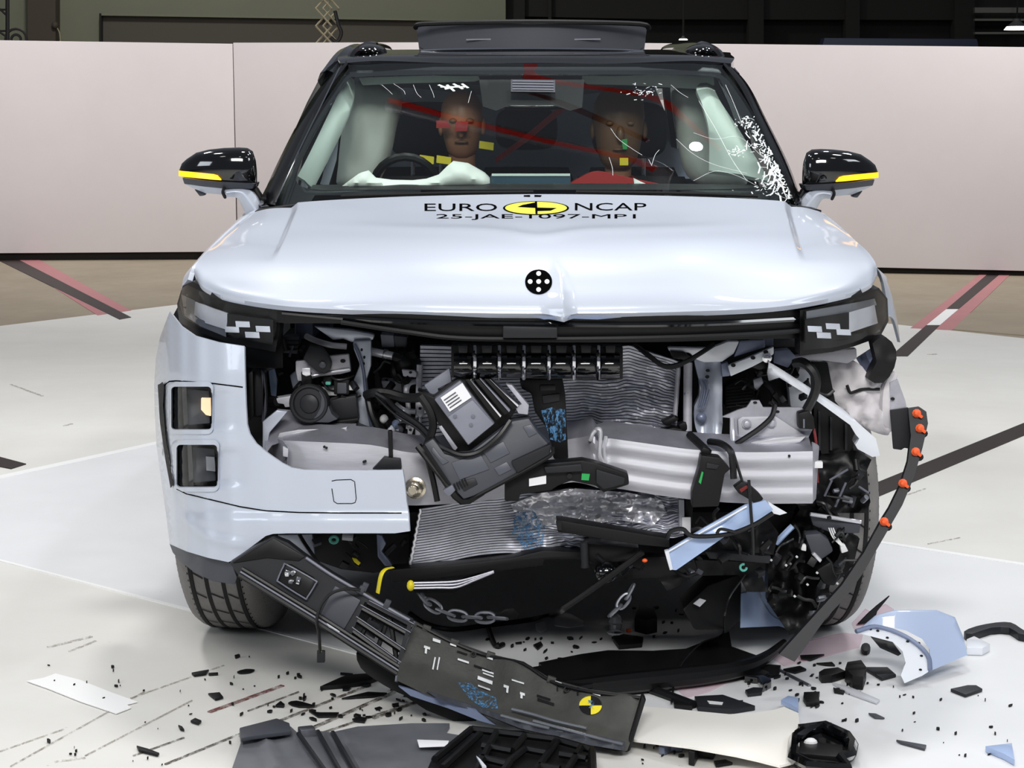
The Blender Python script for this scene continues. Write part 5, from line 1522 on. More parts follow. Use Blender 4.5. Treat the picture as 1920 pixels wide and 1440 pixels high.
wire('cable_run', [(1453, 760, .33), (1446, 782, .31), (1424, 803, .30), (1396, 822, .29), (1380, 832, .29)], .0065)
wire('bent_hose', [(1490, 681, .33), (1506, 680, .31), (1524, 696, .30), (1530, 715, .30), (1526, 740, .30), (1512, 768, .31)], .012)
cb = pl('plug_block', [(1497, 775), (1516, 770), (1526, 782), (1528, 806), (1498, 804)], .295, .04, 'plastic_black', bev=.004)
pl('plug_rib', [(1506, 786), (1509, 786), (1509, 803), (1506, 803)], .29, .01, 'plastic_mid', cb, .001)
wire('plug_wire', [(1526, 804, .31), (1530, 830, .30), (1531, 870, .30), (1533, 905, .30)], .0035, 'red_dark')
pl('white_plug', [(1526, 866), (1543, 866), (1543, 878), (1526, 878)], .27, .02, 'white_plastic', bev=.002)
pl('shock_tower', [(1476, 706), (1494, 690), (1520, 694), (1522, 764), (1482, 764)], .46, .06, 'paint_pale', bev=.006)
pl('dark_gap', [(1418, 700), (1476, 706), (1482, 764), (1432, 762), (1418, 745)], .50, .04, 'plastic_black')
wire('gap_hose', [(1424, 716, .46), (1440, 724, .44), (1452, 740, .43), (1450, 760, .42)], .009)
wire('gap_hose', [(1442, 712, .44), (1462, 702, .42), (1482, 706, .42), (1480, 724, .43)], .006)
pl('silver_clip', [(1412, 712), (1428, 706), (1432, 718), (1420, 732), (1414, 728)], .42, .02, 'steel')
pl('wheel_liner', [(1524, 680), (1552, 680), (1566, 752), (1606, 800), (1600, 846), (1540, 852), (1526, 800)], .47, .03, 'plastic_black')
for x in (1534, 1556, 1584):
    pl('liner_rib', [(x, 770 + (x - 1534) * .5), (x + 5, 772 + (x - 1534) * .5), (x + 5, 845), (x, 845)], .455, .03, 'plastic_dark', None, .002)
# black pieces by the radiator
for pts in ([(1232, 808), (1262, 802), (1290, 806), (1292, 826), (1240, 824)], [(1240, 792), (1264, 780), (1274, 786), (1252, 800)], [(1272, 796), (1286, 790), (1292, 806), (1280, 816)]):
    pl('black_mount', pts, .37, .04, 'plastic_black', bev=.004)
wire('cable_run', [(1192, 648, .33), (1214, 664, .31), (1240, 684, .30), (1262, 686, .30), (1290, 676, .30), (1320, 658, .31), (1338, 646, .33)], .006)
wire('cable_run', [(1188, 646, .34), (1220, 672, .32), (1250, 690, .31), (1280, 684, .31)], .004)
pl('seal_block', [(1256, 658), (1284, 660), (1296, 672), (1290, 676), (1262, 672)], .35, .03, 'satin_black')
wire('cable_run', [(1293, 815, .30), (1310, 830, .26), (1328, 848, .22)], .010)
pl('cable_boot', [(1318, 838), (1330, 842), (1334, 852), (1322, 856), (1314, 848)], .20, .03, 'plastic_black', bev=.004)
wire('cable_run', [(1330, 828, .26), (1352, 832, .22), (1370, 846, .19), (1374, 870, .185), (1376, 898, .18)], .0085)
wire('cable_run', [(1376, 852, .19), (1384, 878, .185), (1392, 904, .18)], .0035)
bxn = pl('hanging_plug', [(1315, 854), (1350, 858), (1370, 880), (1359, 889), (1348, 950), (1298, 952), (1298, 922), (1311, 878)], .17, .05, 'plastic_black', bev=.004, label='black plug housing hanging over the beam with a green tag')
pl('green_tag', [(1316, 884), (1319, 886), (1314, 908), (1310, 904)], .166, .005, 'green_tag', bxn, 0)
pl('plug_face', [(1325, 868), (1350, 872), (1344, 880), (1324, 878)], .165, .01, 'plastic_dark', bxn, .002)
pr_ = pl('red_black_plug', [(1376, 914), (1390, 904), (1404, 908), (1424, 926), (1432, 936), (1418, 946), (1400, 934), (1386, 926)], .165, .03, 'plastic_black', bev=.003)
pl('red_lock', [(1386, 918), (1400, 910), (1404, 914), (1390, 924)], .160, .01, 'red_dark', pr_, .001)

# ---- insulation, flaps and wheel-arch strip at the far right
def foamY(x, y):
    return .50 + .05 * nz(x * .02, y * .02, 4) + .02 * nz(x * .06, y * .06, 5) - .04 * math.exp(-((x - 1650) / 40) ** 2)
foam_ = obj('insulation_pad', sheet(smooth_poly([(1548, 676), (1606, 680), (1630, 705), (1650, 719), (1664, 703), (1680, 700), (1672, 756), (1669, 808), (1658, 816), (1622, 802), (1594, 780), (1564, 752)], 3), foamY, .05, 8), 'foam', car, ang=70, label='pale crumpled insulation bulging from the right wheel arch')
wire('tear', [(1588, 722, .47), (1594, 736, .465), (1604, 734, .465), (1618, 730, .46), (1650, 730, .45)], .004, 'rubber_dark', foam_)
pl('lamp_carrier', [(1489, 668), (1540, 662), (1606, 653), (1607, 672), (1589, 682), (1540, 676), (1489, 676)], .46, .03, 'alu', bev=.004)
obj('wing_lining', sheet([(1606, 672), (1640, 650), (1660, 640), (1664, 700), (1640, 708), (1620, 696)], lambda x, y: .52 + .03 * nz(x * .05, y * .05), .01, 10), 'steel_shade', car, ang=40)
obj('black_duct', sheet(smooth_poly([(1636, 644), (1661, 632), (1680, 656), (1677, 689), (1656, 718), (1628, 711), (1644, 678)], 2), lambda x, y: .42 + .012 * nz(x * .03, y * .03), .06, 8), 'plastic_black', car, ang=40)
obj('foam_edge', tube([P(1676, 702, .48), P(1664, 730, .46), P(1662, 770, .46), P(1666, 806, .48)], [.010, .016, .018, .012], 8, 5), 'foam', foam_)
fl_ = obj('grey_flap', sheet([(1669, 717), (1683, 711), (1697, 750), (1701, 768), (1669, 770)], lambda x, y: .44, .006, 10), 'alu_dull', car)
hole(1674, 748, 4, 3, .435, fl_)
pl('black_flap', [(1669, 769), (1703, 764), (1707, 842), (1696, 840), (1690, 844), (1675, 842)], .435, .008, 'plastic_dark', bev=.002)
arch_poly = [(1703, 767), (1725, 764), (1737, 772), (1740, 794), (1730, 839), (1714, 894), (1692, 947), (1658, 1006), (1618, 1075), (1589, 1116), (1548, 1160), (1490, 1241), (1461, 1227), (1519, 1163), (1578, 1098), (1620, 1036), (1653, 976), (1667, 954), (1688, 911), (1702, 867), (1708, 817)]
ast = obj('arch_strip', sheet(arch_poly, lambda x, y: .43 - (y - 765) * .00050, .018, 12), 'plastic_dark', car, ang=50, label='dark wheel arch strip hanging down with orange clips')
for x, y in ((1719, 775), (1725, 803), (1717, 847), (1693, 906), (1658, 978)):
    Yc_ = .43 - (y - 765) * .00050
    cl = obj('orange_clip', lathe(P(x, y, Yc_ - .001), (-.3, -1, .2), [(.011, 0), (.011, .004), (.006, .006), (.007, .016), (.003, .02)], 10), 'orange', ast)
    obj('clip_wing', box(P(x + 4, y + 3, Yc_ - .008), (.020, .012, .008), rotm(0, 35, 0)), 'orange', ast, bevel=.002)
    obj('clip_socket', plate(circle2(x + 5, y + 10, 10, 8, 12), Yc_ - .003, .004), 'rubber_dark', ast)
# broken liner, knuckle and lamps in front of the right wheel
def lump(name, pts, Y, amp, m, th=.04, seed=1, **kw):
    return obj(name, sheet(pts, lambda x, y: Y + amp * nz(x * .025, y * .025, seed) + amp * .15 * nz(x * .08, y * .08, seed + 2), th, 8), m, car, ang=50, **kw)
lump('torn_liner', [(1528, 870), (1541, 850), (1572, 841), (1610, 846), (1634, 862), (1622, 890), (1632, 940), (1626, 962), (1539, 962), (1522, 922)], .46, .05, 'satin_black', label='torn black wheel liner')
lump('torn_liner', [(1500, 955), (1560, 960), (1600, 990), (1580, 1040), (1545, 1100), (1520, 1180), (1480, 1190), (1440, 1130), (1440, 1060), (1470, 1000)], .45, .07, 'satin_black', .05, 4)
lump('torn_liner', [(1590, 1000), (1612, 1010), (1600, 1060), (1570, 1090), (1566, 1060)], .40, .04, 'plastic_black', .03, 6)
for a, b in (((1556, 900, .42), (1590, 880, .41)), ((1566, 950, .42), (1586, 905, .41)), ((1610, 912, .42), (1628, 924, .42)), ((1546, 930, .43), (1560, 900, .42))):
    wire('liner_edge', [a, b], .003, 'plastic_mid')
obj('alu_rod', cyl(P(1519, 964, .36), P(1614, 979, .38), .005, 8), 'alu_bright', car)
pl('liner_shelf', [(1519, 967), (1614, 982), (1612, 1000), (1560, 1000), (1524, 985)], .38, .03, 'plastic_grey')
lam = pl('lamp_motor', [(1508, 1002), (1538, 1000), (1554, 1012), (1564, 1034), (1538, 1052), (1522, 1040)], .34, .05, 'plastic_grey', bev=.008)
pl('motor_edge', [(1522, 1040), (1528, 1036), (1542, 1050), (1538, 1056)], .33, .02, 'alu_bright', lam)
pl('motor_plug', [(1502, 1020), (1512, 1022), (1512, 1034), (1502, 1032)], .33, .02, 'white_plastic', lam)
pl('black_motor', [(1530, 1069), (1557, 1053), (1578, 1075), (1566, 1100), (1545, 1096)], .33, .05, 'plastic_black', bev=.008)
pl('white_connector', [(1575, 1022), (1584, 1020), (1591, 1034), (1578, 1038)], .33, .02, 'white_plastic', bev=.003)
for k in range(3):
    wire('connector_wire', [(1554 + k * 4, 990, .36), (1562 + k * 4, 1008, .34), (1578 + k * 2, 1024, .33)], .0018, 'white_plastic')
for x, y in ((1532, 1074), (1570, 1094), (1494, 1044), (1474, 1060), (1446, 1050), (1490, 1118), (1560, 1130), (1514, 1096)):
    obj('bright_chip', box(P(x, y, .32), (.006, .004, .005), rotm(20, 40, 10)), 'white_plastic', car, bevel=.001)
wire('steel_rod', [(1455, 1018, .35), (1470, 1002, .34), (1486, 986, .34)], .008, 'paint_blue')

# ---- lower front: crossmember, strips, pump, blue skin strips
pl('lower_crossmember', [(732, 1068), (860, 1058), (960, 1046), (1019, 1032), (1100, 1036), (1100, 1048), (1021, 1050), (1019, 1061), (930, 1072), (780, 1090), (732, 1094)], .31, .06, 'plastic_black', bev=.005)
for k in range(3):
    wire('silver_strip', [(776, 1093 + k * 5, .30), (820, 1092 + k * 5, .30), (856, 1090 + k * 5.5, .30), (890, 1082 + k * 3, .30), (926, 1071 + k, .30)], .0028, 'alu_dull')
pl('strip_tray', [(770, 1096), (850, 1094), (930, 1070), (912, 1084), (850, 1112), (776, 1112)], .32, .03, 'plastic_black')
obj('yellow_strap', tube([P(736, 1064, .24), P(722, 1068, .22), P(714, 1080, .21), P(708, 1112, .21)], .007, 6, 5, flat=.3), 'yellow', car)
lump('yellow_tie', [(660, 1046), (668, 1048), (676, 1056), (672, 1060), (664, 1054)], .3, .004, 'yellow', .006)
obj('yellow_tie', ellipsoid(P(770, 1098, .30), (.010, .01, .014), 10, 6), 'yellow', car)
tb = pl('hollow_rail', [(1043, 976), (1056, 977), (1255, 1010), (1256, 1027), (1200, 1022), (1046, 998)], .22, .06, 'plastic_black', bev=.003)
pl('rail_mouth', [(1042, 978), (1053, 979), (1053, 994), (1045, 994)], .215, .01, 'rubber_dark', tb, 0)
pl('pump_body', [(1095, 1018), (1150, 1022), (1200, 1026), (1196, 1052), (1110, 1060), (1098, 1050)], .28, .08, 'satin_black', bev=.01)
obj('pump_disc', cyl(P(1095, 1016, .26), P(1097, 1064, .26), .010, 12), 'plastic_dark', car)
obj('pump_bulb', ellipsoid(P(1137, 1072, .28), (.03, .03, .026)), 'gloss_black', car)
pl('underside_shell', [(1100, 1050), (1300, 1040), (1310, 1070), (1240, 1085), (1120, 1090)], .34, .06, 'plastic_black', bev=.01)
for q in ([(1205, 1036, .26), (1150, 1076, .22), (1100, 1112, .18), (1056, 1142, .15)],):
    wire('bent_rod', q, .008, 'plastic_black')
obj('red_plug', ellipsoid(P(1209, 1051, .24), (.007, .007, .005), 8, 6), 'orange', car)
bs = obj('blue_skin_strip', sheet([(1248, 1034), (1320, 990), (1397, 947), (1435, 938), (1455, 961), (1420, 984), (1382, 996), (1356, 1008), (1268, 1069), (1257, 1068)], lambda x, y: .16 + .02 * nz(x * .02, y * .02), .008, 10), 'paint_blue', car, ang=50, label='torn pale blue strip of bumper skin lying across the lower front')
wire('strip_fold', [(1254, 1034, .155), (1330, 990, .155), (1400, 950, .155)], .0025, 'paint_pale', bs)
pl('strip_end', [(1246, 1034), (1254, 1032), (1262, 1068), (1256, 1070)], .15, .02, 'paint_pale', bs, .002)
pl('white_tear', [(1440, 940), (1452, 948), (1476, 962), (1462, 966), (1446, 962)], .16, .006, 'paint_pale', bs, .001)
wire('cable_run', [(1251, 1010, .145), (1258, 996, .14), (1280, 992, .14), (1300, 1005, .14), (1362, 1002, .14), (1411, 985, .14), (1449, 962, .15)], .0055)
wire('cable_run', [(1404, 900, .15), (1408, 960, .14), (1411, 1000, .14), (1412, 1040, .15)], .004)
wire('cable_run', [(1344, 1000, .135), (1352, 992, .13), (1380, 998, .13)], .004)
pl('lower_bar', [(1321, 1034), (1446, 1043), (1443, 1057), (1330, 1048)], .26, .03, 'plastic_dark', bev=.003)
obj('teal_ring', tube([P(1394 + 6 * math.cos(a), 1064 + 6 * math.sin(a), .24) for a in [k * math.pi / 5 for k in range(9)]], .003, 6, 2), 'teal', car)
lump('cable_nest', [(1300, 1008), (1380, 1000), (1440, 975), (1460, 1000), (1450, 1040), (1390, 1036), (1320, 1030)], .30, .04, 'plastic_black', .05, 9)
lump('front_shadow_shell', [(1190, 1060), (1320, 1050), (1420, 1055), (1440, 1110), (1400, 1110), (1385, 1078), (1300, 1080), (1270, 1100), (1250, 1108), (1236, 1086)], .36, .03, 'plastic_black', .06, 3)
obj('blue_inner_panel', sheet([(1411, 1072), (1435, 1070), (1432, 1104), (1481, 1116), (1484, 1171), (1502, 1189), (1461, 1174), (1388, 1177), (1389, 1113), (1400, 1111)], lambda x, y: .52 + .03 * math.sin((x - 1390) * .04), .01, 9), 'paint_blue', car, ang=50, label='bright blue torn panel hanging inside the right wheel arch')
wire('panel_crease', [(1422, 1105, .505), (1432, 1130, .50), (1450, 1155, .50), (1484, 1172, .51)], .002, 'paint_inner')
# parts showing below the bumper at the left
pl('lower_void', [(500, 1003), (768, 1000), (765, 1066), (700, 1075), (640, 1068), (560, 1040)], .46, .04, 'plastic_black')
pl('pale_backing', [(520, 1003), (585, 1002), (590, 1040), (560, 1044), (530, 1020)], .40, .02, 'steel_painted')
pl('steel_hanger', [(706, 1002), (716, 1004), (724, 1020), (716, 1034), (730, 1052), (736, 1062), (722, 1062), (708, 1044)], .36, .02, 'steel_shade')
tr_ = obj('teal_ring', tube([P(626 + 7 * math.cos(a * math.pi / 6), 1012 + 6 * math.sin(a * math.pi / 6), .34) for a in range(12)], .004, 6, 1, True), 'teal', car)
wire('hanging_cable', [(560, 1000, .30), (572, 1020, .28), (590, 1046, .20), (612, 1078, .14), (625, 1098, .12)], .005)
obj('lower_pipe', cyl(P(642, 1006, .36), P(662, 1008, .36), .009, 10), 'alu', car)
# engine block silhouettes filling the depth
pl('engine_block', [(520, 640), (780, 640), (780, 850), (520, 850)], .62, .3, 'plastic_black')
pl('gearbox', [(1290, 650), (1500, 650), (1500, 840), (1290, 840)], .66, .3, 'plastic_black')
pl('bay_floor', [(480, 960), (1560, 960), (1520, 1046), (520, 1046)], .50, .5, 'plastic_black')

# ---- small plugs, clips and wires crowding the torn bay
rc = random.Random(21)
CL = [((700, 640, 786, 830), 26, (.36, .50)), ((500, 640, 570, 760), 12, (.44, .56)), ((600, 700, 670, 745), 8, (.37, .44)), ((1362, 690, 1530, 762), 18, (.36, .46)),
      ((1436, 965, 1600, 1150), 34, (.28, .40)), ((1530, 860, 1630, 960), 12, (.38, .44)), ((1110, 1030, 1430, 1075), 16, (.24, .32)), ((540, 1006, 760, 1060), 14, (.36, .44)), ((1290, 980, 1440, 1040), 14, (.18, .26))]
shades = ['plastic_black', 'plastic_black', 'plastic_dark', 'plastic_dark', 'plastic_grey', 'steel', 'satin_black', 'satin_black']
for (x0, y0, x1, y1), n, (ya, yb_) in CL:
    for k in range(n):
        x, y, Y = rc.uniform(x0, x1), rc.uniform(y0, y1), rc.uniform(ya, yb_)
        c = P(x, y, Y)
        m = rc.choice(shades)
        t = rc.random()
        R_ = rotm(rc.uniform(-60, 60), rc.uniform(-60, 60), rc.uniform(-60, 60))
        if t < .4:
            obj('small_clip', box(c, (rc.uniform(.008, .028), rc.uniform(.008, .02), rc.uniform(.006, .02)), R_), m, car, bevel=.0015)
        elif t < .6:
            d = R_ @ Vector((0, 0, rc.uniform(.008, .02)))
            o_ = obj('small_stud', cyl(c - d, c + d, rc.uniform(.003, .008), 10), m, car)
        else:
            pts = [c]
            v = R_ @ Vector((.02, 0, 0))
            for _ in range(3):
                pts.append(pts[-1] + v)
                v = rotm(rc.uniform(-60, 60), rc.uniform(-60, 60), 0) @ v
            pts = [Vector((p.x, max(ya - .02, min(yb_ + .05, p.y)), p.z)) for p in pts]
            obj('small_wire', tube(pts, rc.uniform(.002, .005), 6, 4), 'cable' if t < .985 else 'lamp_pale', car)

# ================================================================== LOOSE FRONT PARTS
mat('panel_dark', (66, 66, 63), .45, var=.14, vscale=16, bump=.1, bscale=120)
mat('slot_pale', (214, 216, 218), .5)

# ---- lower grille strip hanging from the left corner
lg = empty('lower_grille', P(520, 1120, .1), label='long black lower grille strip hanging diagonally from the broken bumper corner', cat='grille')
def lgY(x, y):
    return .15 - (x - 431) * .00028 - (y - (1040 + (x - 431) * .55)) * .0003
seg = [(431, 1056), (470, 1030), (512, 1007), (540, 1018), (571, 1042), (620, 1075), (671, 1105), (715, 1135), (774, 1166), (745, 1264), (700, 1237), (640, 1198), (595, 1170), (520, 1124), (452, 1085)]
win = [(684, 1128), (764, 1172), (742, 1248), (658, 1192)]
obj('strip_shell', sheet(seg, lgY, .03, 12, [win]), 'plastic_dark', lg, ang=50)
def lp(name, pts, off, th, m, bev=.002, par=None, **kw):
    return obj(name, plate(pts, lambda x, y: lgY(x, y) + off, th), m, lg if par is None else par, bevel=bev, **kw)
lp('grey_plate', [(628, 1098), (677, 1126), (645, 1181), (598, 1157)], -.006, .02, 'plastic_grey', .004)
lp('dark_triangle', [(436, 1056), (512, 1009), (572, 1044), (560, 1052), (500, 1046)], -.004, .02, 'satin_black')
fl = lp('strip_lamp', [(538, 1059), (546, 1060), (588, 1084), (592, 1092), (577, 1119), (570, 1121), (526, 1095), (521, 1087), (530, 1064)], -.010, .02, 'satin_black', .004, label='small clear lamp set in the strip')
for k in range(12):
    x, y = 536 + random.random() * 40, 1070 + random.random() * 34
    if inpoly(x, y, [(540, 1066), (584, 1090), (572, 1114), (530, 1088)]):
        obj('lamp_facet', box(P(x, y, lgY(x, y) - .014), (.010, .006, .009), rotm(random.uniform(-40, 40), random.uniform(-40, 40), random.uniform(-40, 40))), 'chrome' if k % 3 else 'lamp_grey', fl, bevel=.001)
obj('lamp_rim', tube([P(x, y, lgY(x, y) - .012) for x, y in [(538, 1059), (590, 1088), (592, 1094), (576, 1120), (570, 1121), (524, 1092), (521, 1086), (532, 1061)]], .002, 6, 3, True), 'plastic_mid', fl)
for a, b in (((674, 1138), (768, 1190)), ((666, 1160), (758, 1222)), ((658, 1180), (750, 1246)), ((690, 1130), (774, 1174))):
    obj('grille_slat', tube([P(*a, lgY(*a) + .008), P(*b, lgY(*b) + .008)], .0085, 6, 1), 'satin_black', lg)
    obj('slat_edge', tube([P(a[0] + 2, a[1] - 4, lgY(*a) - .002), P(b[0] + 2, b[1] - 4, lgY(*b) - .002)], .0016, 5, 1), 'plastic_mid', lg)
for a, b in (((700, 1150), (676, 1196)), ((726, 1164), (706, 1222)), ((730, 1150), (744, 1240))):
    obj('grille_strut', tube([P(*a, lgY(*a) + .014), P(*b, lgY(*b) + .014)], .006, 6, 1), 'plastic_black', lg)
obj('slat_backing', plate([(690, 1160), (712, 1172), (702, 1198), (680, 1184)], .09, .01), 'plastic_dark', lg)
for o_, r_, m in ((0, .006, 'plastic_black'), (6, .003, 'plastic_mid'), (12, .005, 'satin_black')):  # lighter middle tube paints in the grey highlight along the rim
    obj('lower_rim', tube([P(x + o_ * .5, y - o_, lgY(x, y) - .008) for x, y in [(448, 1078), (520, 1122), (595, 1168), (670, 1216), (745, 1264)]], r_, 6, 4), m, lg)
obj('upper_rim', tube([P(x, y, lgY(x, y) - .004) for x, y in [(574, 1046), (620, 1077), (671, 1107), (720, 1136), (768, 1163)]], .004, 6, 4), 'plastic_mid', lg)
for x, y in ((678, 1106), (684, 1100), (726, 1132)):
    obj('rim_clip', box(P(x, y, lgY(x, y) - .006), (.014, .012, .02), rotm(0, 25, 0)), 'plastic_grey', lg, bevel=.002)
lp('rim_glint', [(612, 1168), (622, 1172), (638, 1182), (636, 1186), (616, 1176)], -.012, .006, 'lamp_pale', .001)
hcb = obj('lamp_cable', tube([P(676, 1106, .07), P(650, 1104, .065), P(622, 1112, .06), (P(602, 1134, .055)), P(594, 1162, .05), P(598, 1190, .06), P(600, 1222, .07)], .004, 7, 6), 'cable', lg)
obj('cable_plug', plate(rrect(594, 1221, 609, 1243, 2), .07, .012), 'plastic_dark', lg, bevel=.002)
obj('plug_wires', tube([P(600, 1204, .068), P(601, 1222, .07)], .003, 6, 1), 'yellow_soft', lg)

# ---- slotted panel at its end, lying on the floor
pn = empty('slotted_panel', G(1000, 1390), label='dark slotted bumper panel with a yellow and black target, lying on the floor', cat='bumper panel')
def pnY(x, y):
    top = 1168 + (x - 775) * .33
    v = (y - top) / 105
    yb_ = lerp_tab([(744, .03), (901, .03), (976, -.055), (1040, -.10), (1110, -.168), (1180, -.215)], x)
    return yb_ + (1 - v) * .11
pan = [(776, 1166), (815, 1186), (852, 1205), (916, 1228), (950, 1236), (982, 1243), (1034, 1276), (1104, 1295), (1160, 1302), (1206, 1308), (1198, 1340), (1186, 1380), (1176, 1408), (1150, 1408), (1110, 1398), (1040, 1380), (976, 1368), (901, 1338), (850, 1320), (799, 1302), (744, 1276), (748, 1250), (762, 1206)]
def pn_mod(x, y):
    low = 1168 + (x - 775) * .33 + 76
    curl = max(0, y - low)
    return pnY(x, y) - .0009 * curl + .010 * nz(x * .03, y * .06) * min(1, curl / 15) * (1 if x > 900 else .3)
pan_geo = sheet(pan, pn_mod, .012, 10)
panel = obj('panel_shell', pan_geo, 'panel_dark', pn, ang=50)
pan_bvh = bvh_of(pan_geo)
def pd(name, pts, m, th=.003, lift=.004):
    V, F_ = sheet(pts, None, .004, 12, to3=lambda x, y: hit(x, y, pan_bvh, lift) or P(x, y, pnY(x, y)))
    return obj(name, (V, F_), m, pn)
def slot(x, y, w, h, a=.33, m='slot_pale'):
    c_, s_ = math.cos(math.atan(a)), math.sin(math.atan(a))
    pd('panel_slot', [(x + dx * c_ - dy * s_ * .3, y + dx * s_ + dy) for dx, dy in ((-w / 2, -h / 2), (w / 2, -h / 2), (w / 2, h / 2), (-w / 2, h / 2))], m)
for a in ((818, 1203, 15, 5), (800, 1216, 12, 4), (798, 1222, 4, 10), (868, 1241, 22, 3), (849, 1211, 12, 3), (920, 1236, 12, 3), (916, 1261, 24, 2.5), (917, 1267, 22, 2), (910, 1277, 32, 6), (908, 1292, 26, 2.5), (951, 1289, 10, 4), (953, 1296, 4, 9),
          (972, 1280, 23, 2), (980, 1303, 10, 4), (978, 1308, 4, 8), (1112, 1301, 30, 3), (1048, 1282, 14, 3)):
    slot(*a)
for x in (815, 823):
    pd('panel_slot', [(x - 1, 1234), (x + 1.5, 1235), (x - 3, 1258), (x - 5.5, 1257)], 'slot_pale')
for a in ((1020, 1310, 26, 3), (1024, 1318, 32, 4), (905, 1255, 36, 2), (866, 1226, 20, 2), (1046, 1290, 3, 14), (1060, 1294, 3, 14), (1085, 1298, 3, 14)):
    slot(*a, m='plastic_black')
for x, y in ((887, 1228), (1064, 1294)):
    c = hit(x, y, pan_bvh, .004)
    obj('panel_eyelet', lathe(c, (0, -1, .3), [(.007, 0), (.007, .004), (.004, .004), (.003, 0)], 14), 'plastic_black', pn)
pd('blue_scrape', [(858, 1282), (880, 1280), (900, 1296), (930, 1310), (934, 1330), (905, 1328), (880, 1312)], 'blue_smear', lift=.0015)
tg = circle2(1108, 1324, 22, 17, 32)
for k, m in ((0, 'plastic_black'), (1, 'yellow'), (2, 'plastic_black'), (3, 'yellow')):
    a0 = k * 90 + 90
    q = [(1108, 1324)] + [(1108 + 21 * math.cos(math.radians(a0 + t * 11.25)), 1324 + 17 * math.sin(math.radians(a0 + t * 11.25))) for t in range(9)]
    pd('target_quarter', q, m, lift=.003)
pd('target_blue', [(1104, 1316), (1114, 1318), (1114, 1332), (1104, 1330)], 'blue_smear', lift=.0065)
obj('end_cap', plate([(1204, 1304), (1212, 1312), (1182, 1408), (1172, 1412)], [-.115, -.115, -.235, -.235], .03), 'satin_black', pn, bevel=.004)
obj('left_rim', tube([P(776, 1166, .12), P(760, 1206, .08), P(747, 1250, .05), P(743, 1278, .03)], .004, 6, 4), 'plastic_mid', pn)
obj('top_rim', tube([p for p in (hit(x, y, pan_bvh, .003) for x, y in [(782, 1172), (852, 1208), (916, 1231), (980, 1245), (1034, 1279), (1104, 1298), (1198, 1310)]) if p], .004, 6, 4), 'plastic_black', pn)
for x, y in ((800, 1178), (852, 1204), (920, 1228), (1034, 1274)):
    obj('top_clip', box(P(x, y, pnY(x, y) - .002), (.020, .012, .014), rotm(0, 18, 0)), 'panel_dark', pn, bevel=.002)
V, F_ = sheet([(800, 1296), (870, 1318), (960, 1348), (1040, 1366), (1110, 1378), (1172, 1392), (1170, 1408), (1100, 1396), (1040, 1380), (976, 1366), (900, 1336), (820, 1310)], lambda x, y: pn_mod(x, y) - .012 + .016 * nz(x * .05, y * .12, 3), .006, 7)
obj('crumpled_lip', (V, F_), 'plastic_grey', pn, ang=25, label='crumpled shiny lower lip')
for q in ([(960, 1330), (1000, 1340), (1040, 1352), (1100, 1366)], [(1000, 1352), (1060, 1368), (1120, 1384), (1168, 1396)], [(940, 1342), (990, 1356), (1030, 1366)]):
    obj('lip_fold', tube([P(x, y, pn_mod(x, y) - .02) for x, y in q], .004, 6, 4), 'lamp_grey', pn)
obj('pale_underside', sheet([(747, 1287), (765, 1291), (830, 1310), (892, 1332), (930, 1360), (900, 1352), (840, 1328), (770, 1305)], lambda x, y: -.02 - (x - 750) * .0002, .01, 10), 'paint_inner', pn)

# ---- chain hanging under the radiator
def chain(name, path, n, r, L, label):
    pts = [P(*q) for q in path]
    cm = catmull(pts, 12)
    tot = [0]
    for a, b in zip(cm, cm[1:]):
        tot.append(tot[-1] + (b - a).length)
    t = empty(name, pts[0], label=label, cat='chain', group='towing chain under the radiator')
    for k in range(n):
        s = tot[-1] * (k + .5) / n
        i = max(j for j in range(len(tot)) if tot[j] <= s)
        i = min(i, len(cm) - 2)
        c, d = cm[i].lerp(cm[i + 1], .5), (cm[i + 1] - cm[i]).normalized()
        up = Vector((0, -1, .2)).normalized() if k % 2 else Vector((0, .35, 1)).normalized()
        side = d.cross(up).normalized()
        hl = tot[-1] / n * .72
        w = hl * .52
        ring = [c + d * (hl * math.cos(a)) * (1 if abs(math.cos(a)) < .99 else .98) + side * (w * math.copysign(abs(math.sin(a)) ** .7, math.sin(a))) for a in [2 * math.pi * q / 18 for q in range(18)]]
        obj('chain_link', tube(ring, r, 6, 1, True), 'steel', t)
    return t
chain('chain', [(788, 1112, .34), (806, 1132, .32), (840, 1150, .30), (880, 1157, .29), (920, 1158, .28), (946, 1160, .27)], 7, .0042, .04, 'steel chain hanging left under the radiator')
chain('chain', [(1186, 1100, .30), (1176, 1118, .29), (1160, 1138, .28), (1146, 1152, .27)], 3, .0042, .04, 'short end of steel chain under the pump')

# ================================================================== DEBRIS ON THE FLOOR
def flat(name, pix, h, m, label, cat='fragment', group=None, bev=.0015, z=.004):
    """piece lying on the floor, outline given where it touches the ground"""
    return obj(name, prism([G(x, y, z) for x, y in pix], (0, 0, h)), m, bevel=bev, label=label, cat=cat, group=group)
def upright(name, pix, Yf, th, m, label, cat='fragment', step=10, **kw):
    return obj(name, sheet(pix, Yf, th, step), m, label=label, cat=cat, ang=50, **kw)
def gY(y):
    return G(960, y).y

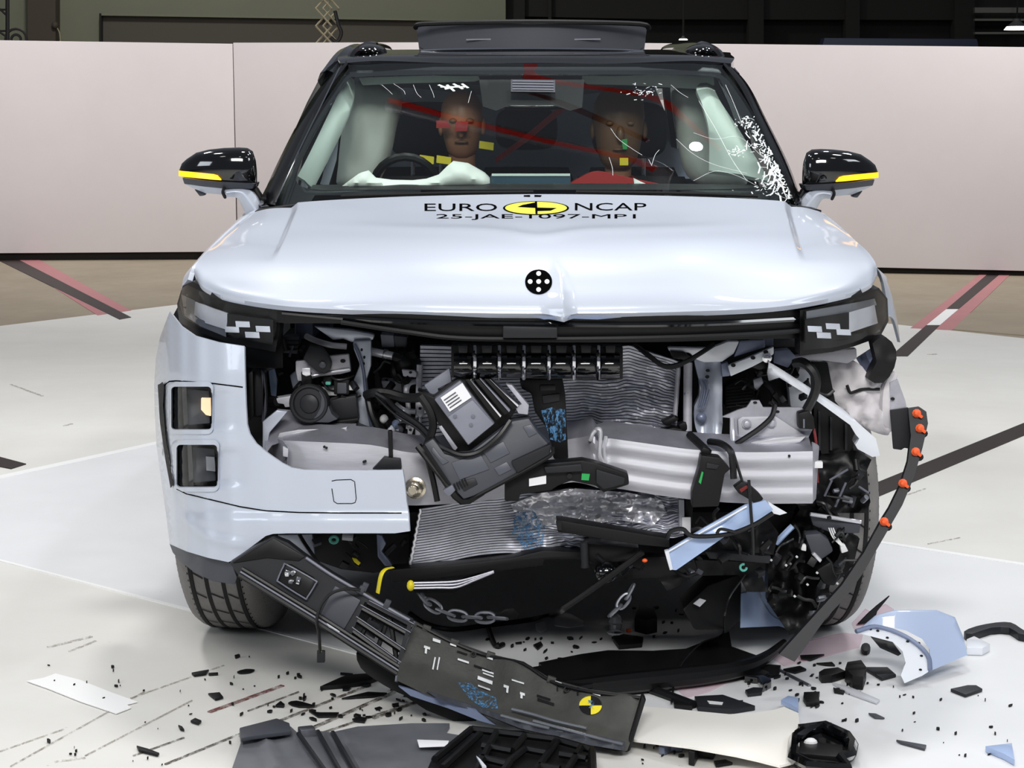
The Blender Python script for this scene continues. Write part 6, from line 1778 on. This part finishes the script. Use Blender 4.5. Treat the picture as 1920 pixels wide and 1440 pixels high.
# grey underbody panel at the bottom edge of the picture
gp = empty('underbody_panel', G(640, 1420), label='torn grey underbody panel lying flat at the bottom left of the debris', cat='underbody panel')
outl = [(449, 1370), (519, 1353), (545, 1362), (557, 1373), (583, 1362), (595, 1370), (621, 1373), (671, 1362), (770, 1356), (843, 1356), (830, 1373), (866, 1379), (811, 1420), (800, 1445), (790, 1500), (430, 1500), (435, 1441), (452, 1391)]
def gz(x, y):
    z = .020
    for x0 in (488, 612, 640):
        xc = x0 + (y - 1370) * .5
        z += .012 * math.exp(-((x - xc) / 7) ** 2)
    z += .008 * nz(x * .02, y * .03)
    return G(x, y, z)
obj('panel_sheet', sheet(outl, None, .006, 12, vec=(0, 0, -.012), to3=gz), 'grey_panel', gp, ang=50)
for a, b in (((560, 1376), (610, 1446)), ((596, 1372), (640, 1450)), ((624, 1374), (668, 1450))):
    obj('panel_rib', tube([G(*a, .035), G(*b, .035)], .006, 6, 1), 'plastic_dark', gp)
obj('folded_edge', prism([G(x, y, .03) for x, y in [(449, 1372), (519, 1354), (543, 1363), (546, 1378), (470, 1388), (452, 1392)]], (0, 0, .01)), 'plastic_grey', gp, bevel=.003)
obj('rib_bracket', box(G(575, 1372, .03), (.035, .03, .02), rotm(0, 0, 20)), 'steel', gp, bevel=.003)
flat('paper_slip', [(782, 1388), (842, 1390), (838, 1400), (786, 1402)], .002, 'white_label', 'white paper slip on the grey underbody panel', 'paper', z=.032)

# black cell grille at the bottom centre
cg = empty('grille_insert', G(960, 1430), label='black grille insert with oblique cells lying under the slotted panel', cat='grille')
gi = [(811, 1424), (866, 1381), (884, 1364), (980, 1370), (1040, 1384), (1110, 1404), (1114, 1440), (1108, 1500), (790, 1500)]
obj('backing', sheet(gi, None, .006, 14, vec=(0, 0, -.01), to3=lambda x, y: G(x, y, .022)), 'plastic_black', cg)
for a, b in (((815, 1424), (884, 1367)), ((884, 1367), (1040, 1386)), ((1040, 1386), (1110, 1406)), ((1110, 1406), (1112, 1450)), ((830, 1440), (900, 1376)), ((890, 1450), (930, 1374)), ((1000, 1450), (1044, 1390)), ((1060, 1450), (1090, 1400)),
             ((905, 1398), (960, 1408)), ((960, 1408), (985, 1378)), ((900, 1420), (950, 1432)), ((950, 1432), (985, 1404)), ((985, 1404), (1028, 1412)), ((1010, 1436), (1050, 1442)), ((1028, 1412), (1040, 1392)), ((940, 1450), (955, 1430)), ((1050, 1414), (1100, 1422))):
    obj('grille_rib', tube([G(*a, .036), G(*b, .036)], .0085, 6, 1), 'satin_black', cg)
obj('rib_shard', prism([G(x, y, .045) for x, y in [(893, 1420), (900, 1426), (912, 1440), (904, 1440)]], (0, 0, .004)), 'paint_pale', cg)

# pale bumper skin pieces
def skinz(x, y):
    return G(x, y, .030 + .018 * math.sin((x - 1190) / 300 * math.pi) * (.5 + .5 * math.sin((y - 1330) / 90 * math.pi)) + .005 * nz(x * .01, y * .02, 6))
sk_out = [(1206, 1324), (1262, 1329), (1303, 1333), (1367, 1339), (1408, 1337), (1450, 1331), (1470, 1325), (1497, 1337), (1499, 1359), (1491, 1384), (1488, 1428), (1462, 1435), (1420, 1424), (1380, 1415), (1290, 1399), (1186, 1386)]
sp = obj('bumper_skin_piece', sheet(sk_out, None, .004, 10, vec=(0, 0, -.006), to3=skinz), 'skin_white', label='large pale piece of bumper skin lying right of the slotted panel', cat='bumper piece', ang=60)
flat('blue_skin_tip', [(1464, 1321), (1478, 1313), (1497, 1317), (1497, 1338), (1484, 1330)], .012, 'paint_blue', 'pale blue tip behind the large pale bumper skin piece', 'bumper piece', z=.02)
bk = empty('black_lamp_tray', G(1540, 1410), label='broken glossy black lamp tray with a white lump inside, right of the pale skin piece', cat='lamp tray')
to = [(1490, 1383), (1515, 1367), (1546, 1362), (1588, 1381), (1598, 1395), (1594, 1415), (1577, 1421), (1592, 1442), (1515, 1434), (1487, 1420)]
obj('tray_floor', prism([G(x, y, .004) for x, y in to], (0, 0, .01)), 'gloss_black', bk)
obj('tray_wall', tube([G(x, y, .04) for x, y in to], .012, 6, 1, True), 'gloss_black', bk)
obj('tray_wall', tube([G(x, y, .02) for x, y in to], .014, 6, 1, True), 'satin_black', bk)
obj('tray_step', prism([G(x, y, .012) for x, y in [(1500, 1404), (1580, 1412), (1580, 1436), (1496, 1428)]], (0, 0, .02)), 'satin_black', bk, bevel=.004)
obj('white_lump', ellipsoid(G(1520, 1394, .03), (.016, .012, .013), 10, 6), 'white_plastic', bk, ang=15)
obj('tray_tongue', prism([G(x, y, .03) for x, y in [(1496, 1364), (1516, 1362), (1518, 1372), (1500, 1372)]], (0, 0, .008)), 'satin_black', bk)

# wing fragment with flanged arch, standing on its edge
wf = empty('wing_fragment', G(1740, 1262), label='pale front wing fragment with painted blue shading and a flanged arch edge standing on the floor', cat='wing piece')
def wfY(x, y):
    return .31 + (1280 - y) * .0015 + (x - 1700) * .0004
wb = [(1605, 1186), (1642, 1155), (1678, 1145), (1757, 1145), (1791, 1158), (1807, 1196), (1814, 1228), (1740, 1260), (1744, 1241), (1743, 1218), (1729, 1198), (1698, 1182), (1650, 1172)]
obj('wing_skin', sheet(wb, lambda x, y: wfY(x, y) - .03 * math.sin((x - 1605) / 210 * math.pi), .006, 9), 'paint_shaded', wf, ang=60)
fg = obj('wing_flange', sheet([(1605, 1186), (1633, 1176), (1675, 1184), (1712, 1204), (1737, 1227), (1744, 1243), (1740, 1260), (1729, 1267), (1696, 1281), (1689, 1266), (1698, 1243), (1692, 1221), (1675, 1204), (1633, 1193)], lambda x, y: wfY(x, y) - .04, .006, 8), 'paint_pale', wf, ang=60)
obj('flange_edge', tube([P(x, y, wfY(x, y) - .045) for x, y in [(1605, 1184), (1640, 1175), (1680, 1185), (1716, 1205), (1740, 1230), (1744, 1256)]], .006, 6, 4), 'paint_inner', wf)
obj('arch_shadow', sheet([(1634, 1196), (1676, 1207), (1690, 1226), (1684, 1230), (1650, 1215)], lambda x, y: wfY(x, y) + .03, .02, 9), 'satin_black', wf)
for x, y in ((1646, 1183), (1632, 1180), (1680, 1187), (1702, 1203), (1723, 1206), (1742, 1240), (1728, 1230), (1726, 1256), (1664, 1196)):
    obj('flange_hole', plate(circle2(x, y, 3, 2, 10), wfY(x, y) - .043, .003), 'rubber_dark', wf)
flat('white_wing_tip', [(1812, 1212), (1826, 1206), (1856, 1221), (1842, 1229), (1812, 1228)], .02, 'paint_pale', 'white pointed tip beside the wing fragment', 'wing piece')
flat('curved_rubber_strip', smooth_poly([(1807, 1197), (1830, 1187), (1867, 1180), (1895, 1180), (1912, 1190), (1930, 1203), (1909, 1201), (1892, 1190), (1858, 1190), (1822, 1202)], 2), .02, 'plastic_dark', 'curved dark rubber strip behind the wing fragment at the right edge', 'strip')
upright('black_spike', [(1594, 1186), (1628, 1151), (1644, 1137), (1668, 1118), (1645, 1146), (1640, 1163), (1606, 1186)], lambda x, y: .86 + (x - 1600) * .001, .01, 'plastic_black', 'black pointed splinter standing beside the right tyre', 'splinter')
mark('pink_film_and_glow', [(1597, 1172), (1622, 1145), (1632, 1150), (1660, 1136), (1676, 1146), (1640, 1164), (1604, 1186)], 'pink_film_and_glow', .0060)
mark('pink_film_and_glow', [(1440, 1232), (1510, 1206), (1580, 1190), (1618, 1194), (1612, 1216), (1540, 1236), (1470, 1252)], 'pink_film_and_glow', .0062)  # pink reflection on the floor, painted as a flat patch
mark('pink_film_and_glow', [(1270, 1296), (1330, 1284), (1380, 1274), (1330, 1300), (1286, 1312)], 'pink_film_and_glow', .0061)

# black undertray under the front
ut = empty('undertray', G(1240, 1262), label='black undertray with a raised front lip lying under the torn front', cat='undertray')
uo = [(1010, 1242), (1090, 1226), (1140, 1219), (1222, 1220), (1286, 1216), (1327, 1200), (1367, 1184), (1372, 1212), (1434, 1234), (1398, 1258), (1330, 1268), (1257, 1276), (1140, 1288), (1080, 1290), (1050, 1282)]
obj('tray_sheet', sheet(uo, None, .006, 12, vec=(0, 0, -.01), to3=lambda x, y: G(x, y, .03 + .01 * nz(x * .02, y * .04))), 'plastic_black', ut, ang=50)
obj('front_lip', tube([G(x, y, .035) for x, y in [(1040, 1284), (1080, 1289), (1140, 1284), (1257, 1272), (1340, 1262), (1400, 1250), (1440, 1230), (1470, 1205)]], [.014, .022, .026, .026, .022, .016, .01], 10, 5), 'satin_black', ut)
obj('tray_flap', sheet([(985, 1253), (1060, 1240), (1090, 1236), (1112, 1282), (1080, 1288), (1030, 1276)], None, .006, 12, vec=(0, 0, -.01), to3=lambda x, y: G(x, y, .05)), 'plastic_black', ut)
sbx = empty('black_box', G(1330, 1180), label='black plastic box with a grey label under the right front', cat='box')
obj('box_body', plate([(1280, 1142), (1327, 1098), (1391, 1075), (1388, 1162), (1367, 1182), (1303, 1182)], [.40, .44, .5, .5, .46, .40], .12), 'plastic_black', sbx, bevel=.006)
obj('box_label', plate([(1300, 1132), (1312, 1122), (1324, 1126), (1312, 1138)], .395, .004), 'lamp_pale', sbx)
obj('thin_wire', tube([P(1397, 1078, .30), P(1367, 1122, .26), P(1358, 1160, .22), G(1354, 1190, .04), G(1315, 1206, .06), G(1280, 1241, .05), G(1265, 1279, .02), G(1259, 1318, .01)], .0026, 6, 6), 'cable', label='thin black wire hanging from the right front onto the floor', cat='wire')
obj('floor_cable', tube([G(768, 1150, .03), G(800, 1170, .012), G(848, 1180, .012), G(916, 1172, .012), G(984, 1164, .012), G(1040, 1152, .02), P(1060, 1140, .16)], .007, 7, 6), 'cable', label='black cable looping over the floor below the steel chain', cat='cable')
obj('floor_hook', tube([G(916, 1176, .01), G(924, 1200, .01), G(932, 1212, .01), G(944, 1208, .01)], .007, 6, 5), 'plastic_black', label='small black hook on the floor above the slotted panel', cat='hook')
# clear plastic and white film scraps
cb_ = empty('clear_cap', G(1154, 1188), label='clear crushed plastic cap standing beside the chain end', cat='cap')
mat('clear_white', (230, 232, 238), .1, 0, 1.0, trans=.7)
obj('cap_body', lathe(G(1154, 1186, .004), (0, 0, 1), [(.014, 0), (.018, .01), (.017, .025), (.020, .03), (.014, .045), (.008, .05)], 14), 'clear_white', cb_, ang=20)
obj('cap_ring', tube([G(1154, 1186, .034) + Vector((.02 * math.cos(a), .02 * math.sin(a), 0)) for a in [k * math.pi / 6 for k in range(12)]], .003, 6, 1, True), 'clear_white', cb_)
for k, (pts, lb) in enumerate((([(918, 1146), (940, 1150), (946, 1144), (962, 1142), (972, 1152), (968, 1162), (940, 1164), (934, 1154)], 'white film scrap beside the left chain'),
                ([(1042, 1152), (1070, 1152), (1094, 1166), (1094, 1174), (1066, 1178), (1040, 1174)], 'white film scrap with loops below the bent rod'),
                ([(1004, 1170), (1020, 1166), (1026, 1180), (1014, 1188), (1006, 1182)], 'small white film ring on the floor under the car'))):
    flat('film_scrap', pts, .003, 'white_plastic', lb, 'film')
flat('black_block', [(1190, 1184), (1196, 1162), (1228, 1166), (1232, 1186), (1212, 1190)], .04, 'plastic_black', 'black plastic block on the floor right of the clear cap', 'block')
flat('boot_shaped_piece', [(1152, 1178), (1160, 1178), (1166, 1196), (1206, 1202), (1204, 1214), (1160, 1218), (1150, 1204)], .012, 'plastic_black', 'black boot shaped piece on the floor below the clear cap', 'fragment')
obj('orange_chip', box(G(1179, 1182, .008), (.012, .01, .008), rotm(0, 0, 20)), 'orange', label='orange chip beside the black plastic block', cat='chip', bevel=.001)

# named fragments at the right and centre
FR = [
    ('black_tube', 'tube', [(1222, 1293), (1258, 1306), (1300, 1322)], .012, 'plastic_black', 'short black tube lying above the pale skin piece'),
    ('pointed_plate', 'flat', [(1302, 1314), (1355, 1311), (1416, 1332), (1372, 1339), (1308, 1334)], .012, 'plastic_dark', 'black pointed plate with a white slot above the pale skin piece'),
    ('plate_scrap', 'flat', [(1262, 1316), (1298, 1326), (1298, 1332), (1264, 1328)], .010, 'plastic_black', 'small black scrap between the black tube and the pale skin piece'),
    ('folded_clip', 'flat', [(1235, 1413), (1253, 1394), (1282, 1399), (1279, 1410), (1258, 1410), (1246, 1416)], .016, 'steel_shade', 'grey folded clip below the pale skin piece'),
    ('broken_socket', 'flat', [(1291, 1408), (1326, 1396), (1343, 1410), (1338, 1424), (1310, 1420), (1302, 1436), (1291, 1434)], .03, 'plastic_black', 'broken black socket below the pale skin piece'),
    ('flat_shard', 'flat', [(1338, 1431), (1360, 1428), (1374, 1434), (1342, 1439)], .006, 'plastic_black', 'flat black shard at the bottom edge beside the broken socket'),
    ('curved_shard', 'flat', [(1535, 1274), (1545, 1268), (1571, 1265), (1585, 1272), (1560, 1280), (1540, 1281)], .02, 'plastic_black', 'curved black shard lying left of the black cube piece'),
    ('cube_piece', 'flat', [(1588, 1266), (1614, 1262), (1624, 1276), (1618, 1294), (1598, 1292), (1584, 1278)], .035, 'plastic_black', 'crumpled black cube piece in front of the wing fragment'),
    ('folded_plate', 'flat', [(1619, 1256), (1664, 1256), (1680, 1270), (1653, 1277)], .008, 'plastic_dark', 'folded dark plate between the black cube piece and the wing fragment'),
    ('silver_blade', 'flat', [(1560, 1283), (1599, 1294), (1650, 1316), (1644, 1321), (1588, 1301)], .006, 'lamp_pale', 'long pale blade in front of the black cube piece'),
    ('notched_piece', 'flat', [(1507, 1306), (1537, 1305), (1535, 1313), (1537, 1325), (1512, 1325), (1506, 1316)], .012, 'plastic_black', 'notched black piece above the pale blue skin tip'),
    ('rhombic_shard', 'flat', [(1782, 1297), (1814, 1290), (1830, 1290), (1842, 1297), (1810, 1308)], .008, 'plastic_dark', 'rhombic dark shard right of the wing fragment'),
    ('narrow_bar', 'flat', [(1680, 1391), (1737, 1401), (1734, 1408), (1689, 1396)], .006, 'plastic_grey', 'narrow grey bar on the bare floor at the lower right'),
    ('blue_shard', 'flat', [(1847, 1410), (1897, 1404), (1902, 1436), (1881, 1424)], .014, 'paint_blue', 'triangular pale blue shard in the bottom right corner'),
    ('round_blob', 'flat', circle2(1623, 1221, 9, 8, 10), .012, 'plastic_black', 'round black blob under the arch of the wing fragment'),
    ('leaf_shard', 'flat', [(1628, 1340), (1642, 1341), (1659, 1349), (1640, 1348)], .005, 'plastic_grey', 'leaf shaped grey shard right of the pale skin piece'),
    ('tangled_clip', 'flat', [(1394, 1272), (1420, 1266), (1442, 1274), (1446, 1290), (1430, 1298), (1420, 1282), (1396, 1280)], .02, 'gloss_black', 'tangled glossy clip in front of the undertray lip'),
    ('torn_plate', 'flat', [(1414, 1260), (1440, 1252), (1464, 1254), (1460, 1270), (1424, 1274)], .01, 'plastic_black', 'torn black plate behind the tangled glossy clip'),
    ('steel_pin', 'tube', [(1464, 1258), (1490, 1272), (1518, 1286)], .005, 'steel', 'thin steel pin beside the torn black plate'),
    ('oval_shard', 'flat', [(1397, 1299), (1412, 1294), (1431, 1295), (1428, 1304), (1402, 1307)], .008, 'plastic_dark', 'oval dark shard below the tangled glossy clip'),
    ('long_splinter', 'flat', [(1468, 1258), (1500, 1252), (1512, 1258), (1490, 1264)], .006, 'plastic_black', 'long black splinter behind the thin steel pin'),
    ('twin_splinter', 'flat', [(1500, 1232), (1546, 1230), (1520, 1240), (1502, 1238)], .006, 'plastic_black', 'black splinter on the painted pink reflection in front of the right tyre'),
    ('tail_splinter', 'flat', [(1530, 1246), (1560, 1244), (1566, 1250), (1548, 1249)], .005, 'plastic_black', 'small black splinter left of the round black blob'),
    ('corner_chip', 'flat', [(1562, 1292), (1584, 1298), (1582, 1303), (1564, 1300)], .005, 'plastic_black', 'black chip beside the long pale blade'),
    ('square_shard', 'flat', [(390, 1303), (412, 1301), (419, 1310), (404, 1314)], .005, 'plastic_black', 'square black shard in front of the left tyre'),
    ('wavy_shard', 'flat', [(359, 1265), (374, 1262), (392, 1259), (386, 1266), (364, 1269)], .006, 'plastic_black', 'wavy black shard nearest to the left tyre'),
    ('thin_shard', 'flat', [(391, 1264), (409, 1263), (409, 1266), (391, 1267)], .004, 'plastic_black', 'thin black sliver beside the wavy shard'),
    ('crooked_shard', 'flat', [(256, 1402), (278, 1408), (299, 1416), (296, 1419), (260, 1410)], .006, 'plastic_black', 'crooked black sliver below the white tape strip'),
    ('small_lump', 'flat', [(357, 1355), (366, 1350), (378, 1355), (372, 1360)], .006, 'plastic_black', 'small black lump left of the grey underbody panel'),
    ('pebble_shard', 'flat', [(334, 1363), (342, 1366), (346, 1372), (338, 1370)], .006, 'plastic_black', 'small black pebble near the white tape strip end'),
    ('smear_shard', 'flat', smooth_poly([(444, 1261), (460, 1256), (478, 1257), (470, 1262), (452, 1264)], 2), .003, 'plastic_black', 'flat black oval shard in the shadow of the left tyre'),
    ('dark_flake', 'flat', smooth_poly([(540, 1320), (556, 1316), (580, 1322), (590, 1326), (560, 1327)], 2), .004, 'plastic_black', 'large dark flake left of the slotted panel'),
    ('tent_flake', 'flat', [(516, 1326), (526, 1318), (534, 1324), (532, 1327)], .006, 'plastic_black', 'tent shaped black flake beside the large dark flake'),
    ('jagged_flake', 'flat', [(581, 1336), (600, 1338), (636, 1338), (630, 1345), (596, 1346)], .004, 'plastic_black', 'jagged black flake in front of the large dark flake'),
    ('double_flake', 'flat', [(660, 1350), (676, 1346), (688, 1348), (684, 1356), (664, 1354)], .004, 'plastic_black', 'split black flake behind the grey underbody panel'),
    ('pick_shard', 'flat', [(600, 1294), (640, 1276), (652, 1272), (700, 1268), (710, 1276), (690, 1284), (650, 1290)], .010, 'plastic_black', 'pick shaped black shard under the hanging grille strip'),
    ('fan_shard', 'flat', [(640, 1312), (690, 1300), (726, 1302), (700, 1308), (668, 1310)], .005, 'plastic_black', 'fan shaped black shard in front of the pick shaped shard'),
    ('bar_shard', 'flat', [(638, 1263), (662, 1265), (662, 1267), (638, 1266)], .004, 'plastic_black', 'short black bar below the hanging grille strip'),
    ('loose_triangle', 'flat', [(1000, 1212), (1014, 1206), (1018, 1212), (1008, 1220)], .006, 'plastic_black', 'small black triangle on the floor above the black flap'),
]
for nm, kind_, pts, h, m, lb in FR:
    if kind_ == 'flat':
        o_ = flat(nm, pts, h, m, lb)
    else:
        o_ = obj(nm, tube([G(x, y, h) for x, y in pts], h, 8, 4), m, label=lb, cat='fragment')
    if nm == 'pointed_plate':
        obj('plate_slot', prism([G(x, y, .017) for x, y in [(1326, 1315), (1356, 1318), (1354, 1322), (1330, 1320)]], (0, 0, .002)), 'slot_pale', o_)
ph = empty('dark_rubber_lump', G(690, 1262), label='dark rubber lump under the lower end of the hanging grille strip', cat='rubber lump')
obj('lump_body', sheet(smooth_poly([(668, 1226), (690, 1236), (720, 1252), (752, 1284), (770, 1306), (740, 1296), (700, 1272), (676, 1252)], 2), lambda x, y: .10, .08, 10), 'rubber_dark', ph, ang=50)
obj('panel_shadow', sheet([(748, 1290), (800, 1308), (860, 1334), (900, 1356), (860, 1356), (800, 1332), (760, 1306)], lambda x, y: .02, .05, 12), 'rubber_dark', ph)  # dark sheet in place of the shadow below the slotted panel

# tiny splinters
rs = random.Random(5)
def speck(cx, cy, w, label, group, m='plastic_black'):
    n = rs.choice((4, 5, 5, 6))
    a0 = rs.uniform(0, 6.28)
    el = rs.uniform(.25, .6)
    rot = rs.gauss(-.35, .5)
    pts = []
    for k in range(n):
        a = a0 + 2 * math.pi * k / n
        r = w * rs.uniform(.6, 1.15)
        x, y = r * math.cos(a), r * el * math.sin(a)
        pts.append((cx + x * math.cos(rot) - y * math.sin(rot), cy + (x * math.sin(rot) + y * math.cos(rot)) * .6))
    obj('splinter', prism([G(x, y, .004) for x, y in pts], (0, 0, rs.uniform(.002, .007))), m, label=label, cat='splinter', group=group)
REG = [((560, 1262, 800, 1352), 42, (2, 8), 'tiny black splinter on the streaked floor left of the slotted panel', 'splinters left of the slotted panel'),
       ((880, 1196, 1140, 1240), 26, (2, 7), 'tiny black splinter under the car above the slotted panel', 'splinters above the slotted panel'),
       ((1150, 1120, 1330, 1200), 22, (2, 6), 'tiny black splinter under the car around the clear cap', 'splinters around the clear cap'),
       ((1380, 1244, 1620, 1360), 52, (1.5, 6), 'tiny black splinter between the undertray and the wing fragment', 'splinters between undertray and wing fragment'),
       ((1190, 1392, 1300, 1438), 12, (2, 6), 'tiny black splinter below the pale skin piece', 'splinters below the pale skin piece'),
       ((1600, 1270, 1900, 1420), 24, (1.2, 4), 'tiny black splinter on the bare floor at the lower right', 'splinters at the lower right'),
       ((60, 1240, 440, 1436), 26, (1.2, 4), 'tiny black splinter on the bare floor at the lower left', 'splinters at the lower left'),
       ((430, 1230, 560, 1350), 16, (1.5, 5), 'tiny black splinter on the floor in front of the left tyre', 'splinters in front of the left tyre'),
       ((460, 1392, 800, 1436), 14, (1.2, 4), 'tiny black splinter on the grey underbody panel', 'splinters on the grey panel')]
for (x0, y0, x1, y1), n, (w0, w1), lb, gr in REG:
    for k in range(n):
        x, y = rs.uniform(x0, x1), rs.uniform(y0, y1)
        if gr == 'splinters on the grey panel' and not inpoly(x, y, outl):
            continue
        if gr == 'splinters below the pale skin piece' and (inpoly(x, y, sk_out) or x < 1200):
            continue
        if gr != 'splinters on the grey panel' and (inpoly(x, y, outl) or inpoly(x, y, sk_out) or inpoly(x, y, pan) or inpoly(x, y, seg)):
            continue
        speck(x, y, rs.uniform(w0, w1) * (1.0 if rs.random() < .8 else 1.5), lb, gr)
